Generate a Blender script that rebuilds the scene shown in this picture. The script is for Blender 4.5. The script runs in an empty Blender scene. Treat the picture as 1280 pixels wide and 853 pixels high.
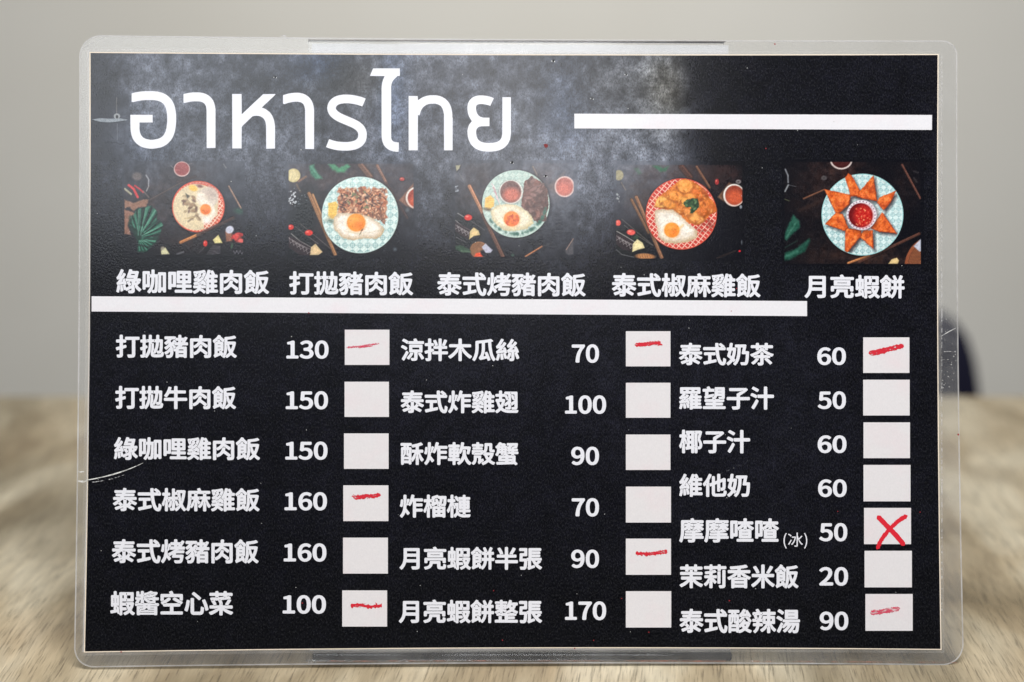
import bpy, math, random
import numpy as np
from mathutils import Vector, Matrix

random.seed(7)
R_ = math.radians
C = bpy.context.scene.collection
sc = bpy.context.scene

# ------------------------------------------------------------------ camera, light, exposure
cam = bpy.data.cameras.new('camera'); camo = bpy.data.objects.new('camera', cam); C.objects.link(camo)
cam.lens = 60; cam.sensor_width = 36; cam.clip_start = 0.01; cam.clip_end = 50
camo.location = (-0.00104364, -0.55589379, 0.23401092)
camo.rotation_euler = (R_(78), 0, 0)
cam.dof.use_dof = True; cam.dof.focus_distance = 0.5953; cam.dof.aperture_fstop = 5.0; cam.dof.aperture_blades = 9
sc.camera = camo
sc.view_settings.view_transform = 'Standard'; sc.view_settings.look = 'None'
sc.view_settings.gamma = 1; sc.view_settings.exposure = -0.10; sc.view_settings.use_curve_mapping = False
sc.cycles.transparent_max_bounces = 24
sc.cycles.max_bounces = 8

w = bpy.data.worlds.new('World'); sc.world = w; w.use_nodes = True
bg = w.node_tree.nodes['Background']; bg.inputs[0].default_value = (0.86, 0.93, 1.0, 1); bg.inputs[1].default_value = 0.06

def area(name, loc, target, sx, sy, power, col=(1, 1, 1)):
    l = bpy.data.lights.new(name, 'AREA'); l.shape = 'RECTANGLE'; l.size = sx; l.size_y = sy
    l.energy = power; l.color = col
    o = bpy.data.objects.new(name, l); C.objects.link(o); o.location = loc
    o.rotation_euler = (Vector(target) - Vector(loc)).to_track_quat('-Z', 'Y').to_euler()
    return o
area('window_light_left', (-0.63, -3.0, 1.62), (0, 0, 0.1), 0.78, 0.80, 8.0, (0.90, 0.95, 1.0))
area('window_light_middle', (0.10, -3.0, 1.62), (0, 0, 0.1), 0.50, 0.80, 6.6, (0.97, 0.98, 1.0))
area('overhead_fill', (0.08, -0.50, 0.98), (0.03, -0.05, 0.0), 0.6, 0.4, 11.8, (0.99, 0.985, 0.98))  # added lamp out of view, hung low so the near table is brighter
area('right_fill', (1.3, -2.0, 2.3), (0.0, 0.0, 0.1), 0.9, 0.9, 13.5, (0.95, 0.975, 1.0))  # added unseen fill for the front of the sheet
area('left_fill', (-1.3, -2.0, 2.3), (0.0, 0.0, 0.1), 0.9, 0.9, 13.5, (0.97, 0.985, 1.0))  # matching added fill from the left, also unseen
area('wall_fill', (0.05, 0.72, 0.72), (0.0, 2.0, 0.12), 0.6, 0.3, 12.3, (1.0, 0.965, 0.91))  # added unseen lamp that only brightens the wall
area('back_fill_right', (1.5, 0.9, 0.95), (0.1, 0.12, 0.0), 0.5, 0.5, 4.5, (1.0, 0.97, 0.92))  # added out of view to lift the table behind the sheet
area('back_fill_left', (-1.5, 0.9, 0.95), (-0.1, 0.12, 0.0), 0.5, 0.5, 4.5, (1.0, 0.97, 0.92))  # added twin on the left, likewise out of view

# ------------------------------------------------------------------ helpers
def lin(c):
    c = np.asarray(c, float) / 255.0
    return np.where(c <= 0.04045, c / 12.92, ((c + 0.055) / 1.055) ** 2.4)
def L4(r, g, b): return tuple(float(x) for x in lin((r, g, b))) + (1.0,)

def mesh_obj(name, verts, faces, mat, parent=None, smooth=False):
    me = bpy.data.meshes.new(name); me.from_pydata([tuple(v) for v in verts], [], [tuple(f) for f in faces]); me.update()
    if mat: me.materials.append(mat)
    if smooth: me.polygons.foreach_set('use_smooth', [True] * len(me.polygons))
    o = bpy.data.objects.new(name, me); C.objects.link(o)
    if parent: o.parent = parent
    return o
def thing(name, label, cat, loc=(0, 0, 0), rot=(0, 0, 0), group=None):
    o = bpy.data.objects.new(name, None); C.objects.link(o); o.location = loc; o.rotation_euler = rot
    o.empty_display_size = 0.05
    o['label'] = label; o['category'] = cat
    if group: o['group'] = group
    return o

import bmesh
def rbox(name, cx, cy, cz, sx, sy, sz, mat, parent=None, bev=0.002, seg=2):
    bm = bmesh.new(); bmesh.ops.create_cube(bm, size=1)
    for v in bm.verts: v.co = Vector((v.co.x * sx + cx, v.co.y * sy + cy, v.co.z * sz + cz))
    if bev: bmesh.ops.bevel(bm, geom=bm.edges[:], offset=bev, segments=seg, profile=0.5, affect='EDGES')
    me = bpy.data.meshes.new(name); bm.to_mesh(me); bm.free(); me.materials.append(mat)
    o = bpy.data.objects.new(name, me); C.objects.link(o)
    if parent: o.parent = parent
    return o

class NT:
    def __init__(s, name):
        s.m = bpy.data.materials.new(name); s.m.use_nodes = True; s.t = s.m.node_tree; s.t.nodes.clear()
        s.out = s.n('ShaderNodeOutputMaterial')
    def n(s, typ, **kw):
        nd = s.t.nodes.new(typ)
        for k, v in kw.items():
            if k.startswith('_'): nd.inputs[k[1:].replace('_', ' ')].default_value = v
            else: setattr(nd, k, v)
        return nd
    def l(s, a, b): s.t.links.new(a, b)
    def math(s, op, a, b=None, clamp=False):
        nd = s.n('ShaderNodeMath', operation=op); nd.use_clamp = clamp
        for i, v in enumerate((a, b)):
            if v is None: continue
            if isinstance(v, (int, float)): nd.inputs[i].default_value = v
            else: s.l(v, nd.inputs[i])
        return nd.outputs[0]
    def mix(s, fac, a, b, typ='MIX'):
        nd = s.n('ShaderNodeMix', data_type='RGBA', blend_type=typ)
        for i, v in ((0, fac), (6, a), (7, b)):
            if isinstance(v, (int, float)): nd.inputs[i].default_value = v
            elif isinstance(v, tuple): nd.inputs[i].default_value = v
            else: s.l(v, nd.inputs[i])
        return nd.outputs[2]
    def noise(s, scale, detail=3, rough=0.5, vec=None, dist=0.0):
        nd = s.n('ShaderNodeTexNoise'); nd.inputs['Scale'].default_value = scale; nd.inputs['Detail'].default_value = detail
        nd.inputs['Roughness'].default_value = rough; nd.inputs['Distortion'].default_value = dist
        if vec is not None: s.l(vec, nd.inputs['Vector'])
        return nd.outputs[0]
    def obj(s, scale=(1, 1, 1), loc=(0, 0, 0)):
        tc = s.n('ShaderNodeTexCoord'); mp = s.n('ShaderNodeMapping'); mp.inputs['Scale'].default_value = scale; mp.inputs['Location'].default_value = loc
        s.l(tc.outputs['Object'], mp.inputs['Vector']); return mp.outputs[0]
    def ramp(s, fac, stops):
        nd = s.n('ShaderNodeValToRGB'); el = nd.color_ramp.elements
        while len(el) < len(stops): el.new(0.5)
        for e, (p, c) in zip(el, stops):
            e.position = p; e.color = c if isinstance(c, tuple) else (c, c, c, 1)
        s.l(fac, nd.inputs[0]); return nd.outputs[0]
    def bump(s, h, strength, dist):
        nd = s.n('ShaderNodeBump'); nd.inputs['Strength'].default_value = strength; nd.inputs['Distance'].default_value = dist
        s.l(h, nd.inputs['Height']); return nd.outputs[0]
    def bsdf(s, color, rough=0.5, spec=0.5, normal=None):
        nd = s.n('ShaderNodeBsdfPrincipled')
        for k, v in (('Base Color', color), ('Roughness', rough), ('Specular IOR Level', spec)):
            if isinstance(v, (int, float, tuple)): nd.inputs[k].default_value = v
            else: s.l(v, nd.inputs[k])
        if normal is not None: s.l(normal, nd.inputs['Normal'])
        s.l(nd.outputs[0], s.out.inputs[0]); return nd

# fine fibre grain of the inkjet paper, shared by all printed colours
def grain(t, lo, hi):
    g = t.noise(1.0, 2, 0.6, t.obj((2300, 1300, 1)))
    g2 = t.noise(1.0, 2, 0.5, t.obj((900, 620, 1)))
    m = t.math('ADD', t.math('MULTIPLY', g, 0.65), t.math('MULTIPLY', g2, 0.35))
    return t.ramp(m, [(0.36, lo), (0.64, hi)])

def gloss(t, c):
    # the bonded laminate: a smooth plastic gloss over the ink with a very fine grain
    h = t.noise(1.0, 2, 0.7, t.obj((2100, 1300, 900)))
    nb = t.bump(h, 1.0, 0.000022)
    t.bsdf(c, 0.13, 0.5, nb)
def mat_print(name='printed_ink', photo=False):
    t = NT(name); a = t.n('ShaderNodeVertexColor'); a.layer_name = 'Col'
    c = t.mix(1.0, a.outputs[0], grain(t, 0.9 if photo else 0.42, 1.1 if photo else 1.75), 'MULTIPLY')
    if not photo:
        cl = t.noise(150, 7, 0.72, t.obj(), 0.5); c = t.mix(1.0, c, t.ramp(cl, [(0.36, 0.62), (0.50, 0.95), (0.66, 1.55)]), 'MULTIPLY')
    g3 = t.noise(1.0, 3, 0.7, t.obj((2200, 1200, 1), (3, 1, 0)))
    sp = t.ramp(g3, [(0.47, 0.0), (0.76, 1.0)])
    c = t.mix(t.math('MULTIPLY', sp, 0.03 if photo else 0.07), c, L4(150, 152, 158))
    gloss(t, c); return t.m
def mat_white_ink(name, col, amt=1.0, pink=.16):
    t = NT(name)
    c = t.mix(1.0, col, grain(t, 1 - 0.06 * amt, 1.0), 'MULTIPLY')
    w2 = t.noise(70, 3, 0.6, t.obj()); c = t.mix(t.ramp(w2, [(0.5, 0.0), (0.75, pink)]), c, L4(236, 190, 200))
    gloss(t, c); return t.m
def mat_plain(name, col, rough=0.6, spec=0.3):
    t = NT(name); t.bsdf(col, rough, spec); return t.m
M_print = mat_print(); M_photo = mat_print('printed_photo', True)
M_white = mat_white_ink('white_print', L4(231, 232, 240), 0.6, 0.0)
M_box = mat_white_ink('tick_box_print', L4(227, 224, 227))
M_bar = mat_white_ink('white_bar_print', L4(233, 232, 237))
M_paper = mat_plain('paper_edge', L4(240, 226, 208), 0.8, 0.0)

# clear film: reflects like plastic, passes light straight through
def mat_film(name, rough, haze, haze_col, bump=0.02, spec_ior=1.45, scuff=0.0, wav=0.3):
    t = NT(name); o = t.obj()
    fr = t.n('ShaderNodeFresnel'); fr.inputs[0].default_value = spec_ior
    gl = t.n('ShaderNodeBsdfGlossy'); gl.inputs['Roughness'].default_value = rough
    h = t.noise(1.0, 2, 0.6, t.obj((1500, 900, 900))); h2 = t.noise(26, 2, 0.5, o)
    hh = t.math('ADD', h, t.math('MULTIPLY', h2, wav * 20))
    nb = t.bump(hh, 1.0, bump * 0.001); t.l(nb, gl.inputs['Normal']); t.l(nb, fr.inputs['Normal'])
    tr = t.n('ShaderNodeBsdfTransparent')
    di = t.n('ShaderNodeBsdfDiffuse'); di.inputs[0].default_value = haze_col
    tl = t.n('ShaderNodeBsdfTranslucent'); tl.inputs[0].default_value = haze_col
    dt = t.n('ShaderNodeMixShader'); dt.inputs[0].default_value = 0.5; t.l(di.outputs[0], dt.inputs[1]); t.l(tl.outputs[0], dt.inputs[2])
    m1 = t.n('ShaderNodeMixShader'); t.l(tr.outputs[0], m1.inputs[1]); t.l(dt.outputs[0], m1.inputs[2])
    if haze > 0 or scuff > 0:
        s = t.noise(55, 4, 0.65, o); s2 = t.ramp(s, [(0.35, 0.6), (0.7, 1.5)])
        sp = t.noise(900, 2, 0.5, o); spk = t.ramp(sp, [(0.66, 0.0), (0.74, 1.0)])
        t.l(t.math('ADD', t.math('MULTIPLY', s2, haze), t.math('MULTIPLY', spk, scuff), True), m1.inputs[0])
    else: m1.inputs[0].default_value = 0
    m2 = t.n('ShaderNodeMixShader'); t.l(fr.outputs[0], m2.inputs[0]); t.l(m1.outputs[0], m2.inputs[1]); t.l(gl.outputs[0], m2.inputs[2])
    t.l(m2.outputs[0], t.out.inputs[0]); return t.m
M_film = mat_film('clear_laminate_film', 0.13, 0.0, (1, 1, 1, 1), 0.004, 1.45, 0, 0.05)
M_margin = mat_film('sealed_laminate_margin', 0.28, 0.13, L4(242, 243, 246), 0.012, 1.45, 0.06, 0.2)
M_edge = mat_film('laminate_cut_edge', 0.2, 0.55, L4(238, 238, 240), 0.03, 1.45)
M_acryl = mat_film('clear_acrylic', 0.03, 0.0, L4(235, 238, 235), 0.0, 1.45)
M_acryl_edge = mat_plain('refraction_dark_edge', L4(96, 72, 48), 0.3, 0.5)  # brown stands in for the refraction that darkens the clear edge
M_card = mat_plain('white_card', L4(253, 253, 253), 0.7, 0.1)

# ------------------------------------------------------------------ the menu sheet
# The sheet stands at the world origin, leaning back 13.6 degrees. Its local frame: x right, y up the sheet, z towards the viewer.
menu = thing('laminated_menu', 'black laminated menu sheet with Thai heading, leaning upright on the clear stand', 'menu',
             (0, 0, 0.0004), (1.333072890003342, 0.0040623795015718245, 0.015321508625922287))
HI = np.array([[0.000279391576805502, 8.057495285124845e-08, -0.1799279818589346], [-6.171622123572646e-07, -0.0002779646100567482, 0.23163107659514165], [-7.438725668043848e-06, 1.3286992698772183e-05, 1.0]])
def S(x, y):
    """image pixel coordinates -> metres in the sheet's own plane"""
    x = np.asarray(x, float); y = np.asarray(y, float)
    d = HI[2, 0] * x + HI[2, 1] * y + HI[2, 2]
    return (HI[0, 0] * x + HI[0, 1] * y + HI[0, 2]) / d, (HI[1, 0] * x + HI[1, 1] * y + HI[1, 2]) / d
def SP(pts, z=0.0):
    p = np.array(pts, float); X, Y = S(p[:, 0], p[:, 1]); return [(float(a), float(b), z) for a, b in zip(X, Y)]

MM = 0.001
Z_PAPER, Z_INK, Z_WHITE, Z_FILM = 0.10 * MM, 0.13 * MM, 0.17 * MM, 0.17 * MM

def fill(name, loops, z, mat, parent):
    """flat filled outlines with holes -> one mesh"""
    cu = bpy.data.curves.new(name, 'CURVE'); cu.dimensions = '2D'; cu.fill_mode = 'BOTH'
    K = 1000.0
    for lp in loops:
        sp = cu.splines.new('POLY'); sp.points.add(len(lp) - 1)
        co = np.ones((len(lp), 4)); co[:, :2] = np.array(lp)[:, :2] * K; co[:, 2] = 0
        sp.points.foreach_set('co', co.ravel()); sp.use_cyclic_u = True
    tmp = bpy.data.objects.new('t', cu)
    me = bpy.data.meshes.new_from_object(tmp); bpy.data.objects.remove(tmp); bpy.data.curves.remove(cu)
    n = len(me.vertices); v = np.zeros(n * 3); me.vertices.foreach_get('co', v); v = v.reshape(-1, 3) / K; v[:, 2] = z
    me.vertices.foreach_set('co', v.ravel()); me.update(); me.name = name
    me.materials.clear(); me.materials.append(mat)
    o = bpy.data.objects.new(name, me); C.objects.link(o); o.parent = parent
    return o

def bow_edge(a, b, bow, axis, n=14):  # curves a straight side the way the lens distortion bends it
    out = []
    for i in range(n):
        t = i / n; p = [a[0] + (b[0] - a[0]) * t, a[1] + (b[1] - a[1]) * t]; p[axis] += bow * 4 * t * (1 - t); out.append(tuple(p))
    return out
def sheet_outline(g):  # paper outline with the lens's pincushion put into its shape
    TL, TR, BR, BL = (113.2 - g, 65 - g), (1172 + g, 67.6 - g), (1175.7 + g, 810 + g), (106.2 - g, 813.2 + g)
    return bow_edge(TL, TR, 1.6, 1) + bow_edge(TR, BR, -2.2, 0) + bow_edge(BR, BL, -3.6, 1) + bow_edge(BL, TL, 2.2, 0)
def edge_pt(u, v):
    """u,v in 0..1 over the printed area, its straight sides bowed inward to copy lens distortion"""
    TL, TR, BR, BL = (113.2, 65), (1172, 67.6), (1175.7, 810), (106.2, 813.2)
    x = (1 - v) * ((1 - u) * TL[0] + u * TR[0]) + v * ((1 - u) * BL[0] + u * BR[0])
    y = (1 - v) * ((1 - u) * TL[1] + u * TR[1]) + v * ((1 - u) * BL[1] + u * BR[1])
    x = x + 4 * v * (1 - v) * ((1 - u) * 2.2 - u * 2.2); y = y + 4 * u * (1 - u) * ((1 - v) * 1.6 - v * 3.6)
    return x, y

def prism(name, pts, z0, z1, mat, parent, matside=None):
    n = len(pts); P = SP(pts); vs = [(p[0], p[1], z0) for p in P] + [(p[0], p[1], z1) for p in P]
    fs = [tuple(range(n))[::-1], tuple(range(n, 2 * n))] if P[0] else []
    fs += [(i, (i + 1) % n, n + (i + 1) % n, n + i) for i in range(n)]
    o = mesh_obj(name, vs, fs, mat, parent)
    if matside:
        o.data.materials.append(matside)
        for p in o.data.polygons[2:]: p.material_index = 1
    bm = bmesh.new(); bm.from_mesh(o.data); bmesh.ops.recalc_face_normals(bm, faces=bm.faces); bm.to_mesh(o.data); bm.free()
    return o
def rounded(TL, TR, BR, BL, r, bows=(0, 0, 0, 0)):
    cs = [TL, TR, BR, BL]; out = []; rr = r if isinstance(r, (list, tuple)) else [r] * 4
    for i, c in enumerate(cs):
        p = Vector(cs[i - 1]); q = Vector(cs[(i + 1) % 4]); c = Vector(c)
        a = c + (p - c).normalized() * rr[i]; b = c + (q - c).normalized() * rr[i]
        for k in range(9):
            t = k / 8; out.append(tuple(((1 - t) ** 2) * a + 2 * t * (1 - t) * (c * 0.75 + (a + b) * 0.125) + t * t * b))
        nb = cs[(i + 1) % 4]; d = Vector(nb) - (c + 0 * c); a2 = b; b2 = Vector(nb) - d.normalized() * rr[(i + 1) % 4]
        for k in range(1, 12):
            t = k / 12; m = a2 * (1 - t) + b2 * t; m = Vector((m.x, m.y)); ax = 1 if i % 2 == 0 else 0
            m[ax] += bows[i] * 4 * t * (1 - t); out.append(tuple(m))
    return out
LAM = rounded((100.2, 43.6), (1195.6, 50.4), (1203.9, 829.6), (93.3, 832.4), (24, 16, 24, 22), (1.6, -2.4, -3.6, 1.8))  # corners in image pixels; lens distortion put into the edges as bows
prism('laminate_film', LAM, -0.30 * MM, -0.10 * MM, M_film, menu, M_edge)   # back film; the front film is the gloss of the print and the margin
# sealed margin all round the paper, one hazy ring between the two films
inner = sheet_outline(1.3)
mg = fill('sealed_margin', [SP(LAM), SP(inner)], 0.14 * MM, M_margin, menu)
mg['label'] = 'clear hazy sealed margin of the laminate'
def strip(name, pts, wpx, z, mat, parent, label=None, closed=False, wob=0.0, taper=False):
    P = [Vector(p) for p in pts]; L = []; Rr = []
    n = len(P)
    for i, p in enumerate(P):
        a = P[i - 1] if (i > 0 or closed) else p; b = P[(i + 1) % n] if (i < n - 1 or closed) else p
        d = (b - a).normalized(); nn = Vector((-d.y, d.x)); ww = wpx / 2 * (1 + random.uniform(-wob, wob))
        if taper: ww *= max(0.12, math.sin(math.pi * (0.06 + 0.9 * i / (n - 1))) ** 0.6)
        L.append(tuple(p + nn * ww)); Rr.append(tuple(p - nn * ww))
    vs = SP(L, z) + SP(Rr, z); m = n if closed else n - 1
    o = mesh_obj(name, vs, [(i, n + i, n + (i + 1) % n, (i + 1) % n) for i in range(m)], mat, parent)
    if label: o['label'] = label
    return o
strip('rim_glint', LAM, 1.7, 0.2 * MM, mat_film('rim_highlight', 0.2, 0.55, L4(240, 240, 242), 0.03, 1.45), menu, closed=True)  # pale strip painting the light caught along the film's edge
prism('paper', sheet_outline(1.25), 0.0, Z_PAPER, M_paper, menu)
strip('bond_line', sheet_outline(3.6), 3.6, 0.155 * MM, mat_film('bond_haze', 0.25, 0.16, L4(240, 238, 234)), menu, closed=True)
strip('fold_glint', [(110.6, 62), (112.4, 250), (111.8, 420), (108.6, 620), (104.2, 814)], 1.6, 0.2 * MM, mat_film('fold_highlight', 0.2, 0.6, L4(240, 240, 240)), menu)  # pale strip painting the bright highlight along the left fold

# ------------------------------------------------------------------ colours of the print, painted as vertex colours on fine grids
rs = np.random.RandomState(5)
def vnoise(x, y, s, seed=0):
    r = np.random.RandomState(seed + 11); G_ = r.rand(257, 257)
    u = np.asarray(x) / s + 1000.37 * ((seed * 7) % 13 + 1); v = np.asarray(y) / s + 719.1
    i = np.floor(u).astype(int); j = np.floor(v).astype(int); fu = u - i; fv = v - j
    fu = fu * fu * (3 - 2 * fu); fv = fv * fv * (3 - 2 * fv)
    g = lambda a, b: G_[a % 257, b % 257]
    return (g(i, j) * (1 - fu) + g(i + 1, j) * fu) * (1 - fv) + (g(i, j + 1) * (1 - fu) + g(i + 1, j + 1) * fu) * fv
def fbm(x, y, s, seed=0, oct=5, gain=0.55):
    a = 1.0; t = 0; n = 0
    for k in range(oct):
        t = t + a * vnoise(x, y, s / 2 ** k, seed + k * 3); n += a; a *= gain
    return t / n
def sstep(a, b, x):
    t = np.clip((x - a) / (b - a), 0, 1); return t * t * (3 - 2 * t)
def gs(x, y, cx, cy, sx, sy): return np.exp(-((x - cx) / sx) ** 2 - ((y - cy) / sy) ** 2)

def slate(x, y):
    """dark weathered slate backdrop of the menu, laminate glare painted in at upper left, sRGB 0..255"""
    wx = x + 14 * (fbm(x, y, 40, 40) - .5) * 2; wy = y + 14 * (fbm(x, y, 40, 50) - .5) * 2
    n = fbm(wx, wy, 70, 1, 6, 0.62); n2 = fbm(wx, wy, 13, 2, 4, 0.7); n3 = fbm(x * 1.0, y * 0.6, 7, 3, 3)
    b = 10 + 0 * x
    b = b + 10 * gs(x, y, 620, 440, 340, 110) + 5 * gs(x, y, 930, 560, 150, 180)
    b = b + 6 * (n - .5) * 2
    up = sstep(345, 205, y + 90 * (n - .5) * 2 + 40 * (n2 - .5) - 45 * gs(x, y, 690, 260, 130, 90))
    xr = sstep(900, 815, x + 14 * (n2 - .5) - np.clip((y - 180) * 0.35, 0, 60))  # right-hand edge of the glare, put into the print colour
    env = up * (0.35 + 0.65 * sstep(118, 190, x)) * xr  # lightens the mottled print where the laminate glare falls
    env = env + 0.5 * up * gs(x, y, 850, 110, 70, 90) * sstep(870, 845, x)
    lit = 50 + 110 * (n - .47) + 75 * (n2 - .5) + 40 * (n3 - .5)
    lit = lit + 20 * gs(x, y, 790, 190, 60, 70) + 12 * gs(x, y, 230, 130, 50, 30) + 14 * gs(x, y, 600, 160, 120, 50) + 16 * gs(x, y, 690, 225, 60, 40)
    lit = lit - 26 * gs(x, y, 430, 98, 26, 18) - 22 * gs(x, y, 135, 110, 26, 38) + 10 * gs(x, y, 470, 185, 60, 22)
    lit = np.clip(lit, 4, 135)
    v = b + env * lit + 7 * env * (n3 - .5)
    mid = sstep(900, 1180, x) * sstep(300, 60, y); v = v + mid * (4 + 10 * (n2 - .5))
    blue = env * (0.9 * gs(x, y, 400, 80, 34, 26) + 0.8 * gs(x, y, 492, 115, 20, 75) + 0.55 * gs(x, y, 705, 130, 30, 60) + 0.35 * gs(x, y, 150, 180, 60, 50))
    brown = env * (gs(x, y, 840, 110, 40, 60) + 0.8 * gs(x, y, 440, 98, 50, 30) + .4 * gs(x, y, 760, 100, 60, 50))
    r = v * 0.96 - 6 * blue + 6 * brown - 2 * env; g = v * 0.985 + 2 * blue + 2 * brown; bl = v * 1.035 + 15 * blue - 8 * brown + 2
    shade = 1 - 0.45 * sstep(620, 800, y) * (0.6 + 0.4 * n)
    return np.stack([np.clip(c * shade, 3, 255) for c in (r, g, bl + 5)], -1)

def grid_mesh(name, X, Y, col, z, mat, parent, label=None):
    """X, Y: image pixel positions, col: sRGB per vertex"""
    ny, nx = X.shape; mx, my = S(X, Y)
    v = np.stack([mx, my, np.full_like(mx, z)], -1).reshape(-1, 3)
    idx = np.arange(nx * ny).reshape(ny, nx)
    f = np.stack([idx[1:, :-1], idx[1:, 1:], idx[:-1, 1:], idx[:-1, :-1]], -1).reshape(-1, 4)
    me = bpy.data.meshes.new(name); me.vertices.add(len(v)); me.vertices.foreach_set('co', v.ravel())
    me.loops.add(f.size); me.loops.foreach_set('vertex_index', f.ravel().astype(np.int32))
    me.polygons.add(len(f)); me.polygons.foreach_set('loop_start', np.arange(0, f.size, 4, dtype=np.int32))
    me.update(calc_edges=True)
    ca = me.color_attributes.new('Col', 'FLOAT_COLOR', 'POINT')
    c = np.ones((len(v), 4)); c[:, :3] = lin(np.clip(col, 0, 255)).reshape(-1, 3); ca.data.foreach_set('color', c.ravel())
    me.materials.append(mat); o = bpy.data.objects.new(name, me); C.objects.link(o); o.parent = parent
    if label: o['label'] = label
    return o

class Canvas:
    def __init__(s, x0, y0, x1, y1, ox, oy, k, step=0.66):
        nx = int((x1 - x0) / step) + 1; ny = int((y1 - y0) / step) + 1
        s.PX, s.PY = np.meshgrid(np.linspace(x0, x1, nx), np.linspace(y0, y1, ny))
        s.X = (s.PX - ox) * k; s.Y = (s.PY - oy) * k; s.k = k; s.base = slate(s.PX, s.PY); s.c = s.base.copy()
    def blend(s, m, col, tex=0, ts=12, seed=0):
        m = np.clip(m, 0, 1)[..., None]; c = np.array(col, float) * np.ones_like(s.c)
        if tex: c = c + tex * (fbm(s.X, s.Y, ts, seed, 3, .7)[..., None] - .5) * 2
        s.c = s.c * (1 - m) + c * m
    def cov(s, sd, soft=1.0): return np.clip(0.5 - sd / (s.k * soft), 0, 1)
    def ell(s, cx, cy, rx, ry, col, a=1, rot=0, soft=1.0, tex=0, ts=12, seed=0, clip=None):
        t = math.radians(rot); dx = s.X - cx; dy = s.Y - cy; u = dx * math.cos(t) + dy * math.sin(t); v = -dx * math.sin(t) + dy * math.cos(t)
        q = np.sqrt((u / rx) ** 2 + (v / ry) ** 2); m = s.cov((q - 1) * min(rx, ry), soft) * a
        if clip is not None: m = m * clip
        s.blend(m, col, tex, ts, seed); return m
    def disc(s, cx, cy, r, soft=1.0): return s.cov(np.hypot(s.X - cx, s.Y - cy) - r, soft)
    def polymask(s, pts, soft=1.0, wob=0, ws=14, seed=3):
        X, Y = s.X, s.Y
        if wob:
            X = X + wob * (fbm(s.X, s.Y, ws, seed, 3) - .5) * 2; Y = Y + wob * (fbm(s.X, s.Y, ws, seed + 30, 3) - .5) * 2
        n = len(pts); ins = np.zeros(X.shape, bool); d = np.full(X.shape, 1e9)
        for i in range(n):
            (ax, ay), (bx, by) = pts[i], pts[(i + 1) % n]
            cond = ((ay > Y) != (by > Y)); xx = (bx - ax) * (Y - ay) / ((by - ay) if by != ay else 1e-9) + ax
            ins ^= cond & (X < xx)
            L2 = (bx - ax) ** 2 + (by - ay) ** 2 + 1e-9; t = np.clip(((X - ax) * (bx - ax) + (Y - ay) * (by - ay)) / L2, 0, 1)
            d = np.minimum(d, np.hypot(X - ax - t * (bx - ax), Y - ay - t * (by - ay)))
        return s.cov(np.where(ins, -d, d), soft)
    def poly(s, pts, col, a=1, soft=1.0, tex=0, ts=12, seed=0, wob=0, clip=None):
        m = s.polymask(pts, soft, wob, 14, seed + 3) * a
        if clip is not None: m = m * clip
        s.blend(m, col, tex, ts, seed); return m
    def line(s, pts, wd, col, a=1, soft=1.0, tex=0, ts=10, seed=0, clip=None):
        d = np.full(s.X.shape, 1e9)
        for (ax, ay), (bx, by) in zip(pts[:-1], pts[1:]):
            L2 = (bx - ax) ** 2 + (by - ay) ** 2 + 1e-9; t = np.clip(((s.X - ax) * (bx - ax) + (s.Y - ay) * (by - ay)) / L2, 0, 1)
            d = np.minimum(d, np.hypot(s.X - ax - t * (bx - ax), s.Y - ay - t * (by - ay)))
        m = s.cov(d - wd / 2, soft) * a
        if clip is not None: m = m * clip
        s.blend(m, col, tex, ts, seed)
    def tint(s, m, col): s.blend(m, col)
    def done(s, label, frame):
        x0, y0, x1, y1 = frame
        b = np.pad(s.c, ((1, 1), (1, 1), (0, 0)), mode='edge'); bl = (b[:-2, 1:-1] + b[2:, 1:-1] + b[1:-1, :-2] + b[1:-1, 2:]) * .2 + s.c * .2
        nf = 1 + .20 * (fbm(s.X, s.Y, 9, 91, 2, .8)[..., None] - .5); dif = np.clip(np.abs(s.c - s.base).sum(-1, keepdims=True) / 40, 0, 1)
        s.c = np.clip(s.c + 0.7 * (s.c - bl), 0, 255) * (1 + (nf - 1) * dif)
        m = s.cov(np.maximum(np.maximum(x0 - s.X, s.X - x1), np.maximum(y0 - s.Y, s.Y - y1)), 0.8)[..., None]
        c = s.base * (1 - m) + s.c * m
        o = grid_mesh('food_photo', s.PX, s.PY, c, Z_INK + 0.02 * MM, M_photo, menu, label); return o

def egg(c, pts, yolk, seed, white=(246, 238, 228), ycol=(246, 150, 60), shade=(196, 172, 140)):
    m = c.poly(pts, shade, 1, 1.6, 14, 20, seed, wob=7)
    cx = sum(p[0] for p in pts) / len(pts); cy = sum(p[1] for p in pts) / len(pts)
    inn = [(cx + (x - cx) * .88 - 3, cy + (y - cy) * .84 - 7) for x, y in pts]
    c.poly(inn, white, .95, 6, 22, 34, seed + 1, wob=10)
    for q in range(7):
        a = random.uniform(0, 6.28); rr = random.uniform(.45, .8)
        i = int(a / 6.28 * len(pts)) % len(pts); px = cx + (pts[i][0] - cx) * rr; py = cy + (pts[i][1] - cy) * rr
        c.ell(px, py, random.uniform(8, 20), random.uniform(3, 6), (212, 196, 172), .5, random.uniform(-60, 60), 3)
    yx, yy, yr = yolk
    c.ell(yx + 1, yy + 5, yr * 1.1, yr * 1.05, (232, 190, 130), .7, soft=4)
    c.ell(yx, yy, yr, yr * .97, ycol, 1, soft=1.6, tex=26, ts=26, seed=seed + 4)
    c.ell(yx - yr * .2, yy - yr * .35, yr * .5, yr * .3, (252, 186, 96), .6, soft=6)
    c.ell(yx + yr * .35, yy + yr * .3, yr * .45, yr * .5, (222, 92, 50), .35, soft=8)
    return m
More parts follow.
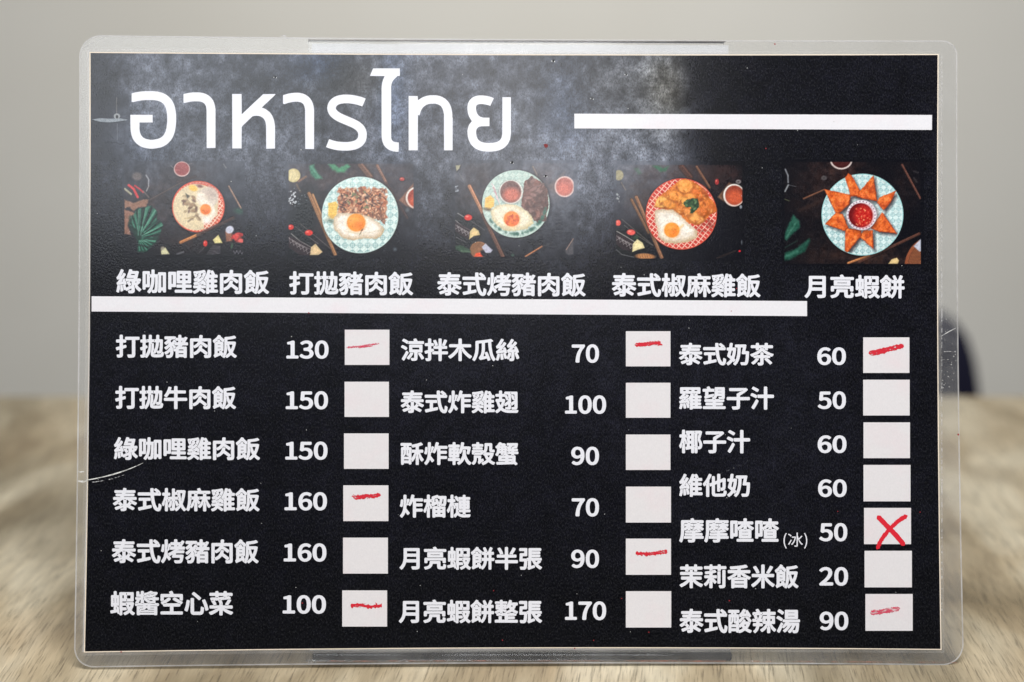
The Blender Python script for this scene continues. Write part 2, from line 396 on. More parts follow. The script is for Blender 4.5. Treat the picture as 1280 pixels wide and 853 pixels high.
def blobs(c, mask, n, cols, smin, smax, box, seed, a=.9, elong=1.8, shadow=(60, 34, 28)):
    r = random.Random(seed); x0, y0, x1, y1 = box; k = 0
    while k < n:
        x = r.uniform(x0, x1); y = r.uniform(y0, y1); k += 1
        col = r.choice(cols); sz = r.uniform(smin, smax); rt = r.uniform(0, 180)
        c.ell(x + sz * .3, y + sz * .4, sz * elong * 1.05, sz * 1.05, shadow, .55, rt, 2, clip=mask)
        j = r.uniform(-14, 14); c.ell(x, y, sz * elong, sz, tuple(v + j for v in col), a, rt, 1.5, 10, 8, seed + k % 9, clip=mask)
def pattern_plate(c, cx, cy, r, base, motif, rimcol, cell=30, inner=0.0, rot=0, seed=1, contrast=1.0):
    c.disc(cx, cy, r)
    m = c.ell(cx + 5, cy + 7, r + 6, r + 6, (16, 14, 18), .6, soft=5)
    m = c.ell(cx, cy, r, r, base, 1, soft=1.1, tex=8, ts=60, seed=seed)
    u = (c.X - cx) / cell; v = (c.Y - cy) / cell
    fu = u - np.round(u); fv = v - np.round(v); rr = np.hypot(fu, fv)
    ring = np.clip(1 - np.abs(rr - .30) / .12, 0, 1); dot = np.clip(1 - rr / .16, 0, 1); pet = np.clip((np.cos(4 * np.arctan2(fv, fu)) * .5 + .5) * np.clip(1 - np.abs(rr - .26) / .2, 0, 1), 0, 1)
    diag = np.clip(1 - np.abs(np.abs(fu) + np.abs(fv) - .5) / .06, 0, 1) * (rr > .42)
    pm = np.clip(np.maximum(np.maximum(ring * .75, dot * .9), np.maximum(pet, diag * .8)), 0, 1) * (0.45 + .55 * fbm(c.X, c.Y, 60, seed + 9, 3))
    dsk = c.disc(cx, cy, r - 5)
    c.blend(pm * dsk * .8 * contrast, motif)
    sh = np.clip((c.Y - cy) / r * .5 + .35, 0, 1) * dsk * .25 * contrast; c.blend(sh * pm, (34, 66, 78))
    c.blend(np.clip(1 - np.abs(np.hypot(c.X - cx, c.Y - cy) - (r - 3)) / 4.0, 0, 1) * .8, rimcol)
    return dsk
def lattice_plate(c, cx, cy, r, base, red, cell, seed=2):
    c.ell(cx + 5, cy + 7, r + 6, r + 6, (16, 12, 14), .6, soft=5)
    c.ell(cx, cy, r, r, red, 1, soft=1.1, tex=18, ts=50, seed=seed)
    t = math.radians(38); u = ((c.X - cx) * math.cos(t) + (c.Y - cy) * math.sin(t)) / cell; v = (-(c.X - cx) * math.sin(t) * 1.15 + (c.Y - cy) * math.cos(t) * 1.15) / cell
    d = np.minimum(np.abs(u - np.round(u)), np.abs(v - np.round(v))); dsk = c.disc(cx, cy, r - 4)
    c.blend(np.clip(1.3 - d / .13, 0, 1) * dsk * .85, base)
    c.blend(np.clip(1 - np.abs(np.hypot(c.X - cx, c.Y - cy) - (r - 3)) / 4.5, 0, 1) * .85, (214, 90, 66))
    return dsk
def stick(c, a, b, wd, col, a_=.8, seed=0):
    c.line([a, b], wd, tuple(v * .5 for v in col), a_ * .8, 2); c.line([a, b], wd * .7, col, a_, 1.2, 22, 8, seed)
    n = Vector((b[1] - a[1], a[0] - b[0])).normalized() * wd * .18
    c.line([(a[0] + n.x, a[1] + n.y), (b[0] + n.x, b[1] + n.y)], wd * .16, tuple(min(255, v * 1.35) for v in col), a_ * .8, 1)
def wedge(c, pts, col=(206, 192, 140), seed=0):
    c.poly([(x + 4, y + 5) for x, y in pts], (14, 14, 16), .6, 3); c.poly(pts, col, 1, 1.2, 18, 12, seed)
    cx = sum(p[0] for p in pts) / len(pts); cy = sum(p[1] for p in pts) / len(pts)
    c.poly([(cx + (x - cx) * .6, cy + (y - cy) * .6) for x, y in pts], tuple(min(255, v * 1.12) for v in col), .8, 2, 14, 8, seed + 1)
def tomato(c, x, y, rx, ry, col=(206, 52, 46), rot=0):
    c.ell(x + 3, y + 4, rx + 2, ry + 2, (12, 10, 12), .6, rot, 3); c.ell(x, y, rx, ry, col, 1, rot, 1.2, 16, 10, 3); c.ell(x - rx * .3, y - ry * .35, rx * .3, ry * .25, (246, 160, 140), .8, rot, 1.5)
def weave(c, pts, x0, y0, seed, col=(168, 160, 160)):
    m = c.polymask(pts, 1.2); c.blend(m * .75, (52, 38, 44), 14, 10, seed)
    for i in range(4):
        c.line([(x0 - 30 + i * 30, y0 - 20 + i * 22), (x0 + 90 + i * 30, y0 + 80 + i * 6)], 3, col, .6, .9, clip=m)
    for i in range(6):
        xa = x0 + i * 28; ya = y0 + i * 17
        c.line([(xa, ya), (xa + 12, ya + 46)], 3, col, .7, .9, clip=m); c.line([(xa + 12, ya + 46), (xa + 44, ya + 26)], 3, col, .7, .9, clip=m)
def wood_tint(c, seed, cx, cy, sx, sy, a=.55, col=(74, 52, 46)):
    a = a * 0.9; sx = sx * 1.2; sy = sy * 1.2
    n = fbm(c.X, c.Y, 50, seed, 4); st = fbm(c.X * .3 + c.Y * .9, c.X * 2.2 - c.Y * 2.0, 22, seed + 5, 3)
    m = np.clip(gs(c.X, c.Y, cx, cy, sx, sy) * (n * 1.5) * a, 0, .85); cc = tuple(col)
    c.blend(m, cc, 26, 26, seed); c.blend(m * np.clip(st * 2 - 1, 0, 1) * .6, tuple(v * .45 for v in col))

# --- photo 1: green curry ------------------------------------------------------------
c = Canvas(153, 200, 306, 321, 150, 195, 6.5625)
wood_tint(c, 21, 300, 380, 190, 200, .55); wood_tint(c, 22, 640, 680, 260, 90, .5); wood_tint(c, 23, 560, 150, 140, 90, .4)
c.ell(508, 102, 70, 64, (40, 26, 30), .5, soft=6); c.ell(508, 100, 66, 62, (206, 178, 174), 1, soft=1.2); c.ell(508, 98, 59, 55, (146, 72, 72), 1, soft=1.4, tex=26, ts=22, seed=4)
c.line([(438, 90), (418, 74)], 5, (150, 140, 140), .6); c.line([(560, 60), (590, 56)], 4, (150, 140, 140), .6)
c.ell(140, 160, 40, 34, (120, 108, 104), .7, soft=3, tex=26, ts=14, seed=8)
for a, b in (((60, 225), (95, 330)), ((115, 240), (150, 330))): c.line([a, b], 9, (60, 50, 50), .5)
c.line([(40, 262), (92, 306)], 15, (184, 178, 150), .8, 1.2, 16); c.line([(72, 232), (112, 262), (146, 330)], 19, (196, 62, 66), 1, 1.2, 16); c.line([(122, 236), (160, 262), (190, 290)], 13, (186, 60, 66), .95, 1.2, 14)
c.line([(214, 150), (236, 185), (234, 235)], 9, (170, 170, 176), .8, 1.2); c.line([(236, 240), (218, 278)], 10, (150, 146, 146), .8, 1.2); c.line([(190, 280), (235, 330)], 8, (150, 130, 120), .7, 2)
c.poly([(38, 350), (110, 378), (190, 348), (236, 352), (214, 408), (150, 414), (112, 446), (80, 410), (36, 420)], (152, 112, 92), .9, 2, 20, 16, 5, wob=5)
c.poly([(36, 430), (120, 460), (138, 560), (120, 600), (96, 520), (62, 560), (90, 640), (36, 630)], (150, 108, 90), .9, 2, 20, 16, 6, wob=5)
c.poly([(128, 430), (200, 418), (262, 408), (306, 452), (300, 520), (350, 560), (330, 620), (300, 700), (210, 780), (150, 780), (150, 700), (70, 560), (84, 470), (124, 520)], (22, 52, 44), .95, 3, 14, 20, 7, wob=12)
lfm = c.polymask([(128, 440), (196, 412), (262, 404), (306, 452), (304, 510), (356, 556), (330, 616), (250, 650), (296, 690), (220, 770), (150, 770), (150, 690), (210, 640), (90, 560), (96, 500)], 2, 10, 26, 6)
c.blend(lfm * .9, (36, 86, 70), 26, 26, 12)
vein = np.sin((np.arctan2(c.Y - 660, c.X - 150)) * 26 + np.hypot(c.X - 150, c.Y - 660) * .012); c.blend(lfm * np.clip(vein, 0, 1) * .45, (92, 158, 132)); c.blend(lfm * np.clip(-vein * 1.6 - .5, 0, 1) * .85, (10, 24, 24))
for a, b in (((150, 440), (150, 640)), ((214, 420), (170, 640)), ((290, 440), (186, 600)), ((346, 562), (180, 646)), ((290, 690), (160, 690))): c.line([a, b], 5, (132, 186, 162), .7, 2)
for a, b in (((180, 430), (170, 560)), ((248, 430), (192, 560)), ((310, 520), (210, 596)), ((300, 640), (200, 668)), ((240, 740), (150, 722))): c.line([a, b], 9, (8, 18, 20), .85, 3)
stick(c, (250, 350), (540, 190), 16, (80, 66, 62), .6); stick(c, (470, 205), (620, 160), 22, (60, 46, 46), .6)
c.ell(648, 418, 222, 214, (10, 10, 12), .7, soft=6)
c.ell(643, 408, 216, 211, (212, 88, 68), 1, soft=1.1, tex=14, ts=30, seed=2)
rr = np.hypot((c.X - 643) / 216, (c.Y - 408) / 211); an = np.arctan2(c.Y - 408, c.X - 643)
zz = np.clip(1 - np.abs(rr - .935) / .03, 0, 1) * (np.cos(an * 46) * .5 + .5); c.blend(zz * .8, (246, 220, 196))
c.ell(628, 412, 192, 190, (218, 200, 166), 1, soft=1.4, tex=9, ts=40, seed=3)
c.ell(605, 430, 150, 150, (226, 208, 172), .8, soft=8, tex=8, ts=24, seed=5)
m = c.polymask([(700, 210), (800, 300), (850, 400), (820, 500), (730, 590), (690, 600), (690, 540), (800, 480), (806, 360), (760, 280)], 1.4)
c.blend(m, (206, 104, 80)); u = (c.X * .8 + c.Y * .6) / 26; v = (-c.X * .6 + c.Y * .8) / 26; d = np.minimum(np.abs(u - np.round(u)), np.abs(v - np.round(v))); c.blend(m * np.clip(1.3 - d / .16, 0, 1) * .8, (250, 226, 206)); 
c.line([(590, 215), (700, 215), (780, 270)], 16, (196, 120, 110), .7, 2, 30, 10)
blobs(c, None, 26, [(196, 174, 140), (160, 132, 104), (214, 196, 160), (120, 96, 84)], 7, 13, (520, 310, 640, 500), 11, shadow=(90, 66, 56))
c.poly([(535, 295), (572, 320), (552, 342)], (70, 70, 62), .9, 1.4); c.line([(560, 530), (625, 480), (660, 512)], 11, (128, 108, 88), .9, 2, 18); c.line([(535, 505), (610, 495)], 9, (196, 172, 130), .9, 1.5)
c.ell(600, 256, 36, 24, (238, 192, 96), 1, 20, 2, 20, 8, 3); c.ell(655, 240, 24, 12, (110, 60, 66), .8, 10, 2)
c.ell(722, 330, 86, 84, (214, 200, 186), 1, 0, 3, 20, 14, 7); c.ell(740, 300, 50, 46, (180, 160, 150), .6, 0, 8, 26, 12, 8)
egg(c, [(640, 290), (690, 300), (720, 350), (770, 400), (790, 470), (750, 530), (690, 530), (650, 480), (660, 400), (630, 350)], (702, 430, 44), 30, ycol=(238, 128, 60), shade=(226, 208, 186))
c.ell(712, 525, 34, 26, (246, 238, 230), .9, 0, 4)
c.line([(850, 60), (870, 90)], 9, (130, 130, 130), .6); stick(c, (892, 240), (992, 420), 14, (150, 120, 104), .85)
c.ell(975, 445, 40, 22, (48, 84, 70), .8, 10, 4, 20, 14, 3)
stick(c, (498, 700), (650, 632), 30, (176, 116, 72), .95); stick(c, (640, 640), (930, 500), 32, (70, 50, 46), .7)
c.poly([(864, 610), (918, 620), (920, 690), (872, 694)], (150, 96, 74), .9, 2, 30, 8, 5); c.ell(900, 597, 34, 30, (196, 198, 214), 1, -30, 1.5, 16, 12)
blobs(c, None, 12, [(206, 60, 58), (226, 96, 88), (170, 40, 44)], 10, 17, (935, 630, 995, 690), 5)
tomato(c, 700, 710, 17, 25); wedge(c, [(762, 680), (806, 640), (824, 672), (840, 706), (778, 708)], (212, 200, 140))
for i in range(7): c.line([(760 - i * 9, 730 + i * 12), (822, 736 + i * 9)], 3, (156, 148, 156), .55, .9)
for i in range(6): c.line([(930 + i * 14, 770 + (i % 2) * 24), (944 + i * 14, 794 - (i % 2) * 24)], 4, (150, 146, 156), .6, .9)
c.line([(690, 745), (650, 785)], 4, (120, 116, 120), .6); c.ell(918, 730, 9, 24, (60, 90, 66), .8, 10); c.ell(352, 755, 18, 20, (160, 150, 130), .9, 0, 2)
wedge(c, [(336, 772), (372, 742), (408, 798), (340, 800)], (190, 186, 150)); c.line([(470, 796), (520, 780)], 12, (150, 150, 154), .6, 2)
c.done('printed photo of a chicken and egg dish in a red rimmed bowl', (35, 34, 1010, 801))

# --- photo 2: minced pork rice ----------------------------------------------------------
c = Canvas(357, 201, 521, 322, 355, 195, 6.559)
wood_tint(c, 31, 540, 160, 420, 150, .62, (96, 74, 70)); wood_tint(c, 32, 250, 440, 140, 240, .5); wood_tint(c, 33, 960, 300, 120, 120, .5, (88, 64, 60))
c.ell(78, 152, 56, 56, (206, 190, 140), 1, 0, 1.4, 16, 16, 3); c.ell(74, 154, 40, 42, (216, 202, 156), .9, 0, 3, 20, 8, 4)
c.line([(120, 200), (180, 162)], 14, (160, 112, 80), .7, 2, 20); c.line([(104, 225), (135, 285)], 12, (130, 104, 80), .7, 2)
c.ell(150, 560, 110, 330, (18, 24, 28), .7, 12, 12)
c.poly([(205, 75), (245, 60), (262, 110), (318, 176), (258, 184), (222, 140)], (62, 124, 98), .9, 3, 24, 20, 6, wob=6); c.line([(225, 80), (290, 172)], 8, (130, 186, 160), .5, 3)
c.poly([(360, 60), (410, 58), (450, 90), (520, 60), (545, 78), (490, 128), (440, 128), (400, 104)], (74, 146, 106), .9, 3, 24, 20, 7, wob=6)
stick(c, (630, 66), (706, 160), 60, (120, 88, 74), .7); stick(c, (764, 70), (840, 214), 28, (140, 104, 88), .75); stick(c, (840, 214), (1010, 500), 26, (76, 54, 52), .5)
tomato(c, 968, 182, 20, 15, (170, 66, 62))
c.poly([(944, 356), (1062, 215), (1062, 420), (1000, 400)], (150, 104, 84), .85, 2, 24, 18, 4)
c.ell(1092, 340, 98, 96, (40, 22, 20), .5, soft=4); c.ell(1092, 336, 94, 92, (224, 214, 206), 1, soft=1.2); c.ell(1094, 336, 80, 79, (150, 58, 42), 1, 0, 1.4, 26, 20, 5); c.ell(1090, 370, 60, 44, (210, 96, 60), .7, 0, 6)
stick(c, (205, 300), (420, 800), 34, (150, 106, 72), .95); stick(c, (235, 310), (330, 540), 26, (190, 138, 92), .7)
r = random.Random(3)
for i in range(26): c.ell(r.uniform(40, 100), r.uniform(280, 380), 7, 5, (214, 218, 224), .8, r.uniform(0, 180))
for i in range(16): c.ell(r.uniform(36, 190), r.uniform(240, 470), 5, 4, (130, 140, 146), .6, r.uniform(0, 180))
c.line([(130, 545), (380, 750)], 5, (130, 118, 112), .6); c.line([(90, 570), (180, 640), (280, 712)], 4, (150, 140, 136), .6); c.line([(60, 630), (130, 690), (230, 745)], 6, (190, 184, 180), .7)
weave(c, [(38, 640), (130, 690), (225, 745), (215, 806), (130, 806), (38, 740)], 40, 660, 5)
tomato(c, 56, 576, 24, 21); tomato(c, 204, 622, 33, 23)
wedge(c, [(214, 804), (222, 740), (258, 712), (292, 752), (316, 780), (282, 804)], (206, 180, 138))
ds = pattern_plate(c, 624, 476, 313, (214, 230, 226), (96, 158, 160), (186, 214, 210), 62, seed=3)
blobs(c, ds, 560, [(226, 160, 120), (240, 184, 142), (210, 136, 98), (170, 104, 80), (110, 68, 58), (232, 170, 128), (244, 200, 164)], 4, 8, (450, 262, 836, 500), 41, elong=2.4, shadow=(120, 70, 54))
# keep the heap's outline loose
pm = c.polymask([(430, 470), (452, 300), (500, 262), (600, 250), (660, 240), (780, 292), (850, 372), (826, 450), (836, 560), (740, 500)], 1.4, 16, 20, 6)
r = random.Random(9)
blobs(c, pm, 420, [(226, 160, 118), (242, 186, 142), (196, 122, 90), (120, 76, 64), (250, 206, 168)], 4, 8, (440, 240, 850, 560), 43, elong=2.2, shadow=(110, 64, 50))
for i in range(60): c.ell(r.uniform(470, 830), r.uniform(300, 520), r.uniform(8, 20), 4, (48, 44, 50), .8, r.uniform(0, 180), 1.4, clip=pm)
for i in range(14): c.ell(r.uniform(500, 700), r.uniform(280, 420), 12, 7, (104, 122, 92), .8, r.uniform(0, 180), 1.4)
for i in range(24): c.line([(700 + r.uniform(0, 120), 410 + r.uniform(0, 130)), (740 + r.uniform(0, 100), 420 + r.uniform(0, 130))], 5, (120, 84, 70), .7, 1, clip=pm)
c.poly([(362, 378), (430, 366), (442, 400), (430, 480), (400, 508), (362, 480)], (240, 200, 104), 1, 2, 24, 12, 8, wob=4); c.ell(396, 495, 30, 14, (206, 160, 86), .8, 0, 3)
for i in range(5): c.line([(366, 396 + i * 20), (436, 392 + i * 20)], 4, (216, 168, 84), .6, 2)
c.ell(385, 525, 34, 12, (80, 90, 70), .7, 10, 4, 30, 8)
egg(c, [(410, 500), (450, 462), (520, 462), (600, 470), (690, 486), (770, 530), (826, 590), (806, 640), (760, 672), (660, 668), (560, 684), (480, 664), (416, 600), (402, 545)], (592, 538, 75), 50)
c.ell(640, 600, 14, 6, (90, 60, 40), .8, -50); c.ell(626, 628, 12, 5, (80, 70, 40), .8, -50); c.line([(500, 610), (610, 632), (720, 618), (790, 600)], 5, (206, 190, 160), .7, 2)
for x, y in ((1012, 436), (910, 758)): c.ell(x, y, 13, 13, (104, 116, 122), .7, 0, 3)
c.done('printed photo of minced meat rice with fried egg on a teal plate', (38, 55, 1062, 808))

# --- photo 3: grilled pork rice -----------------------------------------------------------
c = Canvas(564, 199, 722, 324, 560, 195, 6.559)
wood_tint(c, 41, 240, 300, 130, 220, .5, (92, 68, 62)); wood_tint(c, 42, 800, 200, 140, 140, .45, (120, 100, 96))
c.ell(150, 600, 150, 160, (18, 22, 26), .65, 0, 12)
wedge(c, [(62, 70), (102, 66), (92, 98), (70, 116)], (146, 142, 120)); c.line([(95, 140), (130, 190)], 7, (110, 112, 112), .6)
r = random.Random(13)
for i in range(14): c.ell(r.uniform(60, 84), r.uniform(230, 290), 6, 4, (170, 176, 186), .6)
stick(c, (176, 240), (300, 490), 36, (176, 124, 94), .9); stick(c, (290, 480), (450, 815), 38, (104, 72, 60), .85)
c.line([(80, 462), (130, 492)], 5, (190, 186, 184), .7); c.line([(180, 520), (300, 600)], 4, (120, 116, 116), .6); c.line([(62, 520), (120, 570), (180, 600)], 5, (196, 190, 188), .7)
weave(c, [(60, 530), (120, 560), (182, 596), (168, 676), (100, 640), (60, 610)], 50, 545, 6); c.line([(70, 660), (150, 700)], 4, (160, 156, 158), .6)
tomato(c, 166, 497, 32, 24); wedge(c, [(174, 676), (180, 610), (210, 578), (250, 604), (262, 640), (210, 650)], (206, 182, 130))
c.ell(255, 760, 74, 66, (150, 104, 72), 1, 0, 1.5, 20, 10, 3)
for i in range(7): c.ell(255, 770 - i * 2, 74 - i * 9, 66 - i * 8, (92, 62, 48), .5, 0, 1.2); c.ell(255, 770 - i * 2, 70 - i * 9, 62 - i * 8, (164, 116, 80), .6, 0, 1.2)
c.poly([(62, 730), (100, 720), (180, 760), (188, 784), (120, 786), (66, 760)], (52, 76, 60), .95, 2, 20, 14, 4, wob=5); c.line([(110, 770), (180, 778)], 8, (110, 140, 110), .6, 2)
c.poly([(268, 770), (290, 760), (340, 800), (320, 818), (262, 818)], (24, 22, 34), .95, 2); c.poly([(276, 740), (308, 710), (366, 764), (350, 786), (310, 786)], (184, 184, 202), 1, 1.4, 20, 12, 5, wob=3)
c.poly([(214, 818), (228, 790), (262, 784), (286, 818)], (226, 84, 54), 1, 1.6, 14, 8, 5)
stick(c, (636, 816), (770, 734), 15, (166, 110, 78), .9); c.line([(770, 734), (850, 710)], 6, (90, 84, 82), .5, 2); c.ell(530, 805, 14, 12, (60, 84, 74), .8)
c.poly([(966, 790), (960, 770), (1028, 670), (1028, 800), (990, 806)], (100, 96, 98), .55, 2, 16, 14); c.line([(970, 760), (1026, 672)], 6, (190, 150, 130), .7, 1.4)
stick(c, (696, 80), (730, 150), 18, (140, 124, 116), .5); c.poly([(820, 240), (960, 120), (880, 300)], (136, 116, 108), .4, 4)
c.ell(956, 244, 82, 86, (216, 188, 184), 1, 0, 1.2, 10, 20); c.ell(956, 244, 70, 74, (178, 108, 100), 1, 0, 1.5, 24, 18, 5); c.ell(950, 262, 50, 46, (214, 122, 108), .7, 0, 6, 20, 12, 6)
ds = pattern_plate(c, 556, 385, 276, (196, 212, 204), (110, 150, 144), (176, 198, 190), 52, seed=6, contrast=.8)
pm = c.polymask([(632, 200), (690, 160), (780, 215), (822, 300), (820, 400), (800, 520), (740, 548), (690, 500), (600, 410), (620, 260)], 1.5, 10, 22, 4)
c.blend(pm, (112, 88, 84), 26, 16, 5)
blobs(c, pm, 200, [(142, 110, 104), (120, 88, 82), (166, 134, 126), (96, 72, 68), (150, 106, 96)], 7, 14, (600, 160, 822, 550), 61, elong=2.4, shadow=(62, 48, 48), a=.75)
c.ell(660, 300, 40, 90, (156, 108, 100), .35, 20, 10)
c.ell(516, 292, 104, 102, (60, 60, 62), .35, 0, 4); c.ell(516, 288, 98, 98, (214, 212, 206), 1, 0, 1.2, 8, 20); c.ell(514, 286, 86, 90, (118, 84, 80), 1, 0, 1.4, 22, 14, 4); c.ell(520, 310, 68, 56, (206, 114, 96), .85, 0, 5, 30, 12, 6)
for i in range(6): c.line([(480 + i * 12, 205), (520 + i * 10, 245)], 3, (70, 66, 66), .5)
for k, (x, y) in enumerate(((370, 240), (388, 300), (400, 330), (380, 270), (408, 355))): c.line([(x - 12, y - 20), (x + 6, y), (x + 14, y + 30)], 7, (196, 140, 150) if k % 2 else (226, 200, 204), .9, 1.4)
c.poly([(306, 336), (350, 316), (380, 350), (376, 400), (340, 432), (300, 410)], (240, 196, 110), 1, 2, 22, 12, 8, wob=4)
for i in range(5): c.line([(306, 345 + i * 17), (376, 338 + i * 17)], 4, (214, 158, 82), .6, 1.6)
c.ell(325, 430, 36, 12, (90, 70, 52), .8, 10, 3, 20, 8)
egg(c, [(350, 440), (400, 396), (480, 388), (560, 396), (640, 440), (690, 490), (700, 545), (650, 590), (560, 606), (470, 606), (400, 560), (362, 510)], (522, 508, 64), 70, white=(238, 230, 208), ycol=(238, 136, 72), shade=(206, 190, 150))
blobs(c, c.disc(522, 508, 62), 22, [(214, 92, 60), (236, 120, 70), (190, 70, 52)], 5, 9, (470, 480, 580, 560), 8, a=.6, shadow=(200, 90, 60))
for i in range(38):
    an_ = r.uniform(0.15, 2.6); c.ell(556 + 246 * math.cos(an_), 385 + 246 * math.sin(an_), 13, 10, (64, 104, 92), .7, r.uniform(0, 90), 2)
c.done('printed photo of grilled meat rice with egg and dipping sauce', (58, 50, 1030, 820))

# --- photo 4: spicy chicken rice ------------------------------------------------------------
c = Canvas(767, 200, 931, 325, 765, 195, 6.559)
wood_tint(c, 51, 260, 340, 120, 200, .5, (86, 66, 58)); wood_tint(c, 52, 640, 120, 300, 80, .6, (84, 58, 52)); wood_tint(c, 53, 930, 180, 120, 110, .6, (84, 54, 50))
c.ell(160, 700, 160, 120, (18, 22, 22), .6, 0, 12)
c.ell(56, 150, 38, 42, (166, 158, 126), .9, 0, 1.6, 20, 10); c.line([(76, 210), (112, 270)], 9, (130, 118, 106), .6)
r = random.Random(23)
for i in range(12): c.ell(r.uniform(34, 60), r.uniform(300, 370), 7, 4, (176, 180, 180), .6, r.uniform(0, 90))
c.poly([(180, 95), (214, 90), (244, 134), (216, 144)], (84, 116, 96), .6, 3, 14); c.poly([(330, 74), (370, 70), (420, 92), (464, 76), (440, 118), (400, 122)], (60, 112, 84), .8, 3, 20, 14, 3, wob=5)
stick(c, (570, 80), (640, 165), 60, (88, 58, 50), .65); stick(c, (694, 80), (800, 250), 22, (124, 86, 66), .8)
tomato(c, 860, 204, 16, 24, (160, 46, 48))
c.poly([(866, 330), (960, 210), (1000, 230), (920, 368)], (140, 100, 74), .8, 2, 24, 18, 4)
c.ell(1036, 204, 20, 16, (206, 204, 204), .7, 0, 1.6); c.ell(1036, 204, 12, 9, (50, 40, 40), .8, 0, 1.6)
c.ell(1000, 318, 94, 98, (20, 12, 12), .6, 0, 5); c.ell(1000, 314, 88, 92, (224, 218, 212), 1, 0, 1.2); c.ell(1004, 314, 76, 80, (146, 62, 44), 1, 0, 1.4, 22, 18, 5); c.ell(1004, 334, 62, 56, (206, 92, 58), .85, 0, 6, 20, 14, 7)
c.ell(1056, 410, 10, 14, (180, 190, 200), .7)
stick(c, (160, 350), (300, 620), 26, (126, 90, 66), .85); stick(c, (200, 330), (408, 825), 34, (146, 104, 78), .85)
c.line([(80, 510), (330, 720)], 5, (128, 118, 110), .6); c.line([(100, 560), (200, 640), (340, 730)], 4, (140, 134, 128), .6); c.line([(40, 610), (110, 650), (190, 700)], 6, (196, 190, 184), .75); c.line([(34, 760), (80, 800), (180, 822)], 5, (150, 150, 150), .6)
weave(c, [(34, 625), (110, 655), (184, 700), (170, 775), (90, 762), (34, 716)], 26, 636, 6)
tomato(c, 50, 541, 22, 24, (222, 92, 82)); tomato(c, 156, 618, 35, 23, (222, 86, 78), 5)
c.ell(195, 660, 26, 14, (50, 74, 54), .8, -20, 2); wedge(c, [(166, 780), (172, 712), (206, 674), (250, 704), (268, 746), (216, 760)], (220, 206, 158))
c.ell(272, 816, 78, 24, (190, 130, 82), .95, 3, 1.6, 20, 8)
for i in range(7): c.line([(206 + i * 20, 800), (214 + i * 20, 826)], 4, (110, 70, 50), .7)
ds = lattice_plate(c, 568, 468, 291, (240, 208, 190), (206, 66, 58), 36)
pm = c.polymask([(345, 410), (380, 330), (470, 260), (520, 215), (590, 180), (680, 210), (770, 280), (800, 330), (850, 390), (860, 450), (800, 480), (760, 530), (690, 560), (620, 540), (560, 480), (430, 430)], 1.4, 8, 24, 5)
c.blend(pm, (216, 120, 50), 26, 20, 5)
for (x, y, rx, ry, rt, col) in ((600, 240, 68, 60, 10, (242, 158, 76)), (700, 300, 62, 34, 30, (222, 116, 54)), (520, 320, 66, 44, 10, (236, 148, 66)), (640, 330, 50, 34, 0, (240, 150, 70)), (400, 370, 62, 50, 0, (238, 178, 92)), (470, 390, 60, 34, 20, (226, 146, 66)), (590, 370, 46, 44, 20, (238, 166, 82)), (760, 390, 50, 40, 10, (226, 128, 60)), (820, 430, 42, 46, 0, (196, 100, 46)), (690, 500, 70, 46, 20, (242, 166, 88)), (560, 430, 40, 36, 0, (220, 130, 60)), (620, 450, 36, 30, 30, (226, 140, 70)), (740, 450, 40, 36, 0, (212, 112, 52)), (770, 280, 50, 34, 60, (176, 84, 44))):
    c.ell(x + 6, y + 10, rx, ry, (112, 52, 26), .7, rt, 4, clip=pm); c.ell(x, y, rx * .94, ry * .92, col, .95, rt, 2.5, 34, 20, int(x) % 17, clip=pm); c.ell(x - rx * .2, y - ry * .3, rx * .5, ry * .35, tuple(min(255, v + 18) for v in col), .6, rt, 6)
blobs(c, pm, 60, [(186, 96, 40), (250, 186, 110), (150, 70, 34), (236, 150, 70)], 4, 9, (360, 200, 850, 550), 77, elong=1.8, a=.6, shadow=(140, 70, 30))
for i in range(30): c.ell(r.uniform(690, 850), r.uniform(500, 620), r.uniform(8, 22), 6, (120, 50, 40), .4, r.uniform(0, 180), 2, clip=ds)
lf = Canvas.polymask(c, [(582, 380), (620, 350), (650, 342), (704, 340), (716, 400), (700, 430), (660, 460), (640, 462), (650, 410), (600, 410)], 1.3, 9, 16, 8)
c.blend(lf, (44, 66, 48), 22, 12, 3)
for i in range(16): c.ell(r.uniform(600, 700), r.uniform(352, 440), 13, 8, r.choice([(96, 128, 84), (70, 100, 66), (120, 150, 104)]), .8, r.uniform(0, 180), 1.6, clip=lf)
egg(c, [(350, 440), (410, 428), (500, 436), (560, 480), (620, 540), (700, 610), (700, 660), (620, 700), (520, 712), (440, 706), (380, 660), (372, 590), (352, 520)], (490, 600, 63), 90, ycol=(244, 146, 52))
c.line([(540, 600), (580, 560)], 14, (240, 180, 90), .6, 3)
c.ell(1046, 772, 9, 8, (214, 40, 50), 1); c.line([(860, 830), (1010, 770)], 6, (86, 66, 54), .6, 3); c.ell(1064, 700, 6, 18, (150, 160, 166), .5)
c.done('printed photo of orange chicken rice with egg on a red lattice plate', (33, 65, 1068, 833))

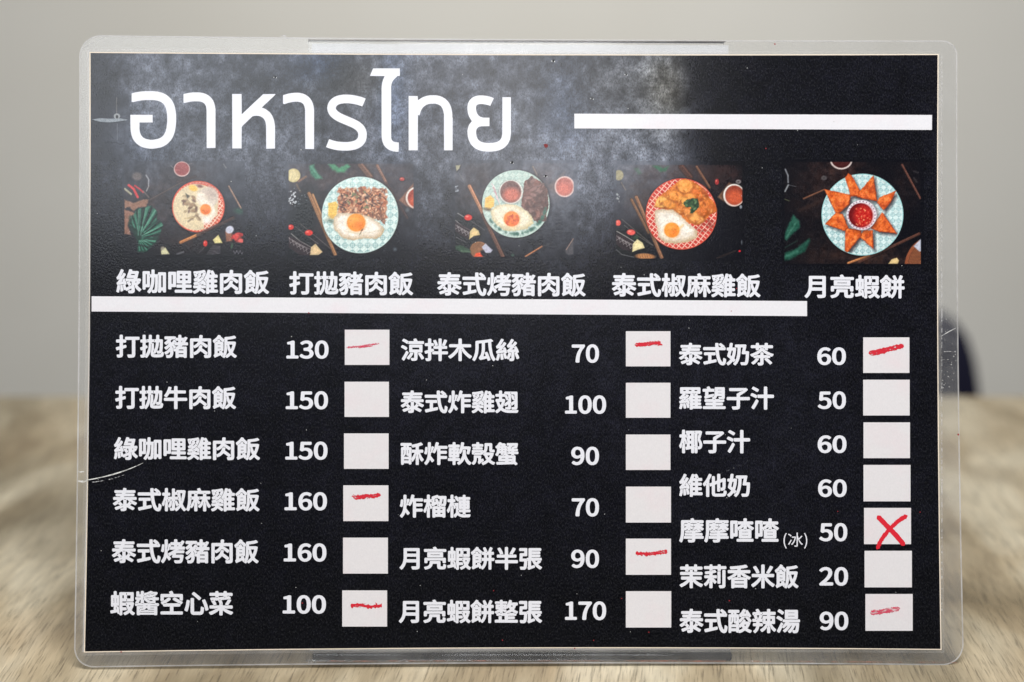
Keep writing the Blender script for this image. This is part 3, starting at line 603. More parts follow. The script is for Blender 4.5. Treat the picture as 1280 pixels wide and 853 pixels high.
# --- photo 5: prawn crackers arranged as a star -----------------------------------------------
c = Canvas(977, 198, 1155, 331, 975, 195, 6.095)
wood_tint(c, 61, 260, 300, 160, 160, .8, (56, 40, 38)); wood_tint(c, 62, 430, 100, 190, 90, .9, (64, 42, 38)); wood_tint(c, 63, 700, 770, 340, 70, .85, (74, 50, 42)); wood_tint(c, 64, 960, 220, 80, 160, .5, (60, 42, 38)); wood_tint(c, 65, 330, 700, 200, 120, .6, (54, 38, 34))
c.ell(466, 20, 86, 76, (206, 190, 186), 1, 0, 1.2); c.ell(466, 14, 76, 70, (66, 26, 26), 1, 0, 1.2, 14, 12)
c.line([(40, 95), (60, 140), (62, 195)], 10, (150, 154, 160), .8, 1.4); c.line([(62, 215), (38, 262)], 12, (150, 154, 158), .85, 1.4); c.line([(66, 214), (122, 226)], 4, (120, 124, 128), .6)
c.ell(335, 160, 20, 16, (120, 116, 118), .7, 0, 2); c.ell(335, 160, 9, 7, (40, 36, 38), .8, 0, 2)
stick(c, (180, 318), (335, 250), 14, (110, 74, 58), .9); c.line([(30, 320), (70, 335)], 5, (120, 130, 90), .6); c.line([(150, 410), (320, 330)], 24, (58, 42, 38), .6, 5)
c.poly([(36, 628), (36, 580), (100, 440), (150, 490), (150, 540), (90, 590), (50, 640)], (36, 84, 70), 1, 3, 20, 16, 4, wob=5); c.line([(52, 610), (130, 490)], 6, (110, 160, 140), .5, 3)
c.poly([(34, 730), (120, 700), (220, 620), (230, 640), (190, 720), (80, 782), (34, 790)], (28, 70, 58), 1, 3, 24, 16, 5, wob=6); c.line([(40, 760), (130, 720)], 16, (70, 130, 110), .8, 4); c.line([(40, 690), (130, 640)], 6, (40, 70, 60), .7, 3)
stick(c, (930, 60), (1068, 316), 18, (96, 62, 54), .9); c.line([(1020, 110), (1050, 120)], 6, (90, 84, 84), .6, 3); c.line([(1020, 160), (1040, 190)], 6, (90, 84, 84), .6, 3)
stick(c, (600, 800), (1060, 585), 26, (84, 54, 46), .9); stick(c, (520, 808), (680, 750), 20, (186, 122, 78), .9)
c.ell(1066, 790, 108, 168, (150, 84, 56), 1, 20, 1.4, 14, 10, 4)
for i in range(8):
    c.ell(1078, 800, 98 - i * 11, 154 - i * 17, (64, 36, 30), .8, 20, 1.1); c.ell(1078, 800, 94 - i * 11, 149 - i * 17, (176, 108, 72), .8, 20, 1.1)
u = (c.X + c.Y) / 13; c.blend(c.polymask([(955, 815), (975, 720), (1040, 640), (1090, 700), (1090, 830)]) * np.clip(np.cos(u * 6.28) * .6, 0, 1) * .6, (50, 28, 26))
c.poly([(1018, 680), (1072, 625), (1090, 640), (1090, 720), (1060, 720)], (186, 190, 206), 1, 1.5, 12, 12)
wedge(c, [(826, 814), (850, 780), (890, 768), (906, 790), (896, 814)], (206, 180, 128))
ds = pattern_plate(c, 628, 440, 311, (206, 226, 226), (84, 150, 158), (128, 200, 202), 46, seed=9, contrast=1.1)
c.blend(ds * np.clip((c.X - 628) / 311, 0, 1) * .25, (216, 240, 240))
tri = [((338, 246), (540, 290), (530, 360), (440, 440), (420, 420)), ((496, 160), (520, 126), (545, 140), (610, 260), (600, 300), (540, 300)), ((712, 142), (742, 340), (600, 310), (570, 292), (640, 230)),
       ((886, 258), (840, 350), (790, 410), (740, 350), (760, 310)), ((780, 420), (892, 584), (760, 572), (690, 545), (740, 480)), ((706, 560), (712, 702), (610, 610), (640, 560)),
       ((500, 540), (620, 560), (620, 600), (514, 730), (494, 716)), ((345, 512), (430, 420), (480, 440), (520, 540), (494, 566), (420, 540))]
for k, t_ in enumerate(tri):
    c.poly([(x + 16, y + 18) for x, y in t_], (40, 24, 30), .75, 5, clip=ds)
for k, t_ in enumerate(tri):
    c.poly(t_, (150, 58, 28), 1, 1.3, 16, 14, k, wob=5)
    cx = sum(p[0] for p in t_) / len(t_); cy = sum(p[1] for p in t_) / len(t_)
    m = c.polymask([(cx + (x - cx) * .93 - 3, cy + (y - cy) * .93 - 3) for x, y in t_], 2, 5, 14, k)
    c.blend(m, (224, 106, 48), 34, 22, k + 3)
    n = fbm(c.X, c.Y, 30, k + 80, 3); c.blend(m * np.clip((n - .52) * 5, 0, 1) * .7, (172, 66, 34)); c.blend(m * np.clip((.42 - n) * 5, 0, 1) * .8, (246, 146, 78))
c.ell(628, 452, 122, 120, (60, 24, 26), .6, 0, 6); c.ell(621, 443, 115, 114, (226, 218, 226), 1, 0, 1.2)
rr = np.hypot(c.X - 621, c.Y - 443); an = np.arctan2(c.Y - 443, c.X - 621); c.blend(np.clip(1 - np.abs(rr - 104) / 8, 0, 1) * np.clip(np.cos(an * 26) * 1.4, 0, 1) * .75, (110, 70, 96))
c.ell(614, 445, 92, 93, (110, 20, 24), 1, 0, 1.4, 16, 14, 5); c.ell(634, 450, 70, 82, (196, 40, 34), .9, 0, 6, 34, 18, 7)
r = random.Random(31)
for i in range(34): c.ell(r.uniform(580, 690), r.uniform(380, 520), r.uniform(3, 8), r.uniform(3, 6), r.choice([(240, 120, 80), (250, 170, 120), (226, 80, 60)]), .85, r.uniform(0, 180), 1.4, clip=c.disc(620, 446, 84))
c.done('printed photo of orange fried triangles in a star around red sauce', (33, 38, 1072, 815))

# --- slate backdrop, finer where its mottling and painted glare show -----------------------------------------
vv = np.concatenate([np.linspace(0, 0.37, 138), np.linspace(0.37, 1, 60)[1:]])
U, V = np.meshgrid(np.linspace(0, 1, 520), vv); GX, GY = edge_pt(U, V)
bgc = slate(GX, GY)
grid_mesh('slate_backdrop', GX, GY, bgc, Z_INK, M_print, menu, 'dark mottled slate background of the menu with glare painted in at upper left')
# little hook, cord and rough ledge in the slate at the left, cracks and chips
c = Canvas(115, 118, 162, 200, 90, 120, 8.53, 0.45)
c.line([(476, 0), (476, 180)], 7, (128, 122, 112), .7, 1.2); c.line([(484, 290), (484, 460)], 6, (120, 124, 130), .6, 1.2)
c.poly([(212, 240), (300, 228), (420, 232), (520, 230), (600, 244), (560, 254), (460, 268), (380, 274), (280, 262)], (142, 150, 158), .9, 1, 24, 14, 3); c.line([(240, 262), (330, 276), (440, 276), (560, 256)], 8, (18, 22, 28), .8, 1)
c.ell(480, 206, 34, 30, (150, 154, 156), .9, 0, 1); c.ell(480, 212, 13, 18, (14, 16, 20), .95, 0, 1)
c.line([(330, 390), (370, 382), (410, 410), (440, 446)], 9, (22, 28, 38), .7, 1.2); c.line([(350, 486), (400, 492), (470, 484), (510, 506), (550, 494)], 11, (14, 20, 32), .85, 1.2); c.line([(395, 604), (440, 616)], 8, (24, 30, 40), .7, 1.2)
c.done('x', (216, 4, 590, 670)); bpy.data.objects[-1] if False else None
o = [q for q in menu.children if q.get('label') == 'x'][0]; o.name = 'slate_detail'; o['label'] = 'printed little hook with cord and chipped ledge in the slate'
for v in range(1): pass
o.location = (0, 0, 0.01 * MM)

# ------------------------------------------------------------------ lettering
GLYPH = {
'綠': [[332,94,-12,8,-11,33,0,10,21,11,47,2,1,34,-6,-1,-82,-47,-15,5,-13,16,-20,-5,-10,2,-6,8,-10,62,-5,20,-3,4,-4,-4,0,-10,17,-82,-6,-19,-33,-11,-10,2,-5,6,-6,42,0,65,-3,7,-4,-7,0,-60,-19,-70,-7,-6,-13,0,-26,11,-7,12,9,33,10,70,6,20,-10,15,-10,32,4,10,14,10,41,53,-4,3,-30,-8,-10,2,-7,8,-10,35,3,8,13,12,25,40,25,50,19,47,7,8,8,3,33,-12,7,-9,2,-7,-17,-43,-36,-70,4,-2,8,5,34,63,15,0,29,-18,4,-12,-10,-26,-30,-53,-10,-5,-17,-19,1,-5,6,0,24,26,16,-3,5,-5,4,-33,3,-11,5,-5,4,6,-9,43,5,5,13,3,22,-2,115,0,8,4,-3,6,-125,0,-10,6,-1,15,51,150,4,5,11,3,40,-8,6,-7,-1,-18,3,-3,72,-1,18,3,27,-8,8,-13,-31,-128,3,-4,50,0,11,-4,8,-14,0,-26,-5,-12,-13,-8,4,-12,-2,-11,-26,-25,-24,-20,-2,-6,24,-32,49,-44,3,-10,-2,-7,-28,-33,-10,-1,-10,4,-46,45,-26,34,-12,44,-6,8,-3,-4,0,-4,15,-53,0,-63,-8,-24,-14,-14,-20,-8,-14,-2],[277,208,53,30,-38,60,-11,24,4,8,23,6,19,2,0,4,-5,4,-30,-5,-18,-9,0,-20,11,-20,1,-4,-6,-12,-18,-8,-4,-6],[338,238,7,-1,10,5,18,10,10,10,1,16,-5,17,0,35,-4,4,-31,-2,3,-7,25,-35,4,-20,-5,-8,-33,-20],[153,255,5,-2,12,8,22,4,13,-4,7,7,14,4,3,6,-4,3,-70,-15,-40,-2,-4,-4,4,-4,25,3],[240,268,7,0,1,4,-8,0],[461,312,7,2,15,18,-30,0,0,-4],[187,335,15,-1,9,4,-6,19,-5,-1],[529,335,6,-1,3,4,-10,5,-4,-3],[508,342,7,-1,3,4,-3,4,-5,0,-3,-4],[369,465,69,-1,5,4,3,14,-6,4,-62,0,-6,-6]],
'咖': [[220,97,-29,23,-3,12,4,10,31,43,21,43,15,72,5,40,3,75,-5,4,-20,0,-3,-4,0,-165,-7,-25,-12,-6,-60,0,-4,-4,0,-27,-8,-13,-10,-4,-20,0,-16,5,-6,16,0,333,5,15,17,6,100,0,12,-3,5,-5,4,-10,0,-40,3,-5,23,1,4,4,0,74,6,14,13,5,24,0,10,-3,6,-6,3,-12,0,-70,4,-6,60,0,5,34,5,5,10,3,117,0,16,-5,6,-16,0,-367,-5,-16,-14,-6,-25,0,-10,4,-8,12,-2,20,-25,2,-6,-4,-1,-22,-8,-13,-10,-4,-25,0,-10,4,-5,5,-4,10,0,22,5,48,3,165,2,13,0,92,-4,6,-3,-4,-3,-30,0,-134,-2,-13,-3,-120,-3,-20,-7,-20,-7,-13,-16,-12,-18,-6,-42,0,-17,6,-5,22,-6,7,-32,-40,-10,-4],[271,148,4,0,5,7,0,7,-8,-2,-3,-8],[287,168,35,-1,7,13,7,60,5,85,3,87,-4,7,-8,-1,-3,-6,-3,-74,-7,-56,-8,-40],[460,220,25,-1,6,3,0,233,-3,6,-26,0,-3,-3],[158,282,17,-1,4,7,0,192,-1,5,-6,1,-12,0,-4,-6],[231,428,4,0,1,4,0,38,-4,6,-3,-6]],
'哩': [[240,112,-11,6,-5,12,0,25,3,10,5,5,13,4,117,0,5,1,2,5,0,30,-4,4,-93,0,-10,4,-6,7,0,43,6,7,13,4,90,0,4,3,0,16,-4,3,-85,0,-10,4,-5,5,-4,12,0,213,4,13,5,5,12,3,240,0,14,-4,4,-4,4,-13,0,-213,-4,-12,-5,-5,-10,-4,-87,0,-2,-16,4,-6,90,0,12,-4,6,-5,3,-10,0,-30,-6,-11,-13,-5,-92,0,-4,-4,0,-30,2,-5,4,-1,106,0,12,-4,5,-5,4,-10,0,-25,-4,-11,-5,-4,-12,-4],[112,179,-11,6,-5,15,0,315,4,13,5,5,13,3,112,0,12,-3,6,-5,3,-13,0,-235,-3,-45,-6,-5,-10,-4,-67,0,-4,-4,0,-24,-6,-14,-13,-5],[163,292,19,-1,4,4,0,170,-4,6,-17,0,-4,-3],[325,365,45,0,0,32,-45,1],[435,365,42,0,1,32,-43,1],[325,460,45,0,0,32,-45,0],[435,460,42,0,1,32,-43,0]],
'雞': [[110,94,-11,6,-19,28,0,14,8,7,22,8,28,15,13,10,13,20,-4,4,-58,0,-10,4,-8,15,0,20,3,10,13,8,30,-2,45,3,5,1,1,5,-3,5,-68,-6,-9,6,-4,10,-5,23,3,10,5,6,68,25,5,6,-5,3,-48,-17,-10,1,-5,6,-9,30,1,14,33,23,18,7,14,12,9,18,-6,3,-7,-14,-28,-19,-5,0,-6,6,-22,57,1,10,-11,35,4,12,14,7,47,2,76,10,72,16,8,-2,6,-5,16,-32,-4,-16,7,-7,2,-7,-2,-10,-20,-43,-18,-27,3,-10,-5,-10,-18,-22,-30,-18,-1,-6,4,-3,37,23,16,20,3,16,37,74,21,73,8,14,12,4,30,-7,10,-5,8,-10,30,9,12,-4,43,-81,30,-1,10,-4,5,-5,4,-10,0,-27,-8,-16,-11,-3,-47,0,-4,-4,1,-30,40,-1,10,-4,5,-5,4,-13,0,-22,-8,-15,-11,-4,-40,-1,-1,-32,4,-4,37,0,13,-5,6,-14,0,-23,-4,-12,-5,-5,-10,-4,-40,-1,-1,-32,4,-7,52,0,12,-5,7,-16,0,-22,-5,-13,-16,-6,-148,0,-7,-17,-5,-5,-13,-3,-23,0,-10,3,-5,5,-3,13,2,15,-2,78,5,7,0,37,-6,18,-3,3,-25,-7,-15,1,-10,16,-5,3,-27,-4,-3,-17,40,-1,10,-5,33,1,3,-5,0,-43,-16,-6,-50,0,-33,10,-3,-4,6,-5,27,-9,53,-39,13,-14,1,-15,-3,-5,-23,-23,-13,-1,-62,49,-16,9,-20,-23,-30,-22,-20,-10],[398,182,30,1,-1,37,-29,0],[336,280,5,2,0,16,-7,30,-1,10,6,7,-4,6,-5,-11,-9,-5,7,-15],[398,285,30,0,-1,35,-29,0],[200,288,30,-2,6,4,-4,5,-7,1,-23,-2,-3,-4],[185,322,5,-1,18,6,32,13,4,5,-6,4,-13,-7,-37,-13,-4,-4],[309,340,3,-1,4,3,-3,8,-21,24,-7,1,0,-6],[337,355,5,0,6,17,1,6,-4,3,-6,-6],[398,385,30,0,-1,33,-29,-1],[165,388,7,0,0,4,-7,0],[198,400,4,-1,16,7,32,33,4,23,21,46,-10,1,-30,-7,11,-37,-3,-17,-18,-12,-14,-18,-13,-12],[276,428,6,0,-1,7,-11,6,-10,-1,0,-5],[194,455,4,-1,3,4,-3,5,-6,-3],[169,462,3,0,10,8,1,5,-10,17,-13,1,-3,-3],[498,470,7,0,0,4,-7,1],[408,485,35,0,0,5,-21,39,-5,-9,-10,-30],[108,495,20,2,5,5,-3,4,-10,0,-12,-6],[183,502,9,0,14,8,-6,4,-15,-4,-3,-2],[290,520,10,0,4,5,-4,4,-5,-1,-5,-3],[310,520,8,-1,3,3,-9,4,-3,-4],[418,540,4,0,4,5,0,7,-4,4,-5,-8]],
'肉': [[122,94,-11,6,-5,15,0,373,6,16,16,5,162,1,4,5,2,45,5,12,7,6,10,3,27,0,15,-5,6,-11,0,-20,-5,-30,4,-6,155,0,16,-7,5,-14,0,-338,-8,-30,-11,-11,-12,-7,-32,-8,-58,0,-11,4,-6,7,-12,37,4,14,23,6,14,-8,13,7,17,-2,12,6,5,35,-5,20,-1,115,8,15,-8,15,1,75,-6,4,-98,0,-20,4,-3,-3,3,-4,10,-3,25,-15,77,-52,10,-9,0,-24,-22,-24,-15,-5,-8,3,-50,38,-19,18,-38,17,-15,-16,-10,-6,-7,-13,-13,-11,-25,-17,-30,-15,-15,-5,-10,3,-15,19,-5,2,-1,-108,4,-3,24,10,40,26,31,39,10,20,9,31,16,22,4,3,26,0,14,-5,11,-11,-12,-45,2,-5,65,-48,43,-34,8,-10,-1,-20,-23,-25,-25,0,-52,46,-46,32,-54,-52,-40,-22,-26,-9,-10,3,-16,19,-2,25,-4,3,-4,-3,0,-13,8,-14,0,-63,-4,-13,-5,-5,-10,-3],[168,335,6,3,0,10,-4,3,-4,-3],[174,360,4,-1,10,3,24,12,30,22,26,34,4,12,-97,0]],
'飯': [[300,97,-26,15,-9,11,-15,6,-15,26,-76,-33,-34,-18,-13,1,-7,7,-15,38,2,8,13,11,6,13,0,226,-1,4,-15,3,-5,5,-16,32,1,16,63,52,20,22,26,38,11,5,37,-14,6,-11,-1,-8,2,-4,39,-32,30,-29,3,3,1,32,8,13,10,4,82,7,56,10,44,13,10,-1,28,-30,3,-10,-5,-12,-66,-20,-104,-15,-4,-3,0,-30,6,-4,138,0,24,-9,6,-5,2,-8,-1,-14,-16,-73,-20,-60,-28,-60,25,-29,54,-38,3,-10,-2,-8,-23,-29,-12,-4,-33,18,-47,44,-5,1,-40,-39,-33,-22,-10,-2,-7,3,-20,23,-17,-24,-10,-4],[270,132,5,0,7,7,3,9,-5,0,-8,-7,-2,-3],[331,132,4,1,3,5,0,11,-6,-2,-3,-5],[339,150,7,0,4,8,48,43,10,14,-31,70,-6,33,-2,42,-7,13,-3,-3,0,-15,10,-63,0,-32,-16,-80],[288,152,6,3,-3,7,3,8,-4,3,-4,-3,3,-8],[287,190,4,0,8,28,10,70,2,52,0,110,8,18,0,7,-4,3,-4,-3,-2,-23,-18,-22,3,-12,0,-158,-6,-14,-23,-5,-1,-3],[177,195,33,15,-8,30,-27,0,-1,-40],[210,242,35,4,3,4,-3,4,-15,0,-20,-6],[444,282,5,3,17,40,13,47,-4,7,-57,0,-6,-4,10,-40],[175,302,55,-1,4,4,0,5,-6,4,-50,0,-4,-4],[175,372,53,-1,4,2,2,5,-6,3,-48,0,-5,-1],[115,422,5,0,10,8,0,5,-5,1,-7,-3,-4,-5],[276,430,9,0,0,5,-5,4,-7,-1,-1,-5],[135,435,5,-1,8,5,22,1,-2,13,-3,3,-5,0,-15,-15,-10,-1],[235,440,25,-1,3,3,-48,51,-15,5,-31,-20,-2,-8,5,-3,28,21,10,-2,13,-16]],
'打': [[345,97,-8,3,-7,8,-14,40,3,12,13,6,73,0,6,4,0,298,-1,4,-5,2,-110,-1,-3,-3,2,-35,-6,-14,-13,-5,-47,-1,0,-57,4,-1,40,12,16,-1,8,-13,3,-20,-4,-23,-5,-5,-55,-16,-9,-6,0,-130,-3,-17,-7,-16,-18,-15,-36,-8,-37,0,-10,5,-6,8,-11,33,3,13,14,6,40,0,4,4,0,94,-4,4,-43,-12,-14,1,-6,5,-12,42,2,9,8,7,67,20,2,72,-4,6,-53,0,-10,4,-8,15,0,30,5,13,11,5,58,2,1,80,3,10,6,5,10,4,30,0,14,-8,4,-14,0,-72,4,-6,40,1,-1,40,6,11,13,5,260,0,12,-3,5,-6,4,-10,0,-30,-7,-13,-12,-5,-62,0,-7,-4,0,-308,-8,-34,-18,-19,-20,-7,-43,-6],[279,475,8,0,0,5,-7,4,-5,-2,0,-4]],
'拋': [[205,97,-23,16,-37,-14,-35,0,-10,3,-5,6,-12,34,2,10,5,6,10,3,28,0,3,4,0,93,-3,3,-23,-7,-13,5,-13,41,3,10,6,6,37,13,6,6,0,80,-3,4,-26,0,-13,6,-5,13,0,24,3,13,5,5,10,4,26,0,3,4,0,74,4,13,5,5,12,4,23,0,14,-6,5,-13,0,-77,4,-4,17,-2,17,7,26,1,1,75,3,10,6,5,10,4,22,0,15,-5,6,-14,1,-75,48,-4,40,4,1,75,7,14,14,5,23,0,10,-4,5,-5,4,-10,0,-75,58,-2,12,-6,5,-12,-5,-162,-9,-76,3,-5,24,-13,7,-14,-3,-35,-10,-30,-14,-13,-24,-10,-50,-6,-80,0,-28,3,-35,11,-16,15,-10,30,0,45,10,65,5,65,0,52,-4,6,-4,-3,-2,-27,0,-48,-5,-58,-5,-37,-6,-17,-25,-53,-35,-51,-10,-8],[178,128,4,0,4,4,3,8,-2,5,-5,0,-3,-5,-3,-8],[188,152,6,3,-4,6,-4,-3],[193,168,5,0,25,47,23,67,8,46,5,60,0,34,-4,4,-27,1,-16,-8,-14,0,-4,-4,0,-55,4,-3,14,4,14,-6,10,-37,-8,-16,-29,-12,-5,-5],[381,172,94,-1,30,3,5,4,1,10,-3,4,-38,-8,-22,0,-10,3,-11,8,-4,20,-5,7,-19,-27,-11,-10,-8,-2,-15,5,0,-13],[516,205,4,0,3,5,3,8,-1,4,-8,-2],[351,212,5,3,13,50,22,53,15,90,0,12,-4,4,-20,0,-14,4,-43,-2,-4,-4,2,-12,32,-5,5,-5,4,-10,0,-118,-15,-50],[418,230,6,2,4,13,-9,-3,-3,-7],[434,248,36,-2,6,6,8,98,0,68,-4,6,-8,0,-3,-4,-13,-90,-8,-32,-16,-46],[220,435,6,3,0,27,-1,6,-5,2,-4,-3,0,-25],[368,438,4,-1,4,5,0,30,-4,4,-6,-4]],
'豬': [[132,94,-12,8,-9,38,1,10,6,5,10,4,42,-3,12,5,9,11,5,18,2,35,-6,-1,-46,-42,-34,-19,-13,5,-19,30,-3,10,5,11,39,23,35,30,30,36,4,7,1,7,-1,5,-5,-1,-35,-35,-25,-19,-10,-3,-13,5,-22,28,-2,8,3,10,40,28,21,18,23,29,-1,5,-4,3,-30,-27,-12,-4,-13,4,-25,26,-3,10,4,10,29,22,36,38,-4,4,-42,0,-14,6,-5,16,0,24,5,13,16,6,196,0,14,-8,6,-21,42,-1,4,4,0,40,5,13,13,6,26,0,12,-4,5,-5,4,-10,0,-40,3,-4,53,-1,11,18,12,5,42,-14,4,-9,-1,-10,-46,-80,5,-4,36,0,13,-6,5,-15,0,-25,-3,-10,-5,-5,-10,-4,-90,0,-24,-21,1,-3,5,-1,80,0,10,-3,5,-5,4,-13,0,-197,-5,-16,-14,-6,-30,0,-12,5,-6,10,-4,3,-88,0,-5,-2,-7,-13,-10,-5,-30,0,-10,3,-6,5,-3,10,-1,118,-3,3,-10,-3,-10,2,-17,19,-4,-3,0,-46,-5,-30,-11,-32,-9,-15,-19,-18,-22,-10,-16,-3],[375,175,93,-1,3,4,0,12,-6,4,-87,0,-4,-4],[206,248,5,2,-3,6,-4,-4],[375,255,93,-1,3,4,0,12,-6,4,-87,0,-4,-4],[258,260,4,0,2,5,0,13,-4,4,-6,-10],[260,285,2,-2,3,2,1,10,-18,45,-8,8,-3,-6],[283,285,9,1,22,14,5,10,-1,12,-6,0,-3,-14,-26,-18],[403,322,7,0,0,5,-7,1],[311,335,7,-2,22,5,21,17,2,5,-63,1,-13,14,-5,15,-4,0,-4,-8,8,-17,16,-11],[288,408,4,-1,7,5,1,8,-5,1,-6,-3,-3,-6],[224,422,12,10,33,43,6,4,13,-1,20,-19,12,-5,5,-12,-6,-12,3,-4,40,2,2,27,-4,4,-40,1,-14,12,-3,13,-3,2,-20,1,-50,-2,-25,-34],[426,425,4,0,1,7,15,20,1,6,-17,-1,-1,-22,-4,-5],[481,488,4,0,3,4,1,10,-4,4,-6,-11],[308,495,6,3,0,12,-4,3,-4,-3]],
'泰': [[255,97,-13,8,-11,37,5,6,16,5,36,3,3,4,-1,11,-52,-13,-16,-11,-67,-25,-15,0,-21,33,-2,10,4,10,9,6,90,30,3,4,-18,19,-23,16,-47,-31,-15,-4,-10,4,-10,12,-15,10,-5,11,2,8,8,9,46,29,35,30,-3,3,-66,0,-12,5,-6,16,0,23,6,14,15,5,117,0,9,8,-3,4,-70,0,-14,4,-8,15,0,23,5,12,14,6,105,0,5,7,-5,3,-128,0,-12,4,-5,5,-4,10,0,23,4,10,5,5,10,3,150,0,4,4,3,22,5,13,6,5,10,3,30,-2,12,-5,6,-14,-2,-20,4,-6,160,0,12,-3,5,-5,4,-10,0,-23,-5,-13,-12,-5,-180,-1,-4,-1,-3,-5,5,-4,162,0,12,-6,5,-12,0,-23,-4,-10,-5,-5,-12,-4,-186,0,-4,-1,-4,-7,1,-4,5,0,232,0,17,-6,5,-13,0,-25,-4,-10,-5,-5,-13,-4,-70,0,-10,5,-3,-4,3,-3,8,0,35,-25,60,-28,5,-14,-10,-18,-18,-20,-12,-4,-70,34,-32,-34,82,-46,9,-12,-1,-13,-23,-28,-13,-4,-120,63,-3,-5,-1,-37,-7,-20,-8,-8,-28,-11,-23,-3],[253,210,5,-1,20,10,2,8,-5,1,-15,-7,-7,-6],[284,238,6,0,1,4,0,86,-3,3,-23,0,-11,-9,-23,-24,-1,-6,44,-40],[362,250,6,-2,4,3,24,27,13,20,-25,30,-6,3,-16,0,-3,-3,0,-70],[183,262,5,0,7,4,20,18,0,6,-5,1,-5,-2,-21,-19],[452,268,6,0,-1,7,-27,20,-7,0,1,-7],[300,335,45,-1,6,4,-9,6,-32,0,-10,-4]],
'式': [[490,94,-28,8,-20,14,-16,16,-14,20,-13,26,-20,54,-18,76,-2,54,-8,16,-4,44,-245,2,-11,6,-5,12,0,30,5,13,17,6,232,0,4,7,-3,12,0,52,5,13,14,6,32,0,16,-8,3,-11,-2,-22,2,-42,7,-7,48,1,-8,12,-41,34,1,15,24,21,13,4,10,-3,49,-37,24,-26,2,-7,-3,-13,15,-4,6,-6,3,-10,0,-27,-5,-15,-14,-6,-120,0,-5,-4,9,-82,11,-56,15,-52,23,-48,17,-17,8,0,6,27,3,46,3,10,6,5,14,0,28,-17,8,-8,3,-10,-5,-50,-8,-30,-10,-20,-20,-19,-18,-5],[115,109,-13,9,-12,40,2,10,6,5,14,5,80,17,2,113,-4,6,-68,0,-12,5,-6,16,0,25,5,12,16,7,207,0,14,-4,3,-5,2,-25,0,-20,-3,-6,-13,-5,-73,-2,-1,-100,7,-3,77,17,15,-1,8,-13,3,-22,-5,-20,-8,-6,-18,-5],[493,478,15,-1,10,4,3,4,-3,3,-18,-7,-5,2,-3,-3]],
'烤': [[402,94,-27,2,-14,6,-14,38,3,10,5,5,10,4,35,-3,55,2,6,10,7,39,-146,2,-12,3,-5,6,-3,10,13,37,-3,6,-56,-31,2,-6,25,-32,2,-7,-4,-10,-29,-30,-7,-2,-10,3,-30,45,-10,10,-29,-63,-38,-48,-8,-3,-10,3,-28,28,-2,7,2,10,31,43,20,42,16,65,10,120,0,53,-5,12,0,80,3,12,5,6,10,3,30,0,12,-6,5,-13,0,-92,-15,-82,0,-16,4,-3,3,3,13,83,8,33,13,7,22,-5,5,25,13,8,60,2,1,40,4,10,5,5,10,4,27,0,16,-5,6,-14,0,-37,4,-4,62,-2,19,30,13,8,32,-10,11,-10,1,-12,-8,-18,-46,-70,6,-4,42,0,12,-5,7,-16,0,-25,-4,-11,-15,-8,-105,0,-11,-9,4,-3,97,0,13,-4,5,-5,3,-10,0,-22,-4,-11,-4,-5,-13,-3,-145,0,-4,-4,-5,-17,1,-5,6,-2,130,0,16,-6,5,-13,-3,-32,-10,-58,-8,-24,-9,-18,-21,-18,-18,-6,-25,-2],[244,242,6,1,0,5,-28,34,-4,1,-1,-8,5,-7],[214,290,4,-2,7,10,70,36,50,34,0,4,-75,-1,-15,6,-17,-22,-8,-3,-13,0],[328,290,7,2,0,6,-7,-2],[118,320,-31,12,-5,6,-2,10,11,42,8,75,6,11,15,5,20,-3,11,-6,0,-34,-5,-68,-5,-22,-10,-23],[413,350,12,2,0,5,-10,0,-3,-5],[353,372,7,0,0,5,-7,1],[368,378,7,0,0,4,-7,0],[253,382,5,1,3,12,5,27,-4,6,-6,-8,-5,-28],[280,438,62,-2,4,4,0,18,-6,3,-50,0,-6,-6,-5,-13],[417,438,12,10,7,12,-21,0,-1,-18],[277,470,3,-1,3,3,-3,6,-6,-3],[476,492,4,1,3,7,1,5,-4,3,-6,-8]],
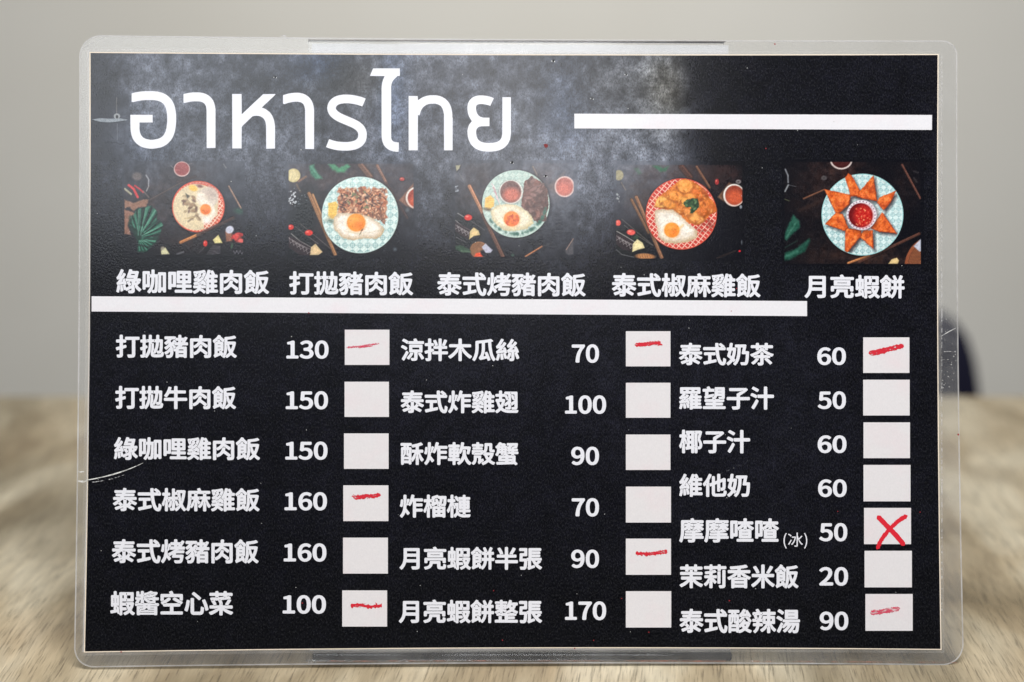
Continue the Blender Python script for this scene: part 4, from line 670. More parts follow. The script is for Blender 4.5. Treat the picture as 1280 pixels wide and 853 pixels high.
'椒': [[155,94,-11,6,-5,15,0,117,15,78,-2,15,-4,0,-4,-10,-11,-75,-18,-34,-10,-3,-11,5,-19,44,31,73,25,90,-3,6,-26,0,-13,7,-5,12,0,28,3,10,5,5,10,3,36,2,1,77,5,13,16,6,22,0,13,-5,6,-14,1,-77,30,-2,13,-8,4,-10,0,-26,-4,-13,-13,-7,-27,-1,-4,-3,1,-8,10,-14,16,5,47,0,6,4,0,150,4,10,5,5,10,4,25,0,14,-6,5,-13,0,-47,4,-7,22,1,5,28,5,5,10,4,135,1,30,-9,6,-19,-15,-107,-18,-75,-28,-80,29,-60,25,-32,16,-16,2,-7,-3,-10,-28,-27,-9,-3,-7,2,-25,25,-38,57,-6,-4,-41,-49,-33,-26,-7,-3,-10,3,-17,19,-10,5,-20,-12,-23,-6,-30,0,-10,4,-5,5,-13,35,8,13,10,3,23,0,3,4,0,48,10,57,2,33,-5,5,-4,-3,-3,-48,-5,-32,-8,-22,-18,-34,-10,-4,-10,2,-26,16,0,20,14,32,11,35,6,7,13,33,-3,3,-5,-2,-15,-34,-5,-2,-10,2,-6,13,-8,45,-6,8,-4,-3,0,-5,15,-65,0,-50,-5,-17,0,-18,5,-8,0,-70,-3,-10,-6,-5,-10,-3],[336,132,6,3,3,15,-8,-2,-3,-10],[347,158,3,-1,10,7,28,27,22,13,10,8,4,10,-6,3,-33,-29,-10,3,-23,53,-8,36,0,14,-4,4,-4,-4,-2,-7,12,-50],[422,242,3,0,3,6,3,12,-21,79,-62,-1,0,-20,22,5,15,-7],[466,310,4,1,4,11,0,43,20,100,0,7,-4,4,-35,0,-4,-4,8,-64,7,-36],[271,322,9,1,0,15,-33,0,3,-11],[412,352,6,1,1,7,-3,25,-6,6,-4,-6,3,-27],[218,358,4,0,2,4,-5,18,-4,3,-4,-3,0,-5],[345,402,52,0,2,8,-7,30,-47,0],[398,452,6,3,0,27,-2,6,-4,3,-4,-3,0,-10]],
'麻': [[252,94,-11,6,-5,15,0,97,15,60,0,6,-3,3,-6,-9,-12,-52,-19,-30,-19,-21,-10,-4,-10,2,-10,11,-4,1,-15,-44,-15,-31,-10,-4,-10,2,-28,19,-6,9,-2,8,21,54,13,70,5,73,0,170,4,13,5,5,12,3,170,0,4,6,-11,26,3,10,7,7,37,10,10,-2,6,-5,21,-46,6,-6,157,0,14,-4,8,-14,0,-28,-4,-11,-15,-8,-62,-1,-2,-48,4,-6,57,0,10,-3,6,-5,3,-10,0,-26,-6,-13,-13,-5,-40,0,-3,-4,28,-60,25,-40,20,-25,3,-10,-3,-8,-27,-27,-10,-3,-10,4,-16,19,-22,40,-11,60,-4,5,-4,0,-2,-10,15,-63,0,-110,-5,-12,-11,-6,-30,0,-10,3,-5,5,-4,10,0,113,15,67,-3,4,-4,-4,-13,-57,-16,-26,-16,-21,-19,-19,-10,-4,-10,2,-25,25,-3,8,3,10,20,21,13,8,18,26,6,20,27,55,-4,4,-40,2,-15,-5,-18,0,-1,-3,3,-6,38,-41,1,-11,-18,-28,-13,-13,-10,2,-17,26,-5,0,1,-157,-6,-11,-10,-5],[150,200,8,0,19,48,39,72,5,15,-1,6,-35,0,-6,-3,-3,-8,-2,-62,-11,-33,-14,-27],[296,275,5,3,-3,5,-4,-3],[291,290,4,0,1,5,-6,8,-3,-3],[170,350,5,0,1,5,0,37,-4,6,-4,-3,-2,-7,0,-30],[349,355,6,0,1,5,0,30,-4,4,-4,-2,-2,-4,0,-28],[344,405,71,3,0,52,-112,0,-1,-52],[180,408,55,0,0,52,-55,0],[248,468,37,-2,6,4,-3,4,-36,0,-4,-2],[428,468,37,-2,6,4,-3,4,-36,0,-4,-2]],
'月': [[110,97,-31,28,-4,10,3,8,30,34,18,28,15,30,15,57,5,43,0,200,5,15,16,6,296,0,14,-5,7,-16,0,-383,-6,-20,-7,-12,-8,-8,-16,-8,-40,-8,-67,0,-11,4,-6,9,-16,39,3,10,5,5,10,3,10,-2,78,1,1,77,-4,7,-205,0,-6,-4,-18,-53,-26,-45,-16,-22,-26,-26,-10,-4],[228,318,197,-2,4,6,0,46,-7,3,-187,0,-6,-6],[233,438,192,-2,4,6,0,46,-7,3,-187,0,-4,-6]],
'亮': [[125,95,-14,7,-19,30,0,16,13,8,47,11,26,12,12,12,9,14,7,17,3,33,6,20,7,6,206,-1,5,-5,3,-10,2,-100,52,0,4,37,5,10,9,5,10,-1,30,-13,5,-5,3,-10,-2,-33,-8,-25,-18,-21,-26,-8,-80,0,-32,10,-15,14,-9,27,-1,68,-87,1,-4,-3,-11,-36,-10,-20,-23,-26,-12,-9,-30,-15],[115,234,-11,6,-5,12,0,76,5,14,14,7,40,0,20,-5,294,0,20,5,36,0,14,-5,7,-14,0,-78,-5,-12,-14,-6,-30,0,-14,6,-5,12,-1,36,-62,3,-188,0,-12,-2,-50,0,-4,-4,0,-33,-5,-12,-14,-6],[165,355,-6,15,0,88,6,13,317,0,6,-3,3,-8,0,-90,-6,-15],[228,408,187,-2,5,2,1,4,-1,5,-5,2,-183,0,-6,-4],[105,474,-11,6,-5,12,0,26,3,10,6,5,12,3,175,1,3,3,-10,22,3,10,17,9,27,5,10,-3,9,-8,24,-39,172,0,12,-5,7,-13,0,-26,-4,-10,-5,-5,-10,-3,-50,0,-10,5,-310,0,-10,-5]],
'蝦': [[278,94,-13,8,-5,20,-20,-2,-10,4,-12,30,-110,-23,-16,4,-7,7,-8,30,5,14,16,7,44,8,6,4,1,63,5,10,0,7,-4,3,-4,-3,0,-13,-3,-2,-11,-4,-20,0,-12,5,-6,11,0,196,3,12,5,5,10,4,36,1,1,65,6,11,15,5,22,0,13,-9,4,-10,1,-62,35,-1,13,-7,0,-202,-13,-6,-15,2,-18,-2,-3,-6,3,-4,23,2,10,-8,11,-33,10,-95,4,-3,4,3,0,28,-13,84,0,33,5,10,0,193,-5,12,0,40,4,11,5,4,12,4,113,0,13,-3,14,3,110,0,13,-4,5,-5,4,-12,0,-148,-6,-16,-16,-5,-110,0,-17,4,-10,-2,-65,0,-6,-3,0,-13,4,-6,60,0,22,10,118,1,27,-9,6,-19,-8,-37,-15,-45,-26,-52,16,-22,46,-31,3,-10,-2,-7,-23,-29,-14,-5,-29,16,-41,38,-38,-29,-28,-15,-24,-9,-11,3,-22,30,0,14,7,8,28,12,25,15,26,21,2,4,-35,85,-70,-1,-4,-6,1,-25,67,-1,10,-3,9,-16,2,-25,-5,-11,-13,-5,-70,-2,-1,-80,-4,-10,-5,-5,-10,-3],[204,210,6,0,1,5,-5,35,-6,11,-4,-3,0,-10,5,-33],[472,260,6,8,10,24,-3,7,-23,0,-4,-3,9,-28],[398,300,7,0,3,5,10,5,-3,4,-10,1,-1,20,-4,3,-4,-6],[148,342,7,0,1,6,0,84,-4,7,-4,-1,-2,-6],[206,342,4,1,1,5,0,84,-3,6,-4,-6],[405,382,5,0,4,6,0,32,-4,3,-6,-8],[418,432,72,0,0,63,-72,0],[325,435,23,-1,6,4,0,52,-4,6,-22,0,-4,-4],[408,505,4,0,2,5,0,32,-4,4,-5,-1,-1,-5,0,-28]],
'餅': [[462,97,-11,5,-5,13,0,163,-1,4,-5,2,-28,-2,-9,-52,-15,-46,-26,-45,-34,-37,-16,0,-17,19,-7,4,-20,-8,-10,3,-8,8,-9,22,-6,5,-54,-23,-53,-28,-16,1,-7,7,-15,38,2,8,13,11,6,11,0,230,-1,3,-12,4,-8,7,-16,36,6,14,32,22,39,36,39,51,10,2,35,-14,5,-11,0,-12,80,-69,32,0,6,3,-28,68,2,10,6,6,20,10,12,2,8,-3,7,-7,43,-89,4,0,4,3,39,94,15,5,30,-13,8,-8,3,-12,-29,-66,6,-3,34,0,13,-5,6,-14,0,-28,-3,-10,-6,-5,-10,-3,-34,-2,-2,-60,4,-3,40,0,12,-5,7,-14,0,-28,-5,-12,-12,-6,-44,-2,-2,-170,-8,-12,-10,-4],[290,138,8,2,-1,8,-6,-3],[302,165,14,15,20,38,8,24,5,36,-4,6,-35,0,-10,4,-2,54,12,7,38,0,3,6,-1,57,-30,2,-12,5,-7,13,1,6,4,4,-4,7,-8,-19,2,-12,1,-70,-8,-18,0,-30,8,-15,-1,-25,-8,-15,-20,-4,-3,-3,33,-69],[177,195,34,15,-7,15,-2,15,-27,0,-1,-40],[210,242,38,4,3,4,-3,4,-16,0,-20,-5,-3,-4],[175,302,55,-1,4,4,0,5,-6,4,-50,0,-4,-4],[415,350,25,-1,6,3,0,56,-4,6,-24,0,-4,-4],[175,372,53,-1,4,2,2,5,-6,3,-48,0,-5,-1],[118,425,12,3,2,6,-10,1,-5,-5],[279,430,8,0,1,5,-6,4,-7,-1,0,-5],[145,438,27,2,-4,15,-6,1,-17,-14],[238,440,24,-1,4,3,-31,29,-14,19,-16,8,-5,0,-22,-15,-11,-11,1,-4,4,-1,26,21,10,0,20,-22],[305,452,5,1,6,12,-1,5,-8,-2],[390,465,20,2,6,5,-4,4,-14,-3,-8,-3]],
'牛': [[310,94,-11,6,-5,12,-2,156,-190,1,-12,5,-6,11,0,35,6,11,10,5,188,0,6,4,0,80,-4,6,-92,-1,-43,-66,-10,-10,-10,-4,-10,2,-35,23,-3,8,3,10,23,30,23,37,25,55,16,52,8,7,43,-6,12,-8,1,-15,-14,-42,3,-7,62,1,2,73,3,10,5,5,10,4,33,0,13,-5,6,-14,1,-73,153,-1,12,-5,6,-11,0,-33,-5,-10,-11,-5,-155,-2,-1,-85,6,-4,178,0,11,-6,5,-12,0,-30,-4,-10,-5,-6,-13,-3,-177,-1,-2,-158,-4,-10,-11,-6]],
'醬': [[132,94,-11,6,-5,12,0,156,2,10,-3,3,-25,4,-5,5,-4,10,1,22,9,16,-5,10,0,10,20,22,8,22,-2,4,-12,1,-11,5,-5,13,0,17,6,14,12,5,20,-5,70,0,6,2,1,4,-7,4,-74,0,-8,3,-4,13,0,73,5,15,17,6,22,0,12,-5,7,-13,0,-38,6,-4,20,2,2,50,5,11,13,5,27,0,13,-5,6,-11,0,-26,4,-3,65,15,68,31,34,-10,10,-11,68,0,22,-10,6,-6,2,-10,-4,-10,-18,-22,-30,-21,-40,-7,-9,-8,6,-3,43,11,5,-6,5,-17,50,-2,11,-5,5,-13,-1,-20,-8,-13,-10,-3,-45,0,-4,-4,0,-37,-4,-18,58,-2,11,-6,5,-12,0,-20,-5,-12,-13,-7,-16,0,-3,-3,2,-10,0,-150,-5,-16,-14,-6,-27,0,-25,10,-275,0,-13,-9,-10,-3],[175,150,290,-1,5,1,1,5,-6,4,-285,0,-5,-2],[200,188,18,-2,20,3,50,12,54,1,10,-8,20,-3,93,0,5,2,1,5,-6,3,-120,2,-8,12,-6,20,-26,1,-5,-1,-6,-13,-16,-15,-33,-8,-43,-5,-3,-4],[174,195,4,-1,3,4,-5,17,-4,3,-3,-3,0,-7],[183,230,42,4,13,3,5,5,-3,4,-35,-7,-20,0,-4,-4],[391,235,71,-1,6,1,1,5,-7,4,-70,0,-5,-4],[125,282,120,-1,6,4,-6,4,-115,0,-5,-2],[300,282,32,-1,6,4,-3,4,-30,0,-5,-2],[385,282,133,-1,5,4,-5,4,-128,0,-5,-2],[116,328,12,-2,13,6,-3,4,-13,-2,-23,5,-3,-4,1,-3],[208,328,37,-2,6,4,-3,4,-36,0,-4,-2],[393,328,67,-2,15,3,8,6,-5,4,-80,-5,-6,-2],[343,335,19,-1,16,5,1,3,-4,6,-13,-7,-20,1,-16,16,-36,23,-9,17,-19,-1,1,-57,75,-1],[152,340,43,0,0,65,-17,0,-10,-35],[378,362,7,2,0,6,-7,-2],[389,380,41,-1,4,3,0,13,-4,4,-58,2,-3,-3,1,-3],[354,400,8,0,0,5,-24,9,-8,-2,2,-6],[253,408,5,0,1,4,0,30,-4,4,-6,-8,0,-23],[290,440,32,-1,33,2,77,10,4,4,-4,4,-12,0,-50,-8,-58,-2,-20,-3,-3,-4],[257,450,5,0,2,5,-3,17,-3,4,-4,-6],[321,478,6,0,0,4,-7,4,-7,-1,0,-5],[263,482,25,-1,12,3,3,4,-5,3,-26,-2,-9,6,1,7,-4,4,-4,-6,5,-5],[366,492,9,0,0,6,-19,14,-6,0,1,-7],[310,502,10,0,15,8,0,4,-5,2,-16,-6,-4,-3],[253,512,6,3,0,13,-4,3,-6,-9],[419,512,13,-1,26,6,14,5,1,3,-3,4,-45,-10,-35,10,-10,-3,-8,3,-13,-9,3,-6,18,10],[418,550,10,1,2,6,-10,0,-3,-5]],
'空': [[112,112,-11,6,-5,12,0,25,4,10,5,5,13,4,169,1,2,90,-1,5,-6,1,-112,0,-12,4,-9,13,-1,21,-18,3,-12,15,-14,21,1,15,17,10,33,7,6,8,-3,3,-43,-11,-10,2,-5,6,-4,12,0,102,6,17,16,5,164,0,3,4,-13,30,3,10,10,8,37,10,16,-8,25,-50,5,-4,162,0,16,-6,5,-16,0,-92,-5,-12,-14,-7,-12,0,-18,6,-17,11,-1,47,-4,4,-80,0,-12,2,-103,-2,-20,4,-17,-4,-83,-1,0,-63,30,14,63,45,14,0,9,-4,20,-20,4,-10,-4,-10,-19,-16,-70,-50,-44,-11,-9,-3,-2,-5,5,-4,56,15,232,0,30,-8,12,-6,4,6,-4,4,-37,12,-97,55,-13,11,0,15,25,28,20,0,30,-15,58,-31,12,-15,22,-6,26,-15,5,-6,3,-13,-5,-10,-21,-23,-18,-7,-1,-24,-9,-13,-12,-4,-120,-1,-1,-92,6,-4,170,-1,11,-5,5,-13,0,-25,-6,-14,-15,-5]],
'心': [[262,104,-18,6,-20,12,-12,20,-6,23,0,260,6,14,13,5,33,0,10,-4,5,-5,3,-10,2,-255,123,0,4,5,6,23,3,57,3,10,5,5,16,0,34,-17,6,-5,3,-10,-5,-53,-10,-37,-8,-16,-18,-18,-30,-10],[125,174,-36,16,-4,5,-3,10,29,95,13,82,7,18,17,6,37,-10,6,-11,0,-13,-15,-87,-23,-87,-11,-22,-10,-3],[520,187,-13,8,-14,55,-20,60,-32,78,1,10,7,7,39,13,14,-7,16,-33,30,-78,23,-80,-3,-10,-8,-8],[378,400,-10,4,-56,52,-77,61,-3,8,3,10,27,27,16,1,30,-21,74,-58,36,-36,2,-8,-4,-10,-26,-26]],
'菜': [[305,94,-11,6,-5,12,0,80,-4,6,-33,-26,-47,-30,-45,-23,-40,-14,-12,4,-28,33,-1,13,6,8,57,21,50,25,26,16,34,11,4,4,-6,4,-40,-13,-105,1,-11,6,-5,12,0,28,6,13,13,5,64,1,18,-8,35,7,60,0,4,4,0,15,4,13,-5,17,-23,51,-67,-3,-3,-3,28,-42,10,-28,-3,-8,-8,-7,-22,-6,-25,-1,-27,50,-18,24,-2,8,4,9,43,7,3,6,-10,2,-26,-5,-12,-7,-10,3,-8,13,-6,32,4,9,12,5,83,3,3,3,-2,22,-6,4,-90,0,-12,4,-6,5,-3,10,0,25,3,10,6,5,10,4,94,0,4,3,4,24,5,4,13,4,27,0,11,-4,4,-5,4,-23,4,-3,92,0,4,3,3,23,5,5,10,4,28,0,12,-4,6,-4,3,-24,4,-3,93,0,12,-4,5,-5,4,-12,0,-23,-4,-10,-5,-5,-10,-4,-40,0,-25,5,-27,-3,-6,-6,6,-3,14,2,29,-1,29,-30,1,-12,-5,-8,-11,-4,-33,0,-12,-9,-112,-13,-13,-4,-1,-2,14,-28,11,-30,-5,-18,4,-24,50,-2,42,-10,10,4,0,5,-45,7,-5,6,-2,7,4,13,26,40,24,46,13,5,25,0,26,-11,4,-10,-2,-8,-61,-90,5,-4,68,0,13,-4,8,-14,0,-28,-5,-12,-16,-7,-105,0,-33,10,-5,-3,4,-6,25,-7,62,-33,70,-24,7,-8,0,-15,-27,-34,-16,-2,-37,13,-43,20,-22,12,-62,44,-2,-83,-3,-13,-5,-5,-10,-3],[383,240,7,0,0,4,-7,1],[318,320,12,-1,13,6,-3,4,-12,0,-10,-4],[275,400,37,4,4,6,-6,4,-18,-3,-17,-6],[213,450,49,-1,6,6,-6,4,-47,-3,-3,-4],[387,458,25,1,4,3,-4,4,-24,0,-4,-4],[275,462,20,-1,75,8,4,3,0,10,-6,4,-90,0,-4,-4]],
'涼': [[312,99,-13,9,-12,30,-1,12,6,8,10,3,53,2,1,112,-4,4,-20,0,-42,7,-12,-7,-8,0,-10,3,-5,6,-4,12,0,130,4,12,5,6,12,3,238,0,12,-3,6,-6,3,-12,0,-130,-3,-12,-6,-6,-10,-3,-34,5,-50,-6,-2,-130,-6,-24,-15,-15,-23,-8,-17,-2],[130,104,-32,28,-3,8,2,10,51,85,36,70,8,8,16,0,27,-28,3,-10,-2,-10,-78,-145,-13,-15],[235,130,-31,22,-4,10,2,9,46,56,30,50,24,-1,28,-5,6,-9,0,-12,-18,-32,-30,-46,-36,-41,-10,-3],[518,130,-9,2,-7,8,-19,38,-41,64,-4,13,2,7,5,6,35,8,15,0,53,-81,15,-30,0,-15,-5,-5,-23,-11],[172,332,-32,24,-52,28,-8,8,-2,8,2,8,22,30,10,2,40,-17,46,-27,12,-13,3,-8,-2,-10,-16,-26,-10,-8],[318,345,142,-1,4,4,0,34,-6,4,-138,0,-4,-6],[240,462,-13,8,11,38,-3,6,-6,-4,-9,-38,-12,-5,-13,5,-33,24,-53,29,-4,10,2,10,17,25,11,7,17,-4,46,-22,37,-26,110,1,5,4,-10,28,4,12,18,8,26,6,10,-4,7,-7,25,-47,115,0,13,-5,6,-13,0,-28,-4,-10,-5,-5,-10,-4]],
'拌': [[118,94,-14,8,-13,43,4,9,13,5,17,-3,23,2,0,104,-3,3,-37,-11,-16,1,-7,7,-11,38,3,10,5,5,66,20,1,80,-4,4,-47,0,-11,3,-8,16,0,27,5,13,11,5,53,2,1,80,5,13,16,6,28,0,12,-5,6,-14,2,-80,37,-2,10,-4,6,-11,0,-30,-7,-13,-12,-6,-32,0,-4,-4,2,-58,37,8,15,-12,4,-11,2,-20,-4,-12,-27,-6,-6,-6,3,-4,26,7,7,6,87,-1,5,2,2,4,-2,46,-87,1,-18,16,-1,30,3,7,11,10,17,2,3,4,-12,37,-26,60,5,16,38,14,8,-2,8,-8,25,-50,18,-53,-7,-12,-44,-9,-4,-3,6,-4,28,3,27,7,4,4,0,134,3,13,6,5,10,4,30,0,10,-4,5,-5,3,-13,-1,-137,20,-9,33,-2,4,2,0,4,-44,6,-5,4,-2,8,1,7,21,45,22,60,7,8,10,3,40,-12,7,-9,-1,-12,-46,-100,3,-4,27,0,14,-6,5,-16,0,-24,-3,-10,-6,-6,-10,-3,-94,-1,-2,-46,2,-4,4,-2,106,0,12,-3,5,-5,4,-10,-1,-30,-6,-12,-12,-5,-112,-1,-2,-125,-5,-15,-13,-6,-28,0,-12,3,-6,5,-3,13,-2,125,-109,1,-13,4,-5,5,-4,10,-1,33,-15,-4,-4,-4,0,-137,-10,-33,-8,-8,-28,-11,-18,-2]],
'木': [[305,94,-11,6,-5,15,0,183,15,52,-4,6,-6,-6,-11,-42,-28,-39,-50,-55,-42,-36,-33,-24,-15,-4,-10,4,-28,31,-2,10,4,10,52,35,44,39,37,43,47,68,-1,3,-6,1,-144,0,-10,5,-6,11,-1,32,7,14,12,5,177,1,2,100,3,13,6,5,10,4,32,0,12,-5,7,-14,1,-103,175,-1,13,-3,5,-6,3,-10,0,-30,-3,-10,-5,-5,-13,-3,-143,0,-5,-4,25,-38,46,-56,50,-47,57,-40,5,-7,2,-7,-3,-10,-29,-31,-10,-4,-12,4,-40,30,-53,50,-57,70,-8,21,-5,0,-1,-7,5,-18,0,-188,-5,-12,-12,-6],[350,330,5,0,1,10,-4,12,-4,4,-4,-6]],
'瓜': [[115,97,-31,25,-4,13,36,70,20,73,10,84,0,150,5,16,11,5,18,3,130,13,100,15,55,12,17,-5,32,-29,3,-10,-2,-7,-4,-5,-29,-7,-3,-5,7,-110,15,-96,13,-52,13,-35,22,-43,19,-24,2,-10,-4,-10,-28,-30,-8,-3,-8,2,-30,38,-23,45,-17,50,-23,105,-13,110,-2,50,-4,4,-12,0,-48,-8,-4,-3,0,-138,-2,-30,-11,-60,-18,-58,3,-2,10,1,36,9,-20,52,1,20,5,6,30,10,12,-3,6,-5,13,-28,40,-97,10,-33,-3,-13,-6,-4,-34,-13,-10,3,-6,5,-12,36,-8,5,-130,-33,-8,4,-24,33,-3,7,2,10,37,60,18,66,7,80,0,100,-3,5,-50,-4,-14,-7,0,-102,-3,-35,-10,-70,-10,-43,-20,-57,-18,-35,-21,-31,-10,-4]],
'絲': [[378,97,-13,8,-10,33,11,20,32,1,3,3,0,66,5,27,0,20,-6,13,-42,3,-11,-6,5,-4,16,3,24,-3,6,-6,1,-10,-6,-35,-20,-52,-10,-18,-11,-7,-4,-15,-8,-3,-10,2,-30,16,-28,-8,-7,2,-8,8,-28,97,2,10,7,6,17,7,0,5,-10,1,-100,-17,-25,0,-15,-9,-13,7,-12,38,2,10,20,14,47,48,-4,4,-43,-8,-8,2,-4,5,-11,30,0,13,37,40,25,37,43,80,6,5,12,3,30,-12,8,-9,3,-10,-32,-60,-32,-47,-9,-6,1,-4,11,6,16,0,4,3,35,56,8,8,10,2,20,-9,16,-13,4,-10,-9,-23,-34,-48,-17,-17,-10,-4,-4,-11,4,-4,13,14,17,11,10,1,11,-5,9,-16,16,-41,3,-23,10,-27,-4,-11,-25,-11,-1,-3,24,-67,4,3,9,16,18,58,-1,6,-16,9,-12,45,22,16,46,46,-6,4,-10,-5,-27,-4,-10,3,-8,8,-10,34,4,10,20,18,25,35,39,76,13,7,17,-5,23,-11,7,-12,-4,-12,-44,-73,-2,-8,25,4,40,59,8,2,12,-4,28,-20,2,-10,-4,-13,-32,-45,-26,-21,-6,-11,6,-3,30,26,12,-1,18,-22,28,-53,15,-45,-6,-14,-23,-11,-4,-5,30,-65,11,-33,-4,-12,-7,-8,-30,-11,-13,4,-5,4,-12,39,-26,60,-3,14,2,18,23,10,4,5,-23,1,-7,-4,-2,-10,-5,-7,0,-17,5,-20,0,-90,-7,-28,-11,-13,-20,-8,-18,-3],[110,109,-30,12,-4,7,0,10,15,37,17,73,17,8,25,0,8,-4,4,-4,-1,-36,-8,-32,-20,-62,-8,-8],[195,122,-11,6,-5,12,-8,60,-2,48,3,6,8,4,28,7,8,-3,5,-7,13,-60,5,-47,-4,-10,-5,-6],[300,165,7,0,1,7,-6,0],[265,265,7,0,0,4,-7,1],[168,318,7,1,0,6,-7,-2],[183,325,7,2,0,5,-8,-1],[197,335,8,-1,29,6,-9,25,-3,1,-11,-11],[398,338,8,0,2,7,-8,-1,-3,-4],[422,350,33,1,15,4,1,3,-19,30,-28,-30],[378,442,7,0,0,5,-7,1]],
'炸': [[120,95,-10,4,-22,22,-6,14,3,10,21,25,20,35,17,47,8,40,10,128,0,50,-5,8,0,82,6,16,13,5,27,0,13,-5,6,-14,0,-90,-15,-90,4,-10,6,3,13,100,7,15,14,6,35,-13,5,-5,-12,-33,-28,-57,-1,-10,3,-4,3,1,36,75,31,118,8,12,12,4,26,-5,10,-4,7,-7,3,-10,-13,-50,3,-4,172,0,16,-6,5,-13,0,-27,-3,-10,-6,-6,-12,-3,-122,0,-7,-4,0,-33,4,-3,115,0,14,-7,5,-14,0,-26,-4,-10,-13,-8,-119,-2,-1,-44,126,-2,12,-8,4,-10,0,-23,-5,-15,-14,-6,-122,-2,-2,-110,-6,-13,-13,-5,-30,0,-13,6,-5,12,0,308,2,12,-4,6,-3,-3,-23,-53,-26,-37,-15,0,-30,21,-15,-10,-15,2,-3,-3,-5,-67,68,-85,3,-11,-3,-10,-25,-26,-12,-4,-14,8,-29,43,-5,4,-29,-59,-11,-16,-28,-33],[118,319,-31,13,-5,6,-2,10,14,52,8,65,6,11,14,5,20,-3,10,-5,2,-31,-5,-67,-6,-25,-9,-25]],
'翅': [[112,97,-11,5,-17,23,-6,13,2,10,45,33,24,24,2,7,-27,56,-20,67,-17,13,-3,10,0,27,5,13,11,5,57,2,2,37,-4,7,-55,0,-12,5,-7,16,0,22,5,13,14,6,57,1,2,56,6,11,13,5,27,0,15,-8,4,-11,0,-50,6,-4,38,1,1,30,3,10,6,6,10,3,104,0,16,-2,12,2,108,0,14,-5,7,-16,0,-318,-8,-32,-13,-13,-18,-6,-78,1,-5,8,-8,25,1,15,5,5,10,4,47,1,2,62,-4,4,-42,-34,-13,-1,-9,7,-5,42,-3,3,-6,-5,-1,-8,8,-28,5,-7,0,-35,-3,-25,-10,-20,-19,-11,-52,0,-25,5,-6,-4,6,-6,50,-5,67,2,20,-5,46,0,37,5,27,0,12,-6,4,-12,-17,-38,-16,-6,-180,0,-25,2,-40,8,-38,13,-30,15,-27,18,-49,-45,-24,-15],[286,182,8,0,-7,28,5,14,13,5,43,1,0,56,-47,-36,-9,-3,-12,4,-12,21,-3,2,-3,-2,-27,-54,0,-6,20,-15],[189,272,5,3,12,25,10,32,-4,7,-45,-1,0,-10,10,-30],[263,282,5,1,12,27,68,52,0,13,-3,3,-17,-6,-12,6,-36,70,-52,1,-4,-7,1,-37,33,-1,22,-9,8,-7,3,-10,-15,-63,-14,-20],[417,325,58,41,7,6,2,6,-4,5,-20,-6,-12,7,-29,58,-5,33,-4,3,-4,-3,0,-10,8,-30,0,-105],[356,392,5,3,0,15,-12,48,-1,39,-53,1,0,-9,13,2,10,-3,8,-8,10,-15,10,-23],[491,398,5,2,0,10,-12,50,-2,37,-37,4,-30,-3,-1,-8,3,-5,21,6,12,0,12,-10,16,-29],[281,462,5,3,0,5,-4,3,-3,-3],[278,502,7,0,0,5,-7,1],[405,508,5,0,1,4,0,33,-3,4,-5,-1,-2,-6,0,-27]],
'酥': [[418,94,-12,6,-5,15,0,130,15,65,0,8,-4,3,-5,-6,-14,-67,-35,-58,-23,-26,-10,-4,-12,5,1,10,-10,35,-4,3,-2,-1,-1,-10,9,-32,6,-8,-1,-40,-8,-14,-13,-4,-20,0,-10,3,-5,5,-4,16,-3,3,-90,0,-7,-3,0,-16,-9,-12,-10,-4,-22,0,-15,8,-4,14,0,337,4,10,5,5,10,4,32,1,2,20,-4,6,-40,0,-14,7,-5,12,0,25,8,15,13,4,198,0,10,-4,5,-5,4,-25,3,-3,98,20,88,29,12,-5,28,-30,1,-13,-7,-9,-74,-27,-2,-64,2,-5,4,-2,70,0,10,-3,6,-6,3,-10,0,-27,-6,-14,-13,-5,-44,0,-6,-4,15,-37,22,-45,39,-55,1,-13,-31,-32,-10,-3,-12,5,-27,40,-17,36,-11,64,-3,8,-5,0,-2,-12,15,-68,0,-128,-3,-10,-5,-5,-10,-3],[153,192,95,-1,3,4,0,15,-6,4,-90,0,-4,-4],[308,230,4,0,1,10,38,58,22,47,2,7,-3,4,-60,1,0,-115,-6,-7],[153,270,92,1,6,4,-1,10,-38,9,-10,16,-3,12,5,26,0,62,-4,6,-4,-4,0,-52,-5,-35,-15,-30,-23,-20],[138,312,4,1,6,12,6,27,2,56,-4,6,-6,-4,0,-50,-10,-42],[248,338,7,0,1,4,0,66,-4,6,-4,-2,-2,-4],[306,365,4,0,1,5,0,38,-3,5,-4,-5],[313,420,87,2,0,55,-62,-10,-10,3,-7,5,-11,28,-52,-3,0,-25,34,-1,16,-8,3,-11],[198,470,4,0,2,5,0,27,-4,4,-4,-6],[310,508,2,-2,5,4,0,10,-6,-2]],
